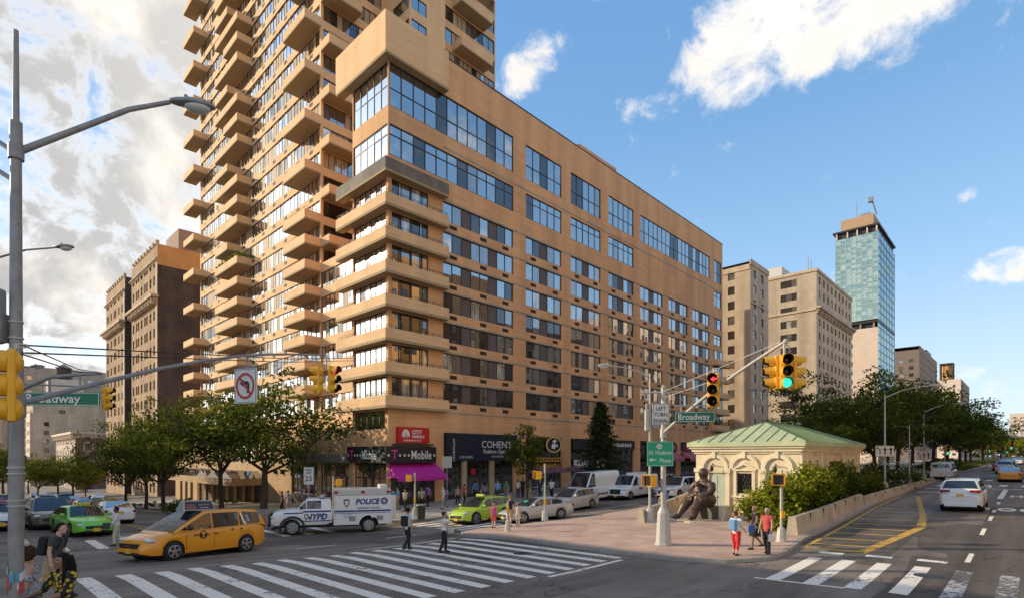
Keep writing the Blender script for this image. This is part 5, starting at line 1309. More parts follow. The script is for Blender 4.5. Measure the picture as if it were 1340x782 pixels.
# a bare-topped tree rising behind the station house roof
T, L = grow_tree(31, 13, 6.5, 4.2, .2, 46, 34, .17, (.02, 0), .5); KB = Kind(T, L, LEAF); plant_tree(KB, 'sparse_tree', 'tall sparse topped tree between the station house roof and the glass tower', 34, -23.2, .7, 1.02)
# hedge beside the station house
rnd.seed(5); H = MB()
def hedge(m, r0, r1, l0, l1, z1, n, s=.11):
    for i in range(n):
        r, l = rnd.uniform(r0, r1), rnd.uniform(l0, l1); z = gz(r, l)
        zz = rnd.random() ** .6 * z1 * (.85 + .25 * math.sin(r * 1.9) * math.sin(l * 2.3 + r))
        edge = zz / z1
        c = P(r, l, z + zz + .1) - P(2, -29, gz(2, -29)); c = Vector((CT * c.x + ST * c.y, -ST * c.x + CT * c.y, c.z))
        d = Vector((rnd.uniform(-1, .2), rnd.uniform(-.8, .8), rnd.uniform(-.1, .7))).normalized()      # sprays
        for k in range(11):
            p = c + d * (k * .055) + rv(.05)
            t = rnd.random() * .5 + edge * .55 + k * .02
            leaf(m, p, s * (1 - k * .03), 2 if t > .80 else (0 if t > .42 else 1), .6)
hg = thing('hedge', 'thick yellow green yew hedge wrapping the right corner of the station house', 'hedge', P(2, -29, gz(2, -29)), TH)
hedge(H, 3.0, 7.0, -30.5, -28.9, 2.6, 620); hedge(H, 2.3, 6.0, -30.3, -27.9, 1.5, 420); hedge(H, 6.8, 11, -30.6, -29.75, 2.7, 520); hedge(H, 1.4, 3.2, -30.6, -29.4, .9, 160)
H.build('foliage', YEW, hg)
hg2 = thing('hedge', 'lower hedge, coloured darker for shade, continuing north along the planter wall behind the bright yew', 'hedge', P(2, -29, gz(2, -29)), TH); H = MB(); hedge(H, 10.6, 15, -30.6, -29.7, 2.5, 430); hedge(H, 14.6, 19.5, -30.6, -29.3, 2.0, 360); hedge(H, 19.2, 24, -30.6, -29.2, 1.6, 260); H.build('foliage', LEAF, hg2)  # same hedge, darker leaves stand in for the shade of the house
m = MB()
for i in range(22):
    r, l = (rnd.uniform(3, 7), rnd.uniform(-30.2, -28)) if i < 8 else (rnd.uniform(7, 23), -30.2)
    p = Vector((r - 2, l + 29, gz(r, l) - gz(2, -29))); m.tube([p, p + Vector((rnd.uniform(-.2, .2), rnd.uniform(-.2, .2), 1.8))], [.05, .02], 6)
m.build('stem', [BARK], hg)
m = MB(); rnd.seed(8)
for i in range(110):
    c = Vector((rnd.uniform(-7, 7), rnd.uniform(-3.6, 3.6), 0)); c.z = .4 + rnd.random() * 1.9 * max(0, 1 - (c.x / 7.5) ** 2 - (c.y / 4.2) ** 2) ** .5
    clump(m, c, .6, 26, .13, .7, -.05)
wb = thing('white_flowered_shrub', 'grey green shrub with pale flowers where the planter wall ends', 'shrub', P(36, -27.5), TH)
for i in range(420): 
    c = Vector((rnd.uniform(-7, 7), rnd.uniform(-3.6, 3.6), 0)); c.z = .6 + 2.0 * max(0, 1 - (c.x / 7.5) ** 2 - (c.y / 4.2) ** 2) ** .5 + rnd.uniform(-.2, .4)
    leaf(m, c, .1, 3)
m.build('foliage', LEAF + [mat('pale_flower', (.55, .52, .42), .8, var=.1)], wb)
def lowbush(name, label, r, l, rx, ry, h, n, leafs, seed=1, s=.11):
    rnd.seed(seed); m = MB()
    for i in range(n):
        a, q = rnd.uniform(0, 2 * PI), rnd.random() ** .5
        clump(m, Vector((math.cos(a) * q * rx, math.sin(a) * q * ry, .15 + h * (1 - q * q) * rnd.uniform(.4, 1))), .28, 24, s, .7)
    t = thing(name, label, 'shrub', P(r, l, gz(r, l) + .15), TH); m.build('foliage', leafs, t); return t
lowbush('low_shrub', 'low clipped shrub behind the railing near the lane sign', 27.5, -29.2, 3.2, 1.2, 1.0, 60, YEW, 2)
lowbush('low_shrub', 'bright low plants at the foot of the hedge by the planter wall end', 1.7, -29.9, .7, .6, .55, 16, [YEW[2], YEW[0], LEAF_Y[0]], 3, .09)
lowbush('low_shrub', 'dark planting under the three street trees left of the taxi', -10.7, 30, 12, .6, .55, 80, LEAF, 4)
lowbush('low_shrub', 'rounded green shrub behind the front of the yellow taxi', -10.8, 16, 1.8, .8, 1.1, 36, LEAF, 6)
gb = MB(); rnd.seed(77)                                          # rough grass of the planting beds
for (a, b, c, d) in ((86, 153, -21.5, -31), (172, 238, -21.6, -31), (30, 66, -21.5, -30.4)):
    for i in range(2600):
        r, l = rnd.uniform(a, b), rnd.uniform(c, d); p = P(r, l, gz(r, l) + .17)
        w_ = rnd.uniform(.04, .1); h = rnd.uniform(.15, .45); q = Vector((rnd.uniform(-1, 1), rnd.uniform(-1, 1), 0)).normalized() * w_
        gb.add([p - q, p + q, p + Vector((rnd.uniform(-.1, .1), rnd.uniform(-.1, .1), h))], [(0, 1, 2)], rnd.choice((0, 0, 1)))
tag(gb.build('rough_grass', [LEAF[0], LEAF_Y[1]]), 'rough grass growing on the planted median further up the avenue', 'grass', kind='stuff')

lowbush('low_shrub', 'long low shrubs under the median trees past the next crossing', 118, -25.5, 32, 3.2, 1.7, 260, LEAF, 12, .16)
lowbush('low_shrub', 'low shrubs under the first median trees behind the lane signs', 48, -25, 16, 2.6, 1.6, 170, LEAF, 13, .14)
rnd.seed(99); m = MB()
for i in range(420): clump(m, P(rnd.uniform(540, 600), rnd.uniform(-95, 25), 0) + Vector((0, 0, 3 + rnd.random() ** 1.2 * 13)), 3.2, 20, .95, .7)
tag(m.build('far_trees', LEAF), 'hazy far off trees closing the end of the avenue', 'woodland', kind='stuff')
# ------------------------------------------------------------------ poles, mast arms, signals, signs
def XY(u, d): return ((u - U0) / F_PX * d, d)
def Zat(v, d): return EYE + (V0 - v) * d / F_PX
def ground_at(x, y): return gz(*RL(x, y))
LENS_OFF = mat('lens_off', (.018, .012, .012), .3, var=0); INNER = mat('visor_inside', (.03, .025, .02), .6, var=0)
LIT_RED = mat('lit_red_lens', (.6, .02, .03), .3, var=0, emit=((1, .04, .08), 1.6)); LIT_GREEN = mat('lit_green_lens', (.02, .5, .35), .3, var=0, emit=((.05, .95, .65), 1.2))
def signal(name, label, loc, yaw, lit=None, lit_m=None, scale=1.0, faces=((0, None),), group=None, arrow=False, bracket=.35, hood=.3):
    """three-lens signal heads hanging at loc (top); yaw = direction a head looks, degrees from +x"""
    t = thing(name, label, 'traffic light', loc, 0, group); t.scale = (scale,) * 3
    m = MB(); m.tube([(0, 0, bracket), (0, 0, .0)], .035, 8); m.tube([(0, 0, bracket * .9), (.14, 0, bracket * .75), (.17, 0, bracket * .3), (.03, 0, .02)], .014, 5)
    m.build('hanger', [PALE_STEEL], t)
    for fi, (dy, lit_i) in enumerate(faces):
        a = math.radians(yaw + dy); off = Vector((math.cos(a), math.sin(a), 0)) * (.19 if len(faces) > 1 else 0)
        T = Matrix.Translation(off) @ Matrix.Rotation(a, 4, 'Z')
        m = MB(); m.T = T
        m.box(.02, .12, -.18, .18, -1.08, -.02)
        for k in range(3): m.ball((.03, 0, -.2 - k * .35), (.10, .165, .165), 16, 10)
        hsg = bevel(m.build('housing', [YELLOW], t), .03, 2)
        for k in range(3):
            z = -.2 - k * .35
            m = MB(); m.T = T
            m.lathe([(.001, .128), (.145, .128), (.145, .12)], 18, 0, c=(0, 0, z), axis='x')
            if arrow and k == lit_i:
                for p in ([(.09, 0), (-.02, .09), (-.02, .035), (-.1, .035), (-.1, -.035), (-.02, -.035), (-.02, -.09)],): m.ngon([(.134, -q[0], z + q[1]) for q in p], 1)
            lm = LENS_OFF if k != lit_i or arrow else lit_m
            m.build('lens', [lm, lit_m or LENS_OFF], hsg)
            m = MB(); m.T = T; n = 18; vs = []
            for (x, cut) in ((.12, 0), (hood + .12, .25)):
                for i in range(n + 1):
                    b = math.radians(-60 + cut * 60 + (300 - cut * 120) * i / n) if False else math.radians(-62 + 304 * i / n)
                    vs.append((x if x < .2 else x - (.14 if math.sin(b) < -.3 else 0), math.cos(b) * .165, z + math.sin(b) * .165))
            vi = [(p[0], p[1] * .93, z + (p[2] - z) * .93) for p in vs]
            m.add(vs, [(i, i + 1, n + 2 + i, n + 1 + i) for i in range(n)], 0, True); m.add(vi, [(i, i + 1, n + 2 + i, n + 1 + i) for i in range(n)], 1, True)
            m.add(vs[n + 1:] + vi[n + 1:], [(i, i + 1, n + 2 + i, n + 1 + i) for i in range(n)], 0)
            m.build('visor', [YELLOW, INNER], hsg)
    return t
def sign_board(m, O, X, w_, h, t=.02, mi=0, border=None, bm=1, bw=.03, N_=None):
    """flat rectangular plate centred at O facing N_"""
    O, X = Vector(O), Vector(X).normalized(); N_ = Vector(N_) if N_ else X.cross(Vector((0, 0, 1)))
    m.obox(O, X, N_, -w_ / 2, w_ / 2, -t, 0, -h / 2, h / 2, mi)
    if border is not None:
        for a, b, c, d in ((-w_ / 2 + .02, w_ / 2 - .02, h / 2 - .02 - bw, h / 2 - .02), (-w_ / 2 + .02, w_ / 2 - .02, -h / 2 + .02, -h / 2 + .02 + bw), (-w_ / 2 + .02, -w_ / 2 + .02 + bw, -h / 2 + .02 + bw, h / 2 - .02 - bw), (w_ / 2 - .02 - bw, w_ / 2 - .02, -h / 2 + .02 + bw, h / 2 - .02 - bw)):
            m.obox(O, X, N_, a, b, .0005, .004, c, d, bm)
    return N_
def base_cover(t, s=1.0, h=.9, m_=PALE_STEEL):
    m = MB(); m.lathe([(.34 * s, 0), (.34 * s, .06), (.30 * s, .09), (.235 * s, h * .85), (.2 * s, h * .9), (.13 * s, h)], 8, smooth=False); return bevel(m.build('base', [m_], t), .015)
def luminaire(t, tip, d, s=1.0, m_=STEEL):
    """cobra-head lamp at the tip of an arm pointing along d"""
    d = Vector(d); d.z = 0; d.normalize(); T = Matrix.Translation(tip) @ Matrix.Rotation(math.atan2(d.y, d.x), 4, 'Z') @ Matrix.Diagonal((s, s, s, 1))
    m = MB(); m.T = T
    m.ball((.42, 0, .02), (.46, .17, .13), 18, 12, fn=lambda q: Vector((q.x, q.y * (1.05 if q.x > -.1 else .8), q.z * (.95 if q.z > 0 else .45))))
    o = m.build('lamp_head', [m_], t); m = MB(); m.T = T; m.ball((.52, 0, -.015), (.26, .145, .13), 16, 10); m.build('lamp_lens', [LAMP_LENS], o); m = MB(); m.T = T; m.tube([(.3, 0, .13), (.3, 0, .2)], .04, 8); m.build('photocell', [m_], o)
def lamp_post(name, label, x, y, ztop, arm, rad=.085, m_=STEEL, group=None, arm_drop=.0, s=1.0, zbase=None):
    z0 = (ground_at(x, y) + .12) if zbase is None else zbase
    t = thing(name, label, 'street lamp', (x, y, z0), 0, group); h = ztop - z0
    m = MB(); m.tube([(0, 0, 0), (0, 0, h * .5), (0, 0, h)], [rad, rad * .85, rad * .65], 10); m.build('post', [m_], t); base_cover(t, .9, .8, m_)
    a = Vector(arm)
    m = MB(); st = Vector((0, 0, h - .25)); m.tube([st, st + a * .35 + Vector((0, 0, a.length * .17)), st + a * .7 + Vector((0, 0, a.length * .26)), st + a + Vector((0, 0, a.length * .28))], [.045, .04, .035, .03], 8); m.build('arm', [m_], t)
    luminaire(t, st + a + Vector((0, 0, a.length * .28)), a, s, m_)
    return t
def ped_signal(name, label, loc, yaw, group='pedestrian signals'):
    t = thing(name, label, 'pedestrian signal', loc, math.radians(yaw), group)
    m = MB(); m.box(-.13, .13, -.24, .24, -.24, .24); h = bevel(m.build('housing', [YELLOW], t), .03)
    m = MB(); m.box(.131, .14, -.19, .19, -.19, .19); m.build('display', [LENS_OFF], h)
    m = MB(); m.box(.13, .26, -.24, .24, .241, .26); m.box(.13, .26, -.255, -.241, -.2, .241); m.box(.13, .26, .241, .255, -.2, .241); m.build('visor', [YELLOW], h)
    MB().tube([(-.13, 0, .1), (-.3, 0, .1)], .03, 6).tube([(-.13, 0, -.1), (-.3, 0, -.1)], .03, 6).build('bracket', [YELLOW], t)
    return t
def ped_post(name, label, x, y, ztop, button=True, s=.7):
    z0 = ground_at(x, y) + .12; t = thing(name, label, 'signal post', (x, y, z0)); m = MB(); m.tube([(0, 0, 0), (0, 0, ztop - z0)], .058, 10); m.build('post', [PALE_STEEL], t); base_cover(t, s, .62)
    if button: m = MB(); m.box(-.07, .07, -.16, -.058, 1.0, 1.3); b = m.build('push_button_box', [YELLOW], t)
    return t
# --- great pole at the left edge with its long mast arm
px_, py_ = XY(21, 8.0)
z0 = ground_at(px_, py_)
gp = thing('signal_pole', 'big grey steel pole at the left edge covered with stickers low down', 'pole', (px_, py_, z0))
m = MB(); H = Zat(40, 8.0) - z0
m.tube([(0, 0, 0), (0, 0, Zat(205, 8) - z0), ], [.100, .066], 14)
m.tube([(0, 0, Zat(205, 8) - z0), (0, 0, Zat(160, 8) - z0)], [.078, .074], 14); m.tube([(0, 0, Zat(160, 8) - z0), (0, 0, H)], [.042, .032], 10)
m.build('shaft', [STEEL], gp); base_cover(gp, 1.1, .9, STEEL)
for v in (422, 443, 612, 620, 655, 662): MB().tube([(0, 0, Zat(v, 8) - z0), (0, 0, Zat(v, 8) - z0 + .022)], .106 if v > 500 else .09, 14).build('steel_strap', [PALE_STEEL], gp)
STK = [mat('sticker_white', (.6, .58, .55), .6, var=.1), mat('sticker_red', (.5, .05, .05), .6, var=.1), mat('sticker_blue', (.08, .3, .45), .6, var=.1), mat('sticker_green', (.2, .38, .3), .6, var=.1)]
rnd.seed(4)
for i in range(13):
    a0 = rnd.uniform(-2.9, -.3); wd = rnd.uniform(.35, .8); zc = Zat(rnd.uniform(728, 775), 8) - z0; hh = rnd.uniform(.04, .1); m = MB(); R_ = .1025 + i * .0004
    vs = [(math.cos(a0 + wd * k / 4) * R_, math.sin(a0 + wd * k / 4) * R_, zc + s * hh + .01 * k) for s in (-1, 1) for k in range(5)]
    m.add(vs, [(k, k + 1, k + 6, k + 5) for k in range(4)]); m.build('sticker', [STK[i % 4]], gp)
arm_z0 = Zat(529, 8) - z0
e = Vector((XY(425, 21)[0] - px_, 21 - py_, Zat(464, 21) - z0))
m = MB(); st = Vector((0, 0, arm_z0)); pts = []
for i in range(9):
    t_ = i / 8; pts.append(st.lerp(e, t_) + Vector((0, 0, .42 * math.sin(PI * t_) * (1 - t_ * .4) + 0)))
m.tube(pts, [.042 - .010 * i / 8 for i in range(9)], 10); m.tube([(0, 0, arm_z0 - .18), (0, 0, arm_z0 + .18)], .115, 14); m.build('mast_arm', [STEEL], gp)
def arm_pt(u):
    """point of the mast arm under image column u"""
    for i in range(200):
        t_ = i / 199; k = min(7, int(t_ * 8)); p = pts[k].lerp(pts[k + 1], t_ * 8 - k)
        if U0 + F_PX * (p.x + px_) / (p.y + py_) > u: return p
    return pts[-1]
# lamp on the great pole
m = MB(); a0 = Vector((0, 0, Zat(200, 8) - z0)); tip = Vector((XY(222, 9.3)[0] - px_, 9.3 - py_, Zat(134, 9.3) - z0))
m.tube([a0, a0.lerp(tip, .35) + Vector((0, 0, .05)), a0.lerp(tip, .7) + Vector((0, 0, .10)), tip], [.05, .045, .04, .035], 10); m.tube([a0 + Vector((0, 0, -.1)), a0 + Vector((0, 0, .12))], .095, 14)
m.build('lamp_arm', [STEEL], gp); luminaire(gp, tip, (tip.x, tip.y * .3, 0), .82)
m = MB(); m.tube([(0, 0, Zat(201, 8) - z0), (-.7, .1, Zat(160, 8) - z0)], .035, 8); m.tube([(0, 0, Zat(238, 8) - z0), (-.7, .1, Zat(200, 8) - z0)], .035, 8); m.build('side_arm', [STEEL], gp)
m = MB(); m.box(-.62, -.16, -.3, .05, Zat(450, 8) - z0, Zat(378, 8) - z0); cb = bevel(m.build('control_box', [mat('grey_cabinet', (.33, .32, .31), .6, var=.12)], gp), .05)
m = MB(); m.box(-.16, -.1, -.12, .06, Zat(448, 8) - z0, Zat(412, 8) - z0); m.build('box_bracket', [STEEL], gp)
m = MB()
for (v0, u1, v1, d1) in ((451, 470, 468, 30), (461, 470, 471, 30), (463, 133, 487, 19), (451, 133, 487, 19)):
    a_ = Vector((.1, 0, Zat(v0, 8) - z0)); b_ = Vector((XY(u1, d1)[0] - px_, d1 - py_, Zat(v1, d1) - z0)); m.tube([a_, a_.lerp(b_, .5) - Vector((0, 0, .12)), b_], .012, 4)
m.build('wire', [BLACK], gp)
for i, (u, d, v, rz) in enumerate(((1, 7.7, 458, 180),)):
    x, y = XY(23, 7.45)
    signal('traffic_signal', 'large yellow signal on the left pole seen from its side with hoods to the left', (x, y, Zat(456, 7.45)), 224, None, None, .93, ((0, None),), hood=.42, bracket=.08)
x, y = XY(427, 21); signal('traffic_signal', 'signal with a red light at the end of the long left mast arm', (x, y, Zat(478, 21)), -22, None, LIT_RED, 1.0, ((0, 0), (200, None)), bracket=.4)
# no-left-turn sign on the mast arm
p = arm_pt(323) + Vector((px_, py_, z0)); d = p.y
t = thing('no_left_turn_sign', 'white square sign with a black left arrow under a red slashed ring', 'road sign', (p.x, p.y, p.z))
sx_ = Vector((.93, -.36, 0)).normalized(); sn_ = Vector((-.36, -.93, 0)).normalized(); c0 = Vector((.0, -.12, Zat(505, d) - p.z)); hw = .40
m = MB(); sign_board(m, c0, sx_, 2 * hw * 1.0, .95, .02, 0, True, 1, .012, sn_); 
m.build('plate', [SIGN_WHITE, SIGN_BLACK], t)
m = MB(); n = 28; zf = sn_ * .008
def q(x, z, e=.008): return c0 + sx_ * x + Vector((0, 0, z)) + sn_ * e
for i in range(n):
    a, b = 2 * PI * i / n, 2 * PI * (i + 1) / n; m.quad(*[q(r_ * math.cos(w__), r_ * 1.08 * math.sin(w__), .012) for r_, w__ in ((.33, a), (.33, b), (.27, b), (.27, a))])
m.quad(q(-.22, .21, .012), q(-.175, .25, .012), q(.22, -.21, .012), q(.175, -.25, .012)); m.build('red_ring', [SIGN_RED], t)
m = MB(); m.ngon([q(-.2, .08), q(-.06, .19), q(-.06, .13), q(.09, .13), q(.15, .07), q(.15, -.2), q(.06, -.2), q(.06, .03), q(-.06, .03), q(-.06, -.02)]); m.build('arrow', [SIGN_BLACK], t)
m = MB(); m.tube([c0 + Vector((0, .03, .47)), Vector((0, 0, 0))], .025, 6); m.tube([c0 + sx_ * -.3 + Vector((0, .03, .5)), c0 + sx_ * .35 + Vector((0, .03, .5))], .02, 6); m.build('bracket', [STEEL], t)
# second pole behind with a short arm, street name board and signal
x, y = XY(27, 18.0); z1 = ground_at(x, y) + .12
sp = thing('signal_pole', 'second steel pole behind the big left pole, its short arm over the street name', 'pole', (x, y, z1))
m = MB(); m.tube([(0, 0, 0), (0, 0, Zat(470, 18) - z1)], [.11, .09], 10); m.build('shaft', [STEEL], sp); base_cover(sp)
m = MB(); b_ = Vector((XY(134, 18.6)[0] - x, .6, Zat(488, 18.6) - z1)); a_ = Vector((0, 0, Zat(509, 18) - z1))
m.tube([a_, a_.lerp(b_, .35) + Vector((0, 0, .22)), a_.lerp(b_, .7) + Vector((0, 0, .12)), b_], [.075, .065, .055, .045], 10); m.build('mast_arm', [STEEL], sp)
m = MB(); m.tube([(0, 0, Zat(502, 18) - z1), b_ * .97 + Vector((0, 0, -.28))], .03, 6)
for t_ in (.35, .72): m.tube([a_.lerp(b_, t_) + Vector((0, 0, .15)), a_.lerp(b_, t_) + Vector((0, 0, -.35))], .03, 6)
m.build('stay', [STEEL], sp)
t = thing('street_name_sign', 'green street name board reading Broadway behind the left mast arm', 'street sign', (x, y, Zat(522, 18)))
m = MB(); c0 = Vector((XY(80, 17.9)[0] - x, -.15, 0)); sx_ = Vector((1, .06, 0)).normalized(); sign_board(m, c0, sx_, 2.5, .46, .02, 0, True, 1, .02, (.06, -1, 0)); m.build('board', [SIGN_GREEN, SIGN_WHITE], t)
m = MB(); m.text('Broadway', .40, c0 + Vector((-.22, -.03, -.12)), sx_, (0, 0, 1), 0, sx=1.08, bold=.008); m.build('lettering', [SIGN_WHITE], t)
x, y = XY(136, 19.2); signal('traffic_signal', 'yellow signal seen from behind at the tip of the short left arm', (x, y, Zat(505, 19.2)), 12, None, None, .78, ((0, None),), bracket=.35)
# lamps at the left
x, y = XY(-52, 20); lamp_post('street_lamp', 'curved arm street lamp reaching in from the left edge', x, y, Zat(352, 20), (3.55, -.1, 0), s=.85)
x, y = XY(12, 33); lamp_post('street_lamp', 'small far street lamp showing just right of the large yellow signal', x, y, Zat(482, 33), (1.3, 0, 0), s=1.0)
# --- centre pole on the plaza
cr, cl = -4.9, -27.7; c = P(cr, cl); x, y = c.x, c.y; d = y; z1 = gz(cr, cl) + .133
cp = thing('signal_pole', 'pale painted signal pole standing on a flared base in the middle of the brick plaza', 'pole', (x, y, z1))
m = MB(); m.tube([(0, 0, 0), (0, 0, Zat(507, d) - z1)], [.115, .095], 14); m.tube([(0, 0, Zat(507, d) - z1), (0, 0, Zat(503, d) - z1)], [.12, .02], 12); m.build('shaft', [PALE_STEEL], cp); base_cover(cp, 1.08, 1.55)
e = Vector((XY(1028, 16.0)[0] - x, 16.0 - y, Zat(446, 16.0) - z1)); a_ = Vector((0, 0, Zat(566, d) - z1))
m = MB(); pts2 = [a_.lerp(e, i / 8) + Vector((0, 0, .18 * math.sin(PI * i / 8))) for i in range(9)]; m.tube(pts2, [.075 - .03 * i / 8 for i in range(9)], 10); m.tube([a_ - Vector((0, 0, .2)), a_ + Vector((0, 0, .2))], .14, 12); m.ball(e, .075, 10, 8); m.build('mast_arm', [PALE_STEEL], cp)
m = MB()
for v, t_ in ((512, .97), (520, .72)): m.tube([(0, 0, Zat(v, d) - z1), a_.lerp(e, t_) + Vector((0, 0, .1))], .014, 5)
m.tube([(0, 0, Zat(513, d) - z1), (-.9, .1, Zat(513, d) - z1)], .04, 8); m.tube([(0, 0, Zat(513, d) - z1), (.75, -.2, Zat(513, d) - z1)], .035, 8)
m.build('stay', [PALE_STEEL], cp)
m = MB()
for i in range(12): m.tube([(.112 * math.cos(i * 2.1), .112 * math.sin(i * 2.1), Zat(566 + i * 2.4, d) - z1), (.112 * math.cos(i * 2.1 + 1), .112 * math.sin(i * 2.1 + 1), Zat(569 + i * 2.4, d) - z1)], .02, 4)
m.build('cable', [BLACK], cp)
def arm2(u):
    for i in range(300):
        t_ = i / 299; k = min(7, int(t_ * 8)); p = pts2[k].lerp(pts2[k + 1], t_ * 8 - k)
        if U0 + F_PX * (p.x + x) / (p.y + y) > u: return p + Vector((x, y, z1))
    return pts2[-1] + Vector((x, y, z1))
cx_, cy_, cz_ = x, y, z1
p = arm2(936); signal('traffic_signal', 'signal with a red left arrow lit, halfway along the centre arm', (p.x - .1, p.y - .1, Zat(488, p.y)), -118, None, LIT_RED, 1.12, ((0, 0),), arrow=True, bracket=.15)
p = arm2(1026); signal('traffic_signal', 'three way yellow signal with a green light at the tip of the centre arm', (p.x, p.y, Zat(464, p.y)), -106, None, LIT_GREEN, .95, ((0, 2), (-84, None), (106, None)), bracket=.38)
t = thing('street_name_sign', 'green street name board reading Broadway below the centre mast arm', 'street sign', (arm2(908).x, arm2(908).y, Zat(545, arm2(908).y)))
m = MB(); sx_ = Vector((1, -.25, 0)).normalized(); sign_board(m, (0, -.08, 0), sx_, 1.45, .40, .02, 0, True, 1, .018, (-.25, -1, 0)); m.build('board', [SIGN_GREEN, SIGN_WHITE], t)
m = MB(); m.text('Broadway', .33, (-.06, -.115, -.11), sx_, (0, 0, 1), 0, sx=.86, bold=.006); m.build('lettering', [SIGN_WHITE], t)
m = MB(); m.tube([(-.5, -.02, .2), (-.5, 0, .42)], .02, 5); m.tube([(.5, -.02, .2), (.45, 0, .62)], .02, 5); m.tube([(-.75, 0, .42), (.9, -.1, .42)], .025, 6); m.build('bracket', [PALE_STEEL], t)
def plate_sign(name, label, u, v, d, w_, h, bgm, lines, yaw=0, border=SIGN_BLACK, lettm=SIGN_BLACK, cat='road sign', extra=None):
    x, y = XY(u, d); z = Zat(v, d); t = thing(name, label, cat, (x, y, z), math.radians(yaw)); m = MB()
    sign_board(m, (0, 0, 0), (1, 0, 0), w_, h, .02, 0, True, 1, .014, (0, -1, 0)); m.build('plate', [bgm, border], t)
    m = MB()
    for s, size, xo, zo, sx in lines: m.text(s, size, (xo, -.006, zo), (1, 0, 0), (0, 0, 1), 0, sx=sx, bold=.004)
    if extra: extra(m)
    if m.v: m.build('lettering', [lettm, SIGN_RED, SIGN_WHITE, SIGN_BLACK], t)
    MB().box(-.04, .04, .02, .12, -h * .4, h * .4).build('bracket', [PALE_STEEL], t); return t
plate_sign('turn_signal_sign', 'white plate reading LEFT TURN SIGNAL high on the centre pole', 865, 541, d - .18, .70, .85, SIGN_WHITE, [('LEFT', .22, 0, .15, .95), ('TURN', .22, 0, -.1, .95), ('SIGNAL', .22, 0, -.35, .82)], 4)
def parkway(m):
    m.ngon([(-.32 + a, -.006, -.3 + b) for a, b in ((-.16, .05), (-.04, .14), (-.04, .08), (.12, .08), (.12, .02), (-.04, .02), (-.04, -.04))], 0)
    m.ngon([(-.04 + .12 * math.cos(2 * PI * i / 12), -.006, .3 + .11 * math.sin(2 * PI * i / 12)) for i in range(12)], 2); m.text('9A', .12, (-.04, -.009, .255), (1, 0, 0), (0, 0, 1), 1)
plate_sign('parkway_sign', 'bright green guide sign reading H. Hudson Pkwy with a left arrow on the centre pole', 864, 593, d - .2, 1.1, 1.02, SIGN_GREEN_B, [('H. Hudson', .24, 0, -.03, .9), ('Pkwy', .24, .22, -.36, .95)], 3, SIGN_WHITE, SIGN_WHITE, extra=parkway)
x, y = XY(851, d - .05); ped_signal('pedestrian_signal', 'yellow pedestrian signal on the left side of the centre pole', (x, y, Zat(628.5, d)), 215)
# lamp pole behind it
x, y = XY(850.5, 30.0); lamp_post('street_lamp', 'pale street lamp behind the centre pole with its arm reaching left', x, y, Zat(488, 30), (-2.1, -.3, 0), .08, PALE_STEEL, s=1.0)
t = thing('signal_cabinet', 'grey control cabinets strapped to the lamp post behind the centre pole', 'cabinet', (x, y, Zat(545, 30))); m = MB(); m.box(-.28, -.09, -.2, .15, -.75, .4); bevel(m.build('cabinet', [PALE_STEEL], t), .03); m = MB(); m.box(.1, .5, -.12, .25, -.65, .2); bevel(m.build('second_cabinet', [STEEL], t), .03)
MB().tube([(-.19, 0, .4), (-.19, 0, .75)], .05, 8).build('sensor', [PALE_STEEL], t)
# pedestrian posts
def at_post(name, label, u, v, vt, **k):
    r, l = at(u, v); p = P(r, l); return ped_post(name, label, p.x, p.y, Zat(vt, p.y), **k), p
t, p = at_post('signal_post', 'thin pale post with a push button left of the silver sedan', 713, 683, 606); x, y = XY(704.5, p.y - .05); ped_signal('pedestrian_signal', 'yellow pedestrian signal on the post by the silver sedan', (x, y, Zat(621, p.y)), 200)
at_post('signal_post', 'short pale push button post among the walkers at the left tip of the plaza', 664.5, 698, 655, s=.5)
t, p = at_post('signal_post', 'pale post at the phone shop corner behind the police truck', 543, 677, 618); x, y = XY(536, p.y); ped_signal('pedestrian_signal', 'yellow pedestrian signal before the magenta awning', (x, y, Zat(625, p.y)), 190)
t, p = at_post('signal_post', 'pale post at the right corner of the plaza beside the walkers', 1022.5, 712, 614); x, y = XY(1019.5, p.y - .05); ped_signal('pedestrian_signal', 'yellow pedestrian signal on the post in front of the hedge', (x, y, Zat(627, p.y)), 235)
x, y = XY(436, 37); t = ped_post('signal_post', 'pale post rising behind the cab of the police truck', x, y, Zat(622, 37)); ped_signal('pedestrian_signal', 'yellow pedestrian signal above the police truck', (XY(443, 37)[0], 36.9, Zat(631, 37)), 20)
def posted_sign(name, label, u, v, d, w_, h, bgm, lines, extra=None, post_to=None, border=SIGN_BLACK, yaw=0, cat='road sign', lettm=SIGN_BLACK):
    t = plate_sign(name, label, u, v, d, w_, h, bgm, lines, yaw, border, lettm, cat, extra); x, y = XY(u, d); zg = ground_at(x, y) + .1
    MB().tube([(0, .06, zg - Zat(v, d)), (0, .06, h * .5)], .035, 8).build('post', [STEEL], t); return t
posted_sign('speed_limit_sign', 'white speed limit plate reading 25 before the dark shop windows', 404, 622, 38.5, .72, 1.25, SIGN_WHITE, [('SPEED', .17, 0, .36, 1), ('LIMIT', .17, 0, .16, 1), ('25', .5, 0, -.36, 1.05)])
posted_sign('parking_rule_sign', 'pair of small pale plates on a thin post before the optician', 585, 604, 45, .8, .95, mat('sign_grey', (.40, .38, .35), .6, var=.05), [], border=SIGN_WHITE)
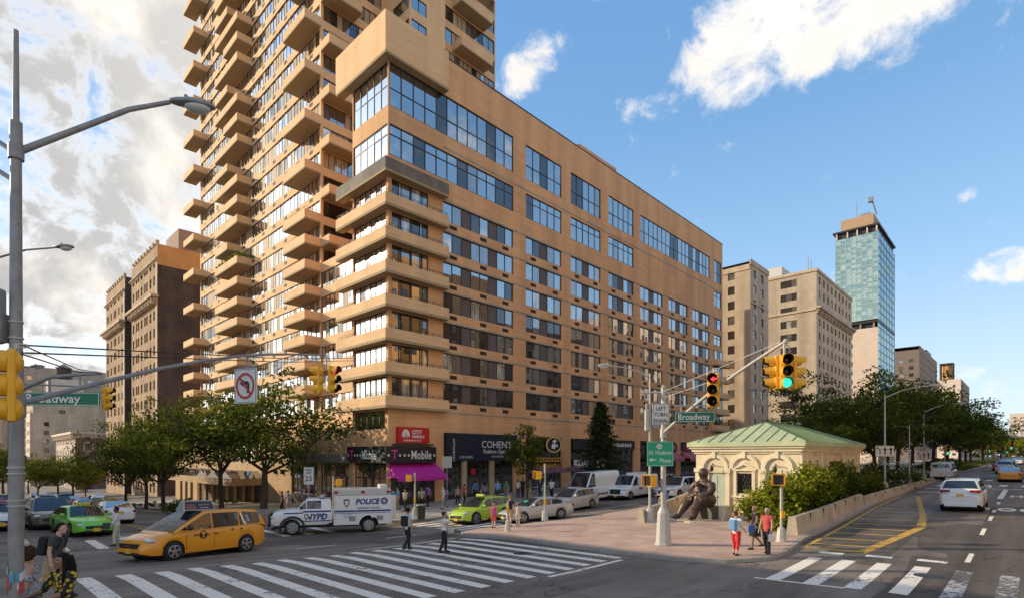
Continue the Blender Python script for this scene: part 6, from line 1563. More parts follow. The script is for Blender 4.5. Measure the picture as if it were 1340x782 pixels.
def lanes(m):
    for xo in (-.52, 0, .52):
        if xo > -.4:
            m.box(xo - .07, xo + .07, -.006, -.004, -.28, .12, 0); m.ngon([(xo - .2, -.006, .08), (xo + .2, -.006, .08), (xo, -.006, .32)], 0)
        else:
            m.box(xo + .04, xo + .14, -.006, -.004, -.26, .1, 0); m.ngon([(xo + .14, -.006, .1), (xo + .04, -.006, .1), (xo - .14, -.006, .2), (xo - .14, -.006, .28)], 0); m.ngon([(xo - .2, -.006, .12), (xo - .2, -.006, .34), (xo - .02, -.006, .3)], 0)
    m.box(-.27, -.255, -.006, -.004, -.36, .36, 0); m.box(.255, .27, -.006, -.004, -.36, .36, 0)
for u, vb, vs, vt, lu, lab in ((1158, 645, 589.5, 516, 1216, 'white lane arrow sign on the nearer lamp post of the median'), (1209, 631, 595.5, 566, None, 'smaller white lane arrow sign further along the median')):
    r, l = at(u, vb); p = P(r, l); dd = p.y
    if lu: lamp_post('street_lamp', 'tall grey lamp post on the median carrying the nearer lane sign', p.x, p.y, Zat(vt, dd), ((lu - u) / F_PX * dd - .6, -.8, 0), .085, PALE_STEEL)
    else: lamp_post('street_lamp', 'grey lamp post on the median carrying the smaller lane sign', p.x, p.y, Zat(536, dd), (3.2, -.4, 0), .09, PALE_STEEL)
    plate_sign('lane_sign', lab, u, vs, dd - .18, 1.62, .86, SIGN_WHITE, [], 6, extra=lanes)
# green lights further up the avenue
for i, (u, v, d_, fv, yaw, lab) in enumerate(((1239, 590, 62, 626, -110, 'green signal on a post at the next crossing left of the white van'), (1293.5, 590, 90, 611, -100, 'green signal on a thin post beyond the next crossing'), (1316.5, 590, 105, 607, -100, 'small far green signal on a post near the right edge'), (1331, 592, 135, 604, -100, 'smallest far green signal at the right edge'))):
    x, y = XY(u, d_); s = 1.0 if i < 2 else 1.1
    zt = Zat(v - 8 + (2 if i > 1 else 0), d_)
    pz = ground_at(x, y); t = thing('signal_post', ['pale post under the green signal left of the white van', 'thin pale post of the green signal beyond the next crossing', 'far pale signal post near the right edge', 'farthest pale signal post at the right edge'][i], 'signal post', (x + .02, y + .3, pz)); MB().tube([(0, 0, 0), (0, 0, zt - pz)], .075, 8).build('post', [PALE_STEEL], t); base_cover(t, .7, .6)
    signal('traffic_signal', lab, (x, y, zt), yaw, None, LIT_GREEN, s, ((0, 2),), bracket=.1)
x, y = XY(1362, 60); z1 = ground_at(x, y); t = thing('signal_pole', 'signal pole beyond the right edge whose arm reaches in from the right', 'pole', (x, y, z1)); m = MB(); m.tube([(0, 0, 0), (0, 0, Zat(568, 60) - z1)], .12, 10); m.build('shaft', [PALE_STEEL], t); base_cover(t)
m = MB(); m.tube([(0, 0, Zat(574, 60) - z1), (XY(1322, 60)[0] - x, 0, Zat(571, 60) - z1)], [.08, .05], 8); m.build('mast_arm', [PALE_STEEL], t)
x, y = XY(1320.5, 60); signal('traffic_signal', 'two way signal showing green, hung from the arm at the right edge', (x, y, Zat(575.5, 60)), -105, None, LIT_GREEN, .95, ((0, 2), (110, None)), bracket=.3)
x, y = XY(1190, 50); lamp_post('street_lamp', 'plain thin lamp post rising out of the shrubs on the median', x, y, Zat(556, 50), (-.5, .5, 0), .07, PALE_STEEL, s=.7)
x, y = XY(1041, 62); lamp_post('street_lamp', 'grey lamp arm showing above the station house roof', x, y, Zat(520, 62), (-4.2, .2, 0), .1, STEEL, s=1.2)
x, y = XY(181, 40); posted_sign('curb_sign', 'small pale sign on a post between the first two street trees', 127, 658, 46, .8, .9, mat('sign_tan', (.45, .38, .25), .6, var=.05), [])
m = MB(); x, y = XY(145, 50); posted_sign('warning_sign', 'yellow warning sign near the walker in white', 146, 658, 50, .9, .9, mat('warning_yellow', (.62, .48, .02), .5, var=.05), [])
# railing behind the barrier
m = MB(); t = thing('railing', 'thin black railing along the shrubs beyond the lamp post with the lane sign', 'railing', P(26, -30.55), TH)
m.tube([(0, 0, .95), (14, 0, 1.1)], .02, 5); m.tube([(0, 0, .2), (14, 0, .35)], .02, 5); m.build('rail', [BLACK], t)
for i in range(46): MB().tube([(i * .31, 0, .15 + i * .003), (i * .31, 0, .97 + i * .003)], .011, 4).build('baluster', [BLACK], t)
# ------------------------------------------------------------------ vehicles
def tabf(t):
    def f(x):
        if x <= t[0][0]: return t[0][1]
        for (a, va), (b, vb) in zip(t, t[1:]):
            if x <= b:
                k = (x - a) / (b - a); k = k * k * (3 - 2 * k) if len(t) > 2 else k
                return va + (vb - va) * (.5 * k + .5 * (x - a) / (b - a))
        return t[-1][1]
    return f
PLATE_Y = mat('yellow_plate', (.75, .42, .03), .5, var=.05); TRIM = mat('black_trim', (.02, .02, .021), .5, var=0)
def paintm(name, c, metal=0.0): return mat(name, c, .32, metal=metal, var=.03, scale=.8, coat=.6)
P_TAXI = paintm('taxi_yellow', (.78, .30, .010)); P_GREEN = paintm('apple_green', (.42, .56, .035)); P_GREEN2 = paintm('vivid_green', (.16, .56, .035)); P_WHITE = paintm('white_car_paint', (.74, .73, .70)); P_SILVER = paintm('silver_paint', (.50, .48, .45), .35)
P_BROWN = paintm('bronze_paint', (.17, .13, .10), .3); P_BLACK = paintm('black_paint', (.02, .02, .022)); P_RED = paintm('red_paint', (.42, .02, .02)); P_BLUE = paintm('dark_blue_paint', (.03, .05, .12)); P_GREY = paintm('grey_paint', (.16, .16, .165), .3)
BLUE_STRIPE = mat('police_blue', (.012, .05, .22), .4, var=0); ALU = mat('aluminium_panel', (.5, .49, .47), .35, metal=.7, var=.1)
def make_car(root, s, paint):
    """s: dict of dimensions. x forward, y left, z up, origin on the ground at the middle"""
    L, W, H, wb, fx, wr = s['L'], s['W'], s['H'], s['wb'], s['fx'], s['wr']
    hw = W / 2; ax = [fx, fx - wb]; x0, x1 = -L / 2, L / 2; ra = wr + .065
    zt = tabf(s['top']); sill = s.get('sill', .24)
    wt = tabf([(x0, .80), (x0 + .12, .90), (x0 + .5, .975), (x0 + 1.2, 1.0), (x1 - 1.3, 1.0), (x1 - .6, .95), (x1 - .2, .84), (x1 - .04, .70), (x1, .64)] if not s.get('boxy') else [(x0, .97), (x0 + .06, .99), (x0 + .3, 1), (x1 - .9, 1), (x1 - .3, .97), (x1 - .06, .9), (x1, .84)])
    def zb(x):
        z = sill
        if x > x1 - .35: z += (x - x1 + .35) * .25
        if x < x0 + .35: z += (x0 + .35 - x) * .35
        for a in ax:
            d = abs(x - a)
            if d < ra: z = max(z, wr + math.sqrt(ra * ra - d * d))
        return z
    xs = [x0 + L * i / 46 for i in range(47)]
    for a in ax: xs += [a + ra * math.cos(PI * k / 12) for k in range(13)] + [a - ra - .004, a + ra + .004]
    xs = sorted(set(round(x, 4) for x in xs if x0 <= x <= x1)); xs[0] = x0; xs[-1] = x1
    m = MB(); vs = []; K = 7
    for x in xs:
        w_, b, t = hw * wt(x), zb(x), zt(x); t = max(t, b + .12)
        cr = s.get('crown', .05); h = t - b
        half = [(w_ * .965, b), (w_ * .998, b + min(.12, h * .25)), (w_ * 1.0, b + h * .45), (w_ * .985, t - min(.16, h * .3)), (w_ * .945, t - .03), (w_ * .62, t + cr * .7), (0, t + cr)]
        vs += [(x, y, z) for y, z in half] + [(x, -y, z) for y, z in half[-2::-1]]
    n = 2 * K - 1
    fs = [(i * n + k, i * n + k + 1, (i + 1) * n + k + 1, (i + 1) * n + k) for i in range(len(xs) - 1) for k in range(n - 1)]
    m.add(vs, fs, 0, True); m.add(vs[:n], [tuple(range(n))], 0); m.add(vs[-n:], [tuple(range(n))], 0)
    body = m.build('body', [paint, TRIM], root)
    m = MB(); m.box(x0 + .25, x1 - .25, -hw * .74, hw * .74, .2, min(zt(0) - .1, .75))
    for a in ax: m.lathe([(ra - .01, -hw * .93), (ra - .01, hw * .93)], 16, 0, c=(a, 0, wr), axis='y')
    m.build('underbody', [BLACK], root)
    # cabin
    xb1, xr1, xr0, xb0 = s['cab']; zbelt = s['belt']; zr = H - .02; wb_, wr_ = hw * .95, hw * s.get('tumble', .74)
    curve = s.get('rcurve', .05)
    def top(x):
        if x >= xb0: return zt(x)
        zc = zt(xb0)
        if x > xr0: k = (xb0 - x) / (xb0 - xr0); return zc + (zr - zc) * (k * (1.12 - .12 * k))
        zd = zt(xb1)
        if x < xr1: k = (x - xb1) / max(.01, xr1 - xb1); return zd + (zr - .02 - zd) * min(1, k * (1.18 - .18 * k))
        k = (x - xr1) / (xr0 - xr1); return zr - curve * (abs(k - .6) ** 2) * (1 if k < .6 else .6)
    def yy(z): return wb_ + (wr_ - wb_) * max(0, min(1.05, (z - zbelt) / (zr - zbelt)))
    xs = sorted({xb1, xr1, xr0, xb0} | {xb1 + (xb0 - xb1) * i / 22 for i in range(23)})
    vs = []
    for x in xs:
        t = top(x); b = min(zt(x) - .04, t); half = [(yy(b) , b), (yy((b + t) / 2), (b + t) / 2), (yy(t - .07), max(b, t - .07)), (max(.05, yy(t) - .07), t - .015), (yy(t) * .6, t + .012), (0, t + .02)]
        vs += [(x, y, z) for y, z in half] + [(x, -y, z) for y, z in half[-2::-1]]
    n = 11; m = MB(); m.add(vs, [(i * n + k, i * n + k + 1, (i + 1) * n + k + 1, (i + 1) * n + k) for i in range(len(xs) - 1) for k in range(n - 1)], 0, True); m.add(vs[:n], [tuple(range(n))]); m.add(vs[-n:], [tuple(range(n))])
    m.build('roof', [s.get('roofpaint', paint)], root)
    for sy in (1, -1):
        for (a, b) in s['win']:
            m = MB(); N_ = 8; lo_, hi_ = [], []
            for i in range(N_ + 1):
                x = a + (b - a) * i / N_; zl = max(zbelt + .03, zt(x) + .02); zh = top(x) - .085
                if zh < zl + .015: zh = zl + .015
                lo_.append((x, sy * (yy(zl) + .008), zl)); hi_.append((x, sy * (yy(zh) + .008), zh))
            m.add(lo_ + hi_, [(i, i + 1, N_ + 2 + i, N_ + 1 + i) for i in range(N_)], 0, True); m.build('side_window', [G_CAR], root)
        for x in s.get('seams', ()):
            m = MB(); m.add([(x, sy * hw * 1.003, sill + .1), (x + .014, sy * hw * 1.003, sill + .1), (x + .014, sy * hw * 1.004, zt(x) * .62), (x, sy * hw * 1.004, zt(x) * .62), (x + .014, sy * hw * .99, zt(x) - .1), (x, sy * hw * .99, zt(x) - .1)], [(0, 1, 2, 3), (3, 2, 4, 5)]); m.build('door_seam', [BLACK], body)
        for x in s.get('handles', ()):
            m = MB(); m.box(x - .1, x + .1, sy * hw * .975 - .02, sy * hw * .975 + .045 * 1, zt(x) - .21, zt(x) - .175) if sy > 0 else m.box(x - .1, x + .1, -hw * .975 - .045, -hw * .975 + .02, zt(x) - .21, zt(x) - .175); m.build('door_handle', [s.get('handlem', paint)], body)
        m = MB(); mx = s.get('mirror', xb0 - .35); m.ball((mx, sy * (hw + .1), zbelt + .12), (.08, .12, .09), 12, 8); m.tube([(mx, sy * (hw - .08), zbelt + .06), (mx, sy * (hw + .06), zbelt + .1)], .025, 5); m.build('mirror', [paint if not s.get('blackmirror') else TRIM], root)
    def strip(name, xa, za, xb_, zb_, ya, yb, par=root, off=.012, mt=G_CAR):
        m = MB(); d = Vector((xb_ - xa, 0, zb_ - za)); nrm = Vector((d.z, 0, -d.x)).normalized(); nrm *= off if nrm.z > 0 else -off
        P_ = []
        for k in range(5):
            t = k / 4; x, z = xa + (xb_ - xa) * t, top(xa + (xb_ - xa) * t) + .012; y = ya + (yb - ya) * t
            P_ += [(x + nrm.x, -y, z + nrm.z), (x + nrm.x, 0, z + nrm.z + .012), (x + nrm.x, y, z + nrm.z)]
        m.add(P_, [(k * 3 + j, k * 3 + j + 1, k * 3 + j + 4, k * 3 + j + 3) for k in range(4) for j in range(2)], 0, True); return m.build(name, [mt], par)
    strip('windshield', xb0 - .06, zt(xb0), xr0 + .04, zr, wb_ - .12, wr_ - .1)
    if not s.get('norear'): strip('rear_window', xb1 + s.get('rw0', .1), zt(xb1), xr1 - .02, zr, wb_ - .16, wr_ - .12)
    # lights, grille, bumpers, plates
    zf = zt(x1 - .05)
    for sy in (1, -1):
        m = MB(); xl = x1 - s.get('hlx', .22); wl = hw * wt(xl); m.ball((xl, sy * (wl - .16), s.get('hlz', zt(xl) - .12)), (.2, .2, .085), 14, 8); m.build('headlight', [LAMP_LENS], root)
        m = MB(); tz, th_ = s.get('tl', (.9, .12)); xl = x0 + .09; m.ball((xl, sy * hw * (wt(xl) - .07), tz), (.1, .1, th_), 12, 8); m.build('taillight', [RED_LENS], root)
    m = MB(); gz0, gz1 = s.get('grille', (.42, .58)); m.box(x1 - .12, x1 + .012, -hw * .5, hw * .5, gz0, gz1); m.box(x1 - .2, x1 + .008, -hw * .56, hw * .56, .28, .36); g_ = m.build('grille', [TRIM], root)
    m = MB(); m.box(x1 + .013, x1 + .022, -.12, .12, (gz0 + gz1) / 2 - .01, (gz0 + gz1) / 2 + .015); m.build('badge', [CHROME], g_)
    for x, zp in ((x1 + .012, s.get('fp', .38)), (x0 - .012, s.get('rp', .72))): m = MB(); m.cbox((x, 0, zp), (.02, .32, .16)); m.build('licence_plate', [PLATE_Y], root)
    m = MB(); m.box(x0 - .02, x0 + .1, -hw * .72, hw * .72, .3, .5); bevel(m.build('rear_bumper', [s.get('bump', paint)], root), .03)
    for a in ax:
        for sy in (1, -1): wheel(root, (a, sy * (hw - .115), wr), wr, sy, s.get('rim', CHROME), s.get('spokes', 5))
    return root
def wheel(root, c, r, sy, rimm=CHROME, spokes=5, w_=.21):
    m = MB(); m.lathe([(r * .66, -w_ * .5), (r * .93, -w_ * .5), (r, -w_ * .32), (r, w_ * .32), (r * .93, w_ * .5), (r * .66, w_ * .5)], 26, 0, c=c, axis='y', caps=False); wl = m.build('wheel', [RUBBER], root)
    m = MB(); o = sy * w_ * .42
    m.lathe([(r * .69, o), (r * .69, o + sy * .025), (r * .6, o + sy * .02)], 24, 0, c=c, axis='y', caps=False); m.lathe([(.001, o + sy * .03), (r * .16, o + sy * .03), (r * .18, o - sy * .03)], 14, 0, c=c, axis='y', caps=False); m.lathe([(.001, o + sy * .031), (r * .16, o + sy * .031)], 14, 0, c=c, axis='y', caps=False)
    for k in range(spokes):
        a = 2 * PI * k / spokes + .3; d = Vector((math.cos(a), 0, math.sin(a))); q = Vector((-math.sin(a), 0, math.cos(a))); C_ = Vector(c) + Vector((0, o + sy * .018, 0))
        m.add([C_ + d * r * .12 - q * r * .10, C_ + d * r * .12 + q * r * .10, C_ + d * r * .64 + q * r * .15, C_ + d * r * .64 - q * r * .15], [(0, 1, 2, 3)], 0)
    m.lathe([(.001, o - sy * .03), (r * .68, o - sy * .03)], 20, 1, c=c, axis='y', caps=False)
    m.build('rim', [rimm, BLACK], wl)
def table(x0, x1, *rows): return [(x, z) for x, z in rows]
SEDAN = dict(L=4.85, W=1.83, H=1.46, wb=2.78, fx=1.46, wr=.325, belt=.93, cab=(-1.95, -1.05, .12, 1.05), top=[(-2.43, .70), (-2.36, .93), (-2.1, 1.0), (-1.7, .99), (-.6, .96), (.9, .94), (1.2, .91), (2.0, .80), (2.3, .70), (2.43, .52)],
             win=((-1.5, -.72), (-.66, .2), (.24, .78)), seams=(-1.0, -.08, .95), handles=(-.75, .1), tl=(.83, .1), rp=.75, mirror=.72)
HATCH = dict(L=4.4, W=1.82, H=1.6, wb=2.64, fx=1.42, wr=.34, belt=1.02, cab=(-2.12, -1.5, .05, 1.05), top=[(-2.2, .75), (-2.12, 1.0), (-1.9, 1.06), (-.6, 1.04), (.9, 1.0), (1.2, .97), (1.85, .85), (2.1, .72), (2.2, .55)],
             win=((-1.75, -1.12), (-1.06, -.2), (-.14, .76)), seams=(-1.25, -.16, .95), handles=(-.85, .2), tl=(1.0, .16), rp=.85, rcurve=.16, mirror=.72)
SUVD = dict(L=4.8, W=1.92, H=1.74, wb=2.79, fx=1.48, wr=.37, belt=1.08, sill=.3, cab=(-2.34, -2.0, .15, 1.12), top=[(-2.4, .85), (-2.34, 1.05), (-2.1, 1.1), (-.6, 1.09), (1.0, 1.06), (1.25, 1.04), (2.0, .96), (2.28, .84), (2.4, .6)],
            win=((-2.0, -1.3), (-1.24, -.3), (-.22, .82)), seams=(-1.2, -.26, 1.0), handles=(-.9, .15), tl=(1.1, .13), rp=.92, rcurve=.1, bump=None, hlz=.84, grille=(.55, .8), fp=.48, mirror=.8)
SUVD.pop('bump')
VENZA = dict(SUVD, L=4.8, W=1.9, H=1.61, wb=2.78, belt=1.0, sill=.26, cab=(-2.3, -1.75, .2, 1.2), top=[(-2.4, .75), (-2.32, .98), (-2.0, 1.04), (-.6, 1.02), (1.0, .99), (1.3, .96), (2.0, .86), (2.28, .74), (2.4, .54)], win=((-2.0, -1.3), (-1.24, -.25), (-.18, .88)), rcurve=.2, hlz=.74, grille=(.42, .6), fp=.36, mirror=.85)
MINI = dict(L=5.08, W=1.98, H=1.75, wb=3.03, fx=1.53, wr=.335, belt=1.03, cab=(-2.48, -2.15, .25, 1.62), top=[(-2.54, .8), (-2.48, 1.08), (-2.2, 1.14), (-.6, 1.08), (.9, 1.03), (1.5, 1.0), (1.9, .92), (2.3, .80), (2.45, .68), (2.54, .5)],
            win=((-2.16, -1.2), (-1.13, .0), (.07, 1.05), (1.09, 1.4)), seams=(-.02, 1.1), handles=(-.1, .3), handlem=TRIM, tl=(1.1, .17), rp=.8, rcurve=.1, hlz=.76, hlx=.3, grille=(.5, .66), fp=.4, mirror=1.05, blackmirror=True, tumble=.78)
CARGO = dict(L=5.98, W=2.06, H=2.52, wb=3.3, fx=2.0, wr=.35, belt=1.3, sill=.34, boxy=True, cab=(-2.97, -2.9, 1.05, 1.95), top=[(-2.99, 1.26), (-2.9, 1.3), (1.0, 1.28), (1.9, 1.25), (2.4, 1.08), (2.85, .98), (2.99, .6)],
             win=((.72, 1.5), (1.54, 1.78)), seams=(.62, 1.62, -.9), handles=(.8,), handlem=TRIM, tl=(1.25, .3), rp=.75, tumble=.86, rcurve=.05, hlz=.98, grille=(.62, .86), bump=TRIM, norear=False, rw0=.03, mirror=1.55, blackmirror=True)
VAN2 = dict(CARGO, L=5.7, W=2.01, H=2.06, wb=3.43, fx=1.95, belt=1.18, cab=(-2.83, -2.76, .95, 1.75), top=[(-2.85, 1.12), (-2.76, 1.16), (1.0, 1.16), (1.7, 1.16), (2.3, 1.08), (2.7, 1.0), (2.85, .62)], win=((.62, 1.4), (1.44, 1.6)), seams=(.55, 1.5), handles=(.7,), grille=(.55, .95), hlz=.92, mirror=1.3, tl=(1.2, .25))
def place_car(name, label, spec, paint, front=None, rear=None, mid=None, head=None, group=None, near=-1, cat='car', du=0):
    """front/rear: pixels where the near wheels meet the road; mid: pixel under the middle of the car"""
    hd = None
    if front and rear:
        f, b = Vector((*at(*front), 0)), Vector((*at(*rear), 0)); hd = (f - b).normalized(); c = (f + b) / 2
        c -= hd * (spec['fx'] - spec['wb'] / 2)
    elif front:
        hd = Vector((math.cos(head), math.sin(head), 0)); c = Vector((*at(*front), 0)) - hd * spec['fx']
    elif rear:
        hd = Vector((math.cos(head), math.sin(head), 0)); c = Vector((*at(*rear), 0)) - hd * (spec['fx'] - spec['wb'])
    else:
        hd = Vector((math.cos(head), math.sin(head), 0)); c = Vector((*at(*mid), 0))
    side = Vector((-hd.y, hd.x, 0))
    cam_rl = Vector((*RL(0, 0), 0))
    if not mid: c = c - side * (1 if side.dot(cam_rl - c) > 0 else -1) * (spec['W'] / 2 - .1)
    a = math.atan2(hd.y, hd.x)
    zf, zr_ = gz(c.x + hd.x * 1.4, c.y + hd.y * 1.4), gz(c.x - hd.x * 1.4, c.y - hd.y * 1.4)
    zl, zq = gz(c.x + side.x * .8, c.y + side.y * .8), gz(c.x - side.x * .8, c.y - side.y * .8)
    t = thing(name, label, cat, P(c.x, c.y, (zf + zr_) / 2), 0, group)
    t.rotation_euler = (math.atan2(zl - zq, 1.6), -math.atan2(zf - zr_, 2.8), TH + a)
    if paint is not None: make_car(t, spec, paint)
    return t
SOUTH, NORTH, EAST, WEST = PI, 0.0, -PI / 2, PI / 2
def disc(m, x, y, z, r, sy, mi=0, n=20): m.ngon([(x + r * math.cos(2 * PI * i / n) * sy, y, z + r * math.sin(2 * PI * i / n)) for i in range(n)], mi)
YEL_LET = mat('taxi_letter', (.75, .42, .02), .5, var=0)
def taxi_marks(t, hw, x, z, dark=SIGN_BLACK, let=YEL_LET, nyc=True):
    for sy in (1, -1):
        m = MB(); disc(m, x, sy * (hw + .012), z, .155, -sy, 0); X = (-sy, 0, 0)
        m.text('T', .27, (x, sy * (hw + .016), z - .095), X, (0, 0, 1), 1, bold=.018)
        if nyc: m.text('NYC', .10, (x + .28 , sy * (hw + .014), z - .03), X, (0, 0, 1), 0, bold=.004)
        for k in range(2 if nyc else 0): disc(m, x - 1.25 - k * .4, sy * (hw + .014), z + .12, .045, -sy, 0, 8)
        m.build('taxi_emblem', [dark, let], t)
# yellow taxi van
tx = place_car('taxi_van', 'bright yellow taxi minivan with a roof advertising board crossing at left', MINI, P_TAXI, (211, 734), (330, 720), cat='taxi')
tx.scale = (1.055,) * 3; taxi_marks(tx, .985, .45, .86)
m = MB(); m.add([(-.6, -.24, 1.74), (.75, -.24, 1.74), (.75, .24, 1.74), (-.6, .24, 1.74), (-.52, -.09, 2.12), (.66, -.09, 2.12), (.66, .09, 2.12), (-.52, .09, 2.12)], [(0, 1, 5, 4), (2, 3, 7, 6), (1, 2, 6, 5), (3, 0, 4, 7), (4, 5, 6, 7)]); rb = bevel(m.build('roof_board', [mat('board_frame', (.40, .38, .36), .4, metal=.3, var=.05)], tx), .02)
AD = mat('dark_advert', (.05, .03, .045), .3, var=.5, scale=2.5)
for s in (1, -1):
    m = MB(); q = lambda x, k: (x, s * (.24 - .15 * k + .012), 1.74 + .38 * k + .004); m.quad(q(-.53, .1), q(.68, .1), q(.62, .9), q(-.47, .9), 0); m.quad(q(.2, .15), q(.64, .15), q(.6, .8), q(.28, .6), 1); m.quad(q(-.3, .2), q(.05, .2), q(.05, .3), q(-.3, .3), 2); m.quad(q(-.35, .5), q(.1, .5), q(.1, .62), q(-.35, .62), 2); m.build('advert', [AD, mat('advert_pink', (.40, .16, .12), .4, var=.3, scale=8), SIGN_WHITE], rb)
# police truck
pt = place_car('police_truck', 'white and blue police emergency truck with a box body and roof lights', dict(L=6.5, W=2.25, wb=4.1, fx=2.15), None, (384, 699.5), (481, 695.5), cat='truck')
CAB = dict(L=3.2, W=2.05, H=2.0, wb=9, fx=.55, wr=.42, belt=1.42, sill=.55, boxy=True, cab=(-1.58, -1.5, -.25, .35), top=[(-1.6, 1.4), (-1.5, 1.42), (.2, 1.42), (.45, 1.38), (1.3, 1.28), (1.5, 1.2), (1.6, .9)], win=((-1.0, -.25), (-.2, .12)), seams=(-1.15, .25), handles=(-.9,), tl=(-9, .01), norear=True, hlz=1.02, hlx=.16, grille=(.8, 1.15), fp=.6, rp=-9, mirror=.05, blackmirror=True, tumble=.80)
cabroot = bpy.data.objects.new('cab', None); COL.objects.link(cabroot); cabroot.parent = pt; cabroot.location = (1.65, 0, 0)
def make_cab(root):
    s = dict(CAB); tmp = bpy.data.objects.new('tmp', None); COL.objects.link(tmp)
    make_car(tmp, s, P_WHITE)
    for ch in list(tmp.children):
        if ch.name.split('.')[0] in ('wheel', 'taillight', 'licence_plate', 'rear_bumper', 'underbody'):
            for g_ in list(ch.children): bpy.data.objects.remove(g_)
            bpy.data.objects.remove(ch); continue
        ch.parent = root
        ch.location = (1.65, 0, 0)
    bpy.data.objects.remove(tmp)
make_cab(pt); bpy.data.objects.remove(cabroot)
for x in (2.15, -1.95):
    for sy in (1, -1): wheel(pt, (x, sy * .95, .42), .42, sy, CHROME, 8, .27)
m = MB(); m.box(-3.0, 3.0, -.5, .5, .35, .7); m.box(-.2, 3.0, -.9, .9, .5, .62); m.build('chassis', [BLACK], pt)
for sy in (1, -1):
    m = MB(); pts = [(2.15 + .62 * math.cos(PI * k / 12), sy * 1.04, .42 + .6 * math.sin(PI * k / 12)) for k in range(-1, 14)]; m.tube(pts, .085, 6, squash=.8); m.build('fender_flare', [TRIM], pt)
m = MB(); prof = [(-3.25, .5), (-2.55, .5)] + [(-1.95 + .56 * math.cos(PI - PI * k / 10), .45 + .56 * math.sin(PI * k / 10)) for k in range(11)] + [(-1.35, .5), (-.02, .5), (-.02, 2.16), (-3.25, 2.16)]
m.prism(prof, -1.12, 1.12, 0, 'y'); bx_ = bevel(m.build('box_body', [P_WHITE], pt), .03)
m = MB(); m.box(-3.2, .0, -1.08, 1.08, 2.165, 2.52); bevel(m.build('roof_box', [ALU], pt), .03)
m = MB(); m.box(-3.0, -2.6, -.7, .7, 2.525, 2.72); m.build('roof_unit', [mat('unit_white', (.6, .58, .55), .5, var=.1)], pt)
for x, mt in ((-.15, RED_LENS), (-.62, LAMP_LENS), (-1.62, RED_LENS), (-2.72, LAMP_LENS), (-3.05, RED_LENS)):
    for sy in (1, -1): m = MB(); m.cbox((x, sy * 1.09, 2.34), (.22, .05, .15)); m.build('warning_light', [mt], pt)
m = MB(); m.box(.45, .75, -.75, .75, 2.03, 2.2); lb = bevel(m.build('light_bar', [mat('bar_clear', (.5, .45, .45), .2, var=0)], pt), .03)
for k in range(4): m = MB(); m.box(.44, .76, -.74 + k * .4, -.5 + k * .4, 2.05, 2.205); m.build('red_light', [RED_LENS], lb)
for sy in (1, -1):
    X = (-sy, 0, 0); Z = (0, 0, 1); m = MB()
    def st(xa, xb, za, zb, y): m.quad((xa, sy * y, za), (xb, sy * y, za), (xb, sy * y, zb), (xa, sy * y, zb), 0)
    st(-3.2, -.05, 1.22, 1.32, 1.126); st(-3.2, -.05, 1.14, 1.17, 1.126); st(.12, 1.6, 1.26, 1.35, 1.035); st(.12, 1.6, .74, .8, 1.035); st(1.6, 2.6, 1.2, 1.27, 1.035)
    m.build('blue_stripe', [BLUE_STRIPE], pt)
    m = MB(); m.text('NYPD', .44, (.92, sy * 1.035, .86), X, Z, 0, bold=.022, shear=.22); m.text('POLICE', .42, (-1.86, sy * 1.128, 1.66), X, Z, 0, bold=.02, shear=.22, sx=.95)
    m.text('EMERGENCY SERVICE', .13, (-1.95, sy * 1.128, 1.39), X, Z, 0, bold=.004); m.text('COURTESY', .1, (-.75, sy * 1.128, 1.03), X, Z, 0); m.text('RESPECT', .1, (-.75, sy * 1.128, .9), X, Z, 0); m.build('lettering', [BLUE_STRIPE], pt)
    m = MB(); sh = lambda x, z, w_, h: [(x - w_, z + h * .8), (x, z + h), (x + w_, z + h * .8), (x + w_ * .9, z - h * .2), (x, z - h), (x - w_ * .9, z - h * .2)]
    for x, z, w_, h, y in ((-.72, 1.72, .17, .26, 1.128), (1.42, 1.02, .12, .16, 1.037)):
        m.ngon([(a, sy * y, b) for a, b in sh(x, z, w_, h)], 0); m.ngon([(a, sy * (y + .002), b) for a, b in sh(x, z, w_ * .6, h * .6)], 1)
    m.build('shield', [mat('shield_brown', (.12, .09, .08), .5, var=0), SIGN_WHITE], pt)
    m = MB(); m.lathe([(.001, sy * 1.127), (.2, sy * 1.127)], 20, 0, c=(-2.82, 0, 1.82), axis='y'); m.lathe([(.001, sy * 1.129), (.12, sy * 1.129)], 16, 1, c=(-2.82, 0, 1.82), axis='y'); m.build('round_badge', [BLUE_STRIPE, SIGN_WHITE], pt)
    for xa, xb, za, zb in ((-1.2, -.86, .7, .98), (-2.75, -2.4, .72, .98)): m = MB(); m.box(xa, xb, sy * 1.12 - .012, sy * 1.12 + .012, za, zb); m.build('vent', [STEEL], bx_)
    for x in (-.12, -1.25, -2.45): m = MB(); m.box(x - .006, x + .006, sy * 1.122 - .004, sy * 1.122 + .004, .62, 2.1); m.build('panel_seam', [STEEL], bx_)
    m = MB(); m.box(-1.28, -1.2, sy * 1.12 - .03, sy * 1.12 + .03, 1.1, 1.3); m.build('panel_handle', [CHROME], bx_)
m = MB(); m.tube([(3.35, -.7, .45), (3.35, -.7, 1.15)], .05, 6).tube([(3.35, .7, .45), (3.35, .7, 1.15)], .05, 6).tube([(3.35, -.95, .62), (3.35, .95, .62)], .09, 8).tube([(3.35, -.7, 1.15), (3.35, .7, 1.15)], .04, 6); m.build('push_bar', [BLACK], pt)
m = MB(); m.box(-3.3, -3.252, -1.0, .1, .55, 2.1); m.build('rear_door', [P_WHITE], pt); m = MB(); m.box(-3.75, -3.25, -1.13, -1.09, .5, 2.0); m.build('open_rear_door', [P_WHITE], pt)
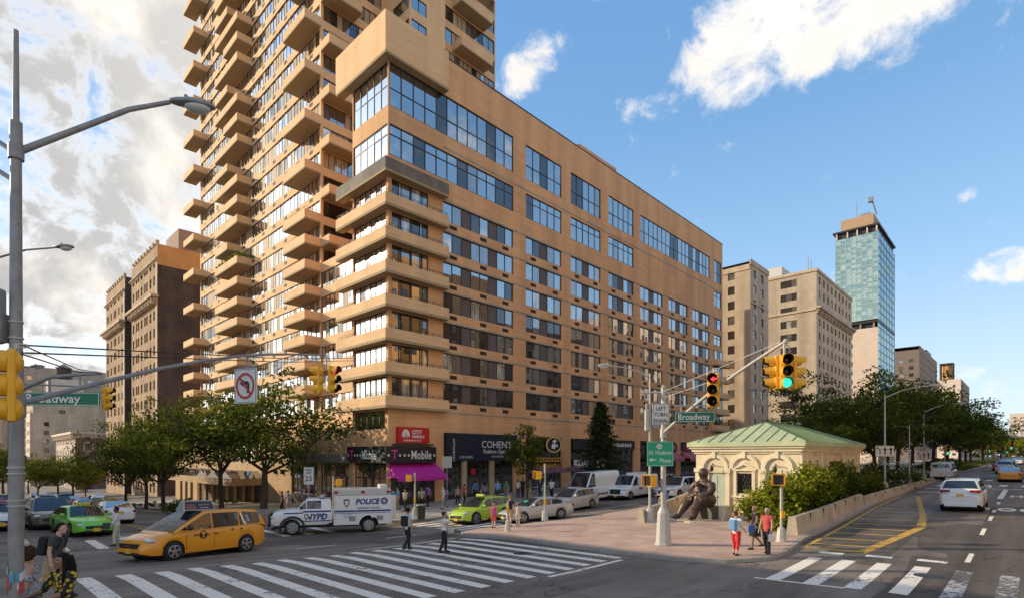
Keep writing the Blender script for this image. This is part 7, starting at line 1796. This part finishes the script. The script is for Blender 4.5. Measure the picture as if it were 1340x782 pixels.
# southbound queue
gt_ = place_car('green_taxi', 'lime green crossover taxi turning at the mouth of the avenue', VENZA, P_GREEN, (623, 685.5), None, head=SOUTH + .10, cat='taxi')
taxi_marks(gt_, .945, .1, .80, nyc=False); m = MB(); m.box(-.1, .12, -.32, .32, 1.62, 1.78); bevel(m.build('roof_light', [mat('green_roof_light', (.45, .52, .02), .4, var=0)], gt_), .04)
s1 = place_car('silver_sedan', 'silver saloon car first in line behind the walkers, green card in its windscreen', SEDAN, P_SILVER, (688, 683.5), (731, 678.5))
MB().quad((.72, .1, 1.2), (.72, -.35, 1.2), (.55, -.35, 1.3), (.55, .1, 1.3)).build('windscreen_card', [SIGN_GREEN_B], s1)
place_car('silver_hatchback', 'silver five door hatchback waiting behind the silver saloon', HATCH, P_SILVER, (745, 669.5), (774, 664.5))
v1 = place_car('cargo_van', 'tall white cargo van in the waiting line', CARGO, P_WHITE, None, (798, 653.5), head=SOUTH, cat='van')
for sy in (1, -1): 
    m = MB(); m.box(-2.7, 1.2, sy * 1.035 - .012, sy * 1.035 + .012, .62, .72); m.build('rub_strip', [TRIM], v1)
v2 = place_car('delivery_van', 'lower white delivery van with a small red mark behind the tall van', VAN2, P_WHITE, (825, 653.5), None, head=SOUTH, cat='van')
for sy in (1, -1): m = MB(); m.text('TEL', .26, (.3, sy * 1.02, .82), (-sy, 0, 0), (0, 0, 1), 0, bold=.02); m.box(-2.4, -.4, sy * .93, sy * .94, 1.3, 1.75, 1); m.build('lettering', [SIGN_RED, P_WHITE], v2)
MB().box(-1.6, .2, -.5, .5, 2.06, 2.24).build('roof_rack', [P_WHITE], v2)
place_car('white_suv', 'white sport utility car half hidden behind the sculpture', SUVD, P_WHITE, None, None, mid=(888, 651), head=SOUTH)
place_car('parked_car', 'dark parked car behind the half hidden white utility car', SUVD, P_BLACK, None, None, mid=(905, 640), head=SOUTH)
# cross street traffic
gc = place_car('green_taxi', 'vivid green saloon taxi facing the camera at the cross street stop line', SEDAN, P_GREEN2, None, None, mid=(106, 697), head=EAST + .12, cat='taxi')
m = MB(); m.box(-.1, .12, -.3, .3, 1.48, 1.62); bevel(m.build('roof_light', [mat('green_roof_light', (.45, .52, .02), .4, var=0)], gc), .04)
place_car('bronze_minivan', 'bronze grey minivan beside the vivid green taxi', dict(MINI, L=4.9), P_BROWN, None, None, mid=(63, 690), head=EAST)
place_car('patrol_car', 'white and blue saloon car at the left edge behind the pole', SEDAN, P_WHITE, None, None, mid=(-2, 692), head=EAST)
place_car('parked_car', 'white car parked facing away beside the planting strip', SEDAN, P_WHITE, None, None, mid=(147, 683), head=WEST)
for i, (u, v, sp, pa, hd, lab) in enumerate(((42, 681, SEDAN, P_BLACK, EAST, 'black car behind the bronze minivan'), (26, 672, SEDAN, P_RED, EAST, 'red car far left beyond the pole'), (60, 668, SUVD, P_GREY, EAST, 'grey car in the far cross street queue'), (82, 663, SEDAN, P_BLUE, EAST, 'dark blue car in the far cross street queue'), (110, 668, SEDAN, P_RED, WEST, 'dark red car driving off down the cross street'), (126, 660, HATCH, P_SILVER, WEST, 'silver car driving off down the cross street'), (5, 664, SUVD, P_RED, EAST, 'red utility car at the left edge far back'))):
    place_car('waiting_car' if hd == EAST else 'leaving_car', lab, sp, pa, None, None, mid=(u, v), head=hd)
# northbound carriageway
r, l = at(1258, 671.5); su = place_car('white_suv', 'white sport utility car driving away up the avenue on the right', dict(SUVD, tl=(1.12, .1)), P_WHITE, None, None, mid=(1262, 664), head=NORTH)
m = MB()
for sy in (1, -1): m.tube([(-1.7, sy * .66, 1.78), (.1, sy * .66, 1.79)], .02, 5)
m.build('roof_rail', [CHROME], su)
for sy in (1, -1): m = MB(); m.box(-2.43, -2.3, sy * .42, sy * .72, 1.1, 1.2); m.build('taillight', [RED_LENS], su)
place_car('passenger_van', 'white passenger van stopped by the planted median at the far crossing', dict(VAN2, win=((-2.5, -1.5), (-1.4, -.4), (-.3, .5), (.62, 1.4)), rw0=.02), P_WHITE, None, None, mid=(1236, 627), head=NORTH, cat='van')
yt = place_car('taxi_sedan', 'yellow saloon taxi seen from behind at the right edge', SEDAN, P_TAXI, None, None, mid=(1322, 629), head=NORTH, cat='taxi'); m = MB(); m.box(-.1, .15, -.3, .3, 1.48, 1.64); bevel(m.build('roof_light', [SIGN_WHITE], yt), .04)
place_car('silver_suv', 'silver sport utility car ahead of the yellow saloon taxi', SUVD, P_SILVER, None, None, mid=(1315.5, 619), head=NORTH)
place_car('red_car', 'red car ahead of the silver utility car far up the avenue', SEDAN, P_RED, None, None, mid=(1309, 615), head=NORTH)
for i, (u, v, pa, lab) in enumerate(((1322, 610, P_BLACK, 'tiny black car far up the avenue'), (1332, 607, P_WHITE, 'tiny white car far up the avenue'), (1316, 608, P_GREY, 'tiny grey car far up the avenue'))): place_car('far_car', lab, SEDAN, pa, None, None, mid=(u, v), head=NORTH)
# cars parked along the west kerb, partly hidden
for i, (r, sp, pa, lab) in enumerate(((27, SUVD, P_GREY, 'grey car parked at the far kerb by the dusty pink awnings'), (33.5, SEDAN, P_BLACK, 'black car parked at the far kerb by the dusty pink awnings'))):
    t = place_car('parked_car', lab, sp, None, None, None, mid=(900, 640), head=SOUTH); t.location = P(r, -10.0); t.rotation_euler = (0, math.atan2(gz(r + 1, -10) - gz(r - 1, -10), 2), TH + PI); make_car(t, sp, pa)

# a few more parked cars and trees far down the cross street
for i, (l, sp, pa, lab) in enumerate(((58, SEDAN, P_GREY, 'grey car parked under the street trees far down the cross street'), (66, SUVD, P_BLACK, 'black utility car parked beyond the street trees'), (75, SEDAN, P_RED, 'small red car parked far down the cross street'), (92, HATCH, P_WHITE, 'small white car parked far down the cross street'), (104, SEDAN, P_BLUE, 'small blue car parked far down the cross street'))):
    t = place_car('parked_car', lab, sp, None, None, None, mid=(150, 690), head=WEST); t.location = P(-13.3, l); t.rotation_euler = (0, math.atan2(gz(-13, l - 2) - gz(-13, l + 2), 4), TH + WEST); make_car(t, sp, pa)
for i, (r, l, h, kd, lab) in enumerate(((-9, 92, 9, K3, 'street tree before the old apartment house, nearer one'), (-9, 112, 9, K1, 'street tree before the old apartment house, farther one'), (-10, 160, 10, K2, 'small far street tree before the white cornice house'), (-25.5, 75, 9, K3, 'street tree on the south side seen just right of the left pole'))):
    plant_tree(kd, 'street_tree', lab, r, l, i * 2.3, h / 10)
# ------------------------------------------------------------------ people
SKIN = {k: mat('skin_' + k, c, .55, var=.06, scale=8) for k, c in dict(fair=(.56, .34, .24), tan=(.42, .24, .15), brown=(.30, .155, .09), deep=(.12, .06, .035)).items()}
HAIR = {k: mat('hair_' + k, c, .8, spec=.15, var=.25, scale=30, stretch=(1, 1, .2)) for k, c in dict(black=(.012, .010, .009), brown=(.05, .025, .014), blond=(.40, .24, .09), auburn=(.16, .05, .02), grey=(.42, .40, .37)).items()}
def cloth(name, c, var=.12, scale=9, **k): return mat('cloth_' + name, c, .85, var=var, scale=scale, **k)
CL = dict(white=cloth('white', (.68, .66, .63), .05), black=cloth('black', (.014, .014, .016)), navy=cloth('navy', (.02, .03, .07)), charcoal=cloth('charcoal', (.055, .055, .06)), khaki=cloth('khaki', (.36, .27, .17)), cream=cloth('cream', (.56, .48, .38)), red=cloth('red', (.58, .035, .03)), coral=cloth('coral', (.55, .07, .07)),
          blue=cloth('blue', (.05, .13, .36)), sky=cloth('sky', (.16, .32, .52)), teal=cloth('teal', (.02, .22, .26)), pink=cloth('pink', (.60, .12, .28)), purple=cloth('purple', (.36, .12, .40)), jeans=cloth('jeans', (.035, .055, .12), .25), green=cloth('green', (.06, .20, .09)), grey=cloth('grey', (.22, .21, .21)), yellow=cloth('yellow', (.62, .40, .03)), shoe=cloth('shoe', (.03, .025, .022)), palebag=cloth('palebag', (.50, .55, .42)),
          floral=cloth('floral', (.50, .36, .02), .0, 14), lace=cloth('lace', (.30, .31, .36), .0))
def pattern(m, c1, c2, scale, lo, hi):
    nt = m.node_tree; N, Lk = nt.nodes, nt.links; b = N['Principled BSDF']
    tc = N.new('ShaderNodeTexCoord'); v = N.new('ShaderNodeTexVoronoi'); v.inputs['Scale'].default_value = scale; Lk.new(tc.outputs['Object'], v.inputs['Vector'])
    r = N.new('ShaderNodeValToRGB'); r.color_ramp.elements[0].position = lo; r.color_ramp.elements[1].position = hi; r.color_ramp.elements[0].color = (*c1, 1); r.color_ramp.elements[1].color = (*c2, 1)
    Lk.new(v.outputs['Distance'], r.inputs[0]); Lk.new(r.outputs[0], b.inputs['Base Color'])
pattern(CL['floral'], (.55, .36, .02), (.012, .012, .010), 15, .38, .5); pattern(CL['lace'], (.10, .11, .14), (.36, .37, .42), 22, .3, .5)
def person(label, loc, yaw, h=1.72, skin='fair', hair='brown', hs='short', top='white', sleeve=.5, bottom='jeans', legs='long', stride=.0, arms=((0, .15), (0, .15)), lean=0.0, pack=None, bag=None, shoes='shoe', vox=.02, group=None, female=False, bare_shoulder=False, turn=0, print_m=None, seated=False, headturn=0, nod=0):
    """arms: per side (swing forward of the upper arm, bend of the elbow) in radians; stride: half angle of the legs"""
    t = thing('person', label, 'person', loc, yaw, group); k = h / 1.75; t.scale = (k, k, k)
    fine = vox < .015
    sh = .185 if female else .215; hipw = .10; hipz = .93 if not seated else .50
    lx = math.sin(lean); J = {}
    def tor(z, x=0): return Vector((x + (z - hipz) * lx, 0, hipz + (z - hipz) * math.cos(lean)))   # point up the trunk
    top_off = hipz - .93
    neck = tor(1.48 + top_off); headc = tor(1.635 + top_off, .025)
    S = MB()
    pelvis = tor(hipz + .02)
    # trunk
    S.tube([tor(.88 + top_off), tor(1.0 + top_off), tor(1.12 + top_off), tor(1.28 + top_off), tor(1.4 + top_off), tor(1.46 + top_off)], [.145, .155, .125 if female else .14, .15 if female else .17, .14, .07], 16, squash=.68 if not female else .7)
    S.tube([tor(1.42 + top_off), tor(1.55 + top_off)], [.06, .055], 10)
    # head with brow, nose, chin and ears, turned on the neck
    HT = Matrix.Translation(headc) @ Matrix.Rotation(headturn, 4, 'Z') @ Matrix.Rotation(nod, 4, 'Y')
    S.T = HT
    S.ball((0, 0, 0), (.098, .078, .118), 20, 14, fn=lambda q: Vector((q.x * (1 if q.z > -.03 else 1.0), q.y * (1 + min(0, q.z) * 2.4), q.z)))
    S.ball((.012, 0, -.07), (.07, .055, .06), 12, 8); S.ball((.098, 0, -.012), (.021, .014, .022), 8, 6); S.ball((.082, 0, .02), (.018, .04, .012), 8, 6); S.ball((.084, 0, -.058), (.018, .027, .013), 8, 6); S.ball((.074, 0, -.1), (.022, .024, .018), 8, 6)
    for s in (1, -1): S.ball((-.008, s * .08, -.012), (.02, .01, .032), 8, 6)
    S.T = None
    cloth_top, cloth_bot, shoeM = MB(), MB(), MB()
    cloth_top.tube([tor(.86 + top_off), tor(1.0 + top_off), tor(1.12 + top_off), tor(1.28 + top_off), tor(1.40 + top_off), tor(1.455 + top_off)], [.172, .172, .143 if female else .156, .168 if female else .185, .155, .085], 16, squash=.72)
    hands = []
    for si, s in enumerate((1, -1)):
        sw, bend = arms[si][0], arms[si][1]; out = arms[si][2] if len(arms[si]) > 2 else .12
        shp = tor(1.41 + top_off) + Vector((0, s * sh, 0))
        def dirv(a, o): return Vector((math.sin(a) * math.cos(o), s * math.sin(o), -math.cos(a) * math.cos(o)))
        el = shp + dirv(sw + lean * .3, out) * .29
        cross = arms[si][3] if len(arms[si]) > 3 else 0
        wr = el + (dirv(sw + bend, out * .4) + Vector((0, -s * cross, 0))).normalized() * .25
        hd = (wr - el).normalized()
        S.tube([tor(1.42 + top_off) + Vector((0, s * sh * .55, 0)), shp, shp.lerp(el, .5), el], [.06, .058, .048, .041], 10); S.tube([el, el.lerp(wr, .35), wr], [.041, .042, .028], 10)
        S.tube([wr, wr + hd * .05, wr + hd * .09], [.026, .04, .034], 8, squash=.5)
        side = hd.cross(Vector((0, s, 0)));
        if side.length < .1: side = Vector((1, 0, 0))
        side.normalize(); fl = .0095 if fine else .013
        for f_ in range(4):
            ln = (.075, .085, .08, .06)[f_]; b0 = wr + hd * .085 + side * (.028 - f_ * .0185); m1 = b0 + hd * ln * .5 + Vector((0, -s * .012, 0)); S.tube([b0, m1, m1 + hd * ln * .4 + Vector((0, -s * .028, -.004))], [fl, fl * .95, fl * .8], 6)
        b0 = wr + hd * .03 + side * .03; S.tube([b0, b0 + side * .03 + hd * .03, b0 + side * .035 + hd * .06], [.013, .012, .009], 6)
        if sleeve > 0:
            e1 = shp.lerp(el, min(1, sleeve)); pts = [tor(1.42 + top_off) + Vector((0, s * sh * .5, .0)), shp + Vector((0, 0, .006)), shp.lerp(e1, .5), e1]; rr = [.07, .078, .070, .068]
            if bare_shoulder: pts, rr = pts[2:], rr[2:]
            if sleeve > 1: pts.append(el.lerp(wr, (sleeve - 1) * .95)); rr = rr[:-1] + [.056, .045]
            cloth_top.tube(pts, rr, 10)
        hands.append(wr + hd * .1)
        # legs
        hp = Vector((pelvis.x * .3, s * hipw, hipz - .04)); a = stride * s
        if seated: kn = hp + Vector((.43, s * .06, .02)); an = kn + Vector((.05, 0, -.42))
        else:
            kn = hp + Vector((math.sin(a + .06), 0, -math.cos(a + .06))) * .43; bk = -.12 - (abs(stride) * (1.3 if s * stride < 0 else .25)); an = kn + Vector((math.sin(a + bk), 0, -math.cos(a + bk))) * .42
        an.z = max(an.z, .075)
        S.tube([hp + Vector((0, 0, .06)), hp.lerp(kn, .45), kn], [.098 if female else .095, .078, .056], 12); S.tube([kn, kn.lerp(an, .35), an], [.056, .058, .036], 12)
        ft = Vector((math.cos(turn), 0, 0)); S.tube([an + Vector((-.03, 0, -.035)), an + Vector((.06, 0, -.045)), an + Vector((.15, 0, -.055))], [.036, .036, .024], 8)
        shoeM.tube([an + Vector((-.055, 0, -.035)), an + Vector((.0, 0, -.03)), an + Vector((.1, 0, -.042)), an + Vector((.18, 0, -.05))], [.042, .052, .048, .03], 10); shoeM.box(an.x - .07, an.x + .19, an.y - .042, an.y + .042, an.z - .075, an.z - .05)
        if legs == 'long': cloth_bot.tube([hp + Vector((0, 0, .07)), hp.lerp(kn, .45), kn, kn.lerp(an, .5), an + Vector((0, 0, .01))], [.112, .094, .074, .068, .062], 12)
        elif legs in ('short', 'crop'): 
            e1 = kn if legs == 'short' else kn.lerp(an, .6); cloth_bot.tube([hp + Vector((0, 0, .07)), hp.lerp(kn, .5), hp.lerp(kn, .85)] + ([kn, e1] if legs == 'crop' else []), [.114, .102, .096] + ([.078, .066] if legs == 'crop' else []), 12)
    if legs == 'dress': cloth_bot.lathe([(.13, hipz + .12), (.185, hipz - .05), (.24, hipz - .42), (.235, hipz - .425), (.1, hipz - .1)], 16)
    else: cloth_bot.tube([Vector((pelvis.x, 0, hipz - .1)), Vector((pelvis.x, 0, hipz)), tor(hipz + .1)], [.13, .162, .158], 16, squash=.75)
    remesh('body', S, [SKIN[skin]], t, vox if fine else .017, 2)
    remesh('shirt', cloth_top, [CL[top]], t, max(vox, .012), 3)
    remesh('trousers' if legs != 'dress' else 'skirt', cloth_bot, [CL[bottom]], t, max(vox, .012), 3)
    remesh('shoes', shoeM, [CL[shoes]], t, .018, 1)
    H = MB(); H.T = HT
    cut = lambda q: q if (q.x < .045 or q.z > .05) else Vector((q.x * .62, q.y * .9, max(q.z, .045)))
    H.ball((-.012, 0, .022), (.105, .09, .115), 18, 12, fn=lambda q: cut(q) if q.z > -.055 or q.x < -.02 else Vector((min(q.x, -.02), q.y, max(q.z, -.06))))
    if hs == 'long':
        H.tube([(-.06, 0, .06), (-.085, 0, -.1), (-.095, 0, -.28), (-.07, 0, -.42)], [.085, .095, .085, .04], 12, squash=1.0)
        for s in (1, -1): H.tube([(.0, s * .075, .05), (.0, s * .088, -.08), (.03, s * .1, -.26), (.06, s * .1, -.38)], [.035, .035, .038, .015], 8)
    if hs == 'bun': H.ball((-.1, 0, .09), .05, 10, 8)
    if hs == 'tail': H.tube([(-.09, 0, .04), (-.14, 0, -.03), (-.12, 0, -.18)], [.035, .035, .012], 8)
    if hs == 'curly':
        r2_ = random.Random(5)
        for i in range(46):
            v = Vector((r2_.uniform(-1, .2), r2_.uniform(-1, 1), r2_.uniform(-.9, 1))).normalized(); H.ball((v.x * .1 - .02, v.y * .1, v.z * .12 + .02), r2_.uniform(.03, .045), 7, 5)
    remesh('hair', H, [HAIR[hair]], t, .014 if not fine else .010, 1)
    if fine:
        for s in (1, -1):
            E = MB(); E.T = HT; E.ball((.083, s * .032, .004), (.012, .014, .009), 10, 6, 0); E.ball((.0925, s * .031, .004), (.005, .006, .006), 8, 6, 1); E.build('eye', [mat('eye_white', (.6, .57, .52), .3, var=0), BLACK], t)
            E = MB(); E.T = HT; E.tube([(.088, s * .015, .026), (.088, s * .034, .032), (.076, s * .052, .026)], [.005, .006, .003], 6); E.build('eyebrow', [HAIR[hair]], t)
        E = MB(); E.T = HT; E.ball((.098, 0, -.056), (.008, .022, .006), 10, 6); E.ball((.096, 0, -.066), (.008, .018, .006), 10, 6); E.build('lips', [mat('lips_' + skin, tuple(c * f for c, f in zip(SKIN[skin].node_tree.nodes['Color Ramp'].color_ramp.elements[1].color[:3], (.95, .6, .6))), .4, var=0)], t)
    if pack:
        B = MB(); B.box(-.13, .06, -.14, .14, -.23, .2); B.T = None
        o = bevel(B.build('backpack', [CL[pack]], t), .05, 3); o.location = tor(1.24 + top_off, -.2); o.rotation_euler = (0, lean, 0)
        for s in (1, -1): q = MB(); q.tube([tor(1.36 + top_off, -.1) + Vector((0, s * .1, 0)), tor(1.46 + top_off, .0) + Vector((0, s * .11, .02)), tor(1.36 + top_off, .14) + Vector((0, s * .11, 0)), tor(1.15 + top_off, .1) + Vector((0, s * .14, 0))], .018, 6); q.build('strap', [CL[pack]], o); b_ = o.children[-1] if o.children else None
        for c in o.children: c.parent = t
    if bag:
        bm_, side, dz = bag; B = MB(); p = hands[0 if side > 0 else 1]; B.box(-.14, .14, -.05, .05, -.34, -.06); o = bevel(B.build('handbag', [CL[bm_]], t), .03, 2); o.location = p + Vector((0, 0, dz)); 
        q = MB(); q.tube([p + Vector((-.1, 0, dz - .07)), p + Vector((0, 0, dz + .06)), p + Vector((.1, 0, dz - .07))], .009, 5); q.build('bag_handle', [CL[bm_]], t)
    if print_m:
        q = MB(); q.quad((.158, -.1, 1.2), (.158, .1, 1.2), (.16, .1, 1.32), (.16, -.1, 1.32)); o = q.build('shirt_print', [CL[print_m]], t)
    return t
def stand(u, v, dz=0.0, lift=0.0):
    r, l = at(u, v); return P(r, l, gz(r, l) + lift)
A_ = math.radians
WALKA = ((.35, .3), (-.3, .25)); 
person('man in a white shirt with a black backpack walking away over the big crossing', stand(534, 719), A_(62), 1.78, 'tan', 'black', 'short', 'white', .5, 'black', stride=.30, arms=((.3, .4), (-.3, .2)), pack='black')
person('woman in a white top with a pale green bag looking along the big crossing', stand(581, 722), A_(5), 1.64, 'tan', 'brown', 'bun', 'white', .45, 'black', stride=.12, arms=((.2, .5), (.75, .7)), bag=('palebag', 1, .28), female=True)
person('man in a white shirt and cream trousers on the far left crossing', stand(153, 713), A_(215), 1.76, 'deep', 'black', 'short', 'white', 1.6, 'cream', stride=.15, arms=((.3, .7), (.25, .6)), bag=('charcoal', 1, .2))
person('person in red trousers with a light blue backpack standing on the plaza corner', stand(963, 730, lift=.13), A_(40), 1.60, 'fair', 'auburn', 'bun', 'white', 1.5, 'red', 'crop', .1, ((.4, .8), (.3, .6)), pack='sky', female=True)
person('woman in a black dress with a bright blue bag walking on the plaza corner', stand(988, 722, lift=.13), A_(185), 1.66, 'brown', 'blond', 'bun', 'black', .15, 'black', 'dress', .28, ((.2, .5), (-.2, .4)), bag=('blue', 1, .2), female=True)
person('grey haired person in a red sleeveless top with a white carrier bag', stand(1004, 728, lift=.13), A_(215), 1.66, 'tan', 'grey', 'short', 'coral', .2, 'black', 'long', .1, ((.1, .3), (.25, .2)), bag=('white', 1, .05), female=True)
person('girl with a pink top and fair ponytail at the left tip of the plaza', stand(646, 693, lift=.13), A_(70), 1.38, 'fair', 'blond', 'tail', 'pink', .35, 'coral', 'short', .05, ((.1, .2), (.1, .2)), pack='pink', female=True)
person('woman in a black shirt and shorts with a yellow bag beside the short post', stand(667, 691, lift=.13), A_(60), 1.74, 'fair', 'blond', 'bun', 'black', .5, 'khaki', 'short', .08, ((.1, .3), (.15, .3)), bag=('yellow', -1, .25), female=True)
person('child in a cream outfit beside the woman in black', stand(678, 691, lift=.13), A_(75), 1.28, 'fair', 'brown', 'short', 'cream', .4, 'cream', 'short', .05)
WK = lambda u, v, **k: stand(u, v, lift=.13)
person('person in a sky blue top on the pavement behind the police truck', WK(521, 668), A_(200), 1.74, 'tan', 'black', 'short', 'sky', .5, 'khaki', 'long', .1, bag=('yellow', -1, .2))
person('person in a cream sleeveless top walking by the phone shop', WK(530, 670), A_(250), 1.68, 'tan', 'brown', 'tail', 'cream', .2, 'black', 'long', .2, WALKA, female=True)
person('dark haired person leaning by the signal post of the phone shop', WK(552, 668), A_(290), 1.70, 'brown', 'black', 'short', 'khaki', .5, 'black', 'long', .1)
person('person in a purple shirt with a dark backpack at the brick pier', WK(560, 664), A_(50), 1.74, 'tan', 'black', 'short', 'purple', .6, 'black', 'long', .12, pack='navy')
person('walker in a teal top with a pink bag before the optician', WK(581, 667), A_(220), 1.74, 'fair', 'brown', 'short', 'teal', .5, 'grey', 'crop', .3, WALKA, pack='pink')
person('person in a tan top pausing by the optician door', WK(599, 662), A_(300), 1.62, 'tan', 'brown', 'long', 'khaki', .4, 'black', 'long', .1, female=True)
person('person in a blue shirt entering the optician', WK(622, 656), A_(100), 1.74, 'tan', 'black', 'short', 'blue', .5, 'black', 'long', .1)
person('person in a blue hooded top right of the optician door', WK(651, 655), A_(260), 1.74, 'tan', 'black', 'short', 'sky', 1.2, 'navy', 'long', .1)
person('person in a green shirt beside the optician window', WK(663, 655), A_(240), 1.70, 'tan', 'brown', 'short', 'green', .5, 'grey', 'long', .15)
person('couple member in white under the small green tree', WK(678, 652), A_(260), 1.70, 'fair', 'brown', 'long', 'white', .5, 'jeans', 'long', .1, female=True)
person('person in black under the small green tree', WK(684, 652), A_(250), 1.76, 'brown', 'black', 'short', 'black', .5, 'black', 'long', .1)
person('passer by in blue on the pavement left of the police truck', WK(377, 672), A_(200), 1.74, 'fair', 'brown', 'short', 'blue', .4, 'khaki', 'long', .15)
person('second passer by in red and navy left of the police truck', WK(369, 672), A_(200), 1.70, 'tan', 'black', 'short', 'navy', .4, 'black', 'long', .15)
person('person in white among the cafe tables before the sandwich shop', WK(722, 653), A_(240), 1.70, 'tan', 'black', 'short', 'white', .5, 'black', 'long', .1)
r, l = at(874, 656); 
person('seated person in a blue shirt on the low wall left of the sculpture', P(7.0, -21.55, gz(7.0, -21.55) + .42), A_(130), 1.7, 'tan', 'black', 'short', 'blue', .5, 'khaki', 'long', 0, ((.6, .6), (.6, .6)), lean=.35, seated=True)
# the three people close to the camera
x, y = XY(84, 8.75); person('woman in a black and yellow flowered blouse with long dark hair at bottom left', (x, y, .66), A_(252), 1.76, 'brown', 'black', 'long', 'floral', 1.3, 'navy', 'long', .1, ((.5, .9, .2, .5), (.6, .9, .15, .4)), bag=None, vox=.009, female=True, headturn=A_(-12), nod=.05)
x, y = XY(44, 9.5); person('woman with curly dark hair in a grey lace off shoulder top beside the left pole', (x, y, .62), A_(228), 1.78, 'tan', 'brown', 'curly', 'lace', .75, 'jeans', 'long', .1, ((.2, .3), (.25, .4)), vox=.009, female=True, bare_shoulder=True, headturn=A_(-15), nod=.1, lean=.12)
x, y = XY(70, 13.2); person('man in a charcoal tee shirt with red print and black backpack hurrying at left', (x, y, .52), A_(12), 1.84, 'fair', 'black', 'short', 'charcoal', .55, 'khaki', 'short', .38, ((-.15, .5, .08), (-.25, .4, .08)), lean=.2, pack='black', vox=.010, print_m='red')
for i, (u, v, lab, tp, bt) in enumerate(((608, 661, 'person in a dark red top passing the left optician column', 'red', 'black'), (634, 657, 'person in grey with a cream bag passing the middle of the optician front', 'grey', 'jeans'), (694, 655, 'person in a green top right of the small green tree', 'green', 'khaki'), (707, 654, 'person in navy by the left cafe umbrella', 'navy', 'jeans'), (768, 645, 'person in cream by the shop with the white banner', 'cream', 'black'), (900, 634, 'distant person in red under the dusty pink awnings', 'red', 'navy'), (515, 671, 'person in teal half hidden behind the rear of the police truck', 'teal', 'jeans'))):
    person(lab, WK(u, v), A_(40 + i * 71), 1.68 + .02 * (i % 4), ('fair', 'tan', 'brown')[i % 3], ('brown', 'black', 'auburn')[i % 3], ('short', 'long', 'tail')[i % 3], tp, .5, bt, 'long', .12 + .05 * (i % 3), WALKA, bag=('cream', 1, .2) if i % 2 else None, female=i % 3 != 0)
# cafe umbrellas before the sandwich shop
UMB = mat('umbrella_plum', (.13, .07, .08), .85, var=.15)
for i, (u, lab) in enumerate(((706, 'dark cafe umbrella left of the round sandwich badge'), (728, 'dark cafe umbrella under the sandwich lettering'), (752, 'dark cafe umbrella behind the small silver hatchback'))):
    l = -3.2; r = r_on(u, l); t = thing('cafe_umbrella', lab, 'umbrella', P(r, l, gz(r, l) + .13), i * .4, 'cafe umbrellas'); m = MB(); m.tube([(0, 0, 0), (0, 0, 2.5)], .025, 6); m.build('pole', [STEEL], t)
    m = MB(); m.lathe([(1.35, 1.95), (1.33, 2.05), (.7, 2.38), (.03, 2.6)], 8, smooth=False); m.build('canopy', [UMB], t); m = MB(); m.lathe([(.25, 0), (.25, .08), (.05, .1)], 10); m.build('base', [STEEL], t)
for i, (u, l, lab) in enumerate(((700, -4.4, 'round cafe table left of the sandwich shop door'), (716, -4.6, 'round cafe table under the sandwich lettering'), (738, -4.4, 'round cafe table right of the sandwich shop door'))):
    r = r_on(u, l); t = thing('cafe_table', lab, 'table', P(r, l, gz(r, l) + .13), 0, 'cafe tables'); m = MB(); m.lathe([(.38, .72), (.38, .75), (.01, .75)], 16); m.build('tabletop', [ALU], t); m = MB(); m.lathe([(.25, 0), (.06, .05), (.035, .1), (.035, .72)], 10); m.build('pedestal', [STEEL], t)
# litter bins
for u, v, lab in ((1, 745, 'grey litter bin cut by the left edge beside the big pole'), (551, 681, 'dark wire litter bin by the signal post of the phone shop')):
    if u == 1: x, y = XY(-4, 8.6); loc = (x, y, .6)
    else: loc = stand(u, v, lift=.13)
    t = thing('litter_bin', lab, 'bin', loc); m = MB(); m.lathe([(.26, .02), (.32, .9), (.33, .95), (.30, .95), (.29, .85)], 18); m.build('basket', [STEEL if u == 1 else FRAME], t); m = MB(); m.lathe([(.34, .93), (.34, .98), (.3, .98)], 18); m.build('rim', [STEEL], t)
# bins, hydrant, manholes
t = thing('fire_hydrant', 'black and silver hydrant on the pavement before the optician', 'hydrant', stand(640, 662, lift=.13)); m = MB(); m.lathe([(.17, 0), (.17, .06), (.11, .08), (.1, .55), (.13, .57), (.13, .62), (.1, .7), (.03, .78)], 14); m.build('barrel', [BLACK], t); m = MB(); m.tube([(-.2, 0, .42), (.2, 0, .42)], .055, 8); m.tube([(0, 0, .42), (0, -.2, .42)], .07, 8); m.build('outlet', [ALU], t)
IRON = mat('manhole_iron', (.05, .045, .042), .6, metal=.4, var=.3, scale=14)
for i, (r, l, rad) in enumerate(((-9.5, -24, .38), (-16.5, -10, .38), (4, -38.8, .38), (-5.2, -36.5, .38), (12.5, -40.2, .36), (-19, -14.5, .3))):
    sheet('manhole_cover', [(r + rad * math.cos(2 * PI * k / 20), l + rad * math.sin(2 * PI * k / 20)) for k in range(20)], .006, IRON)
bpy.data.scenes.remove(TMP)
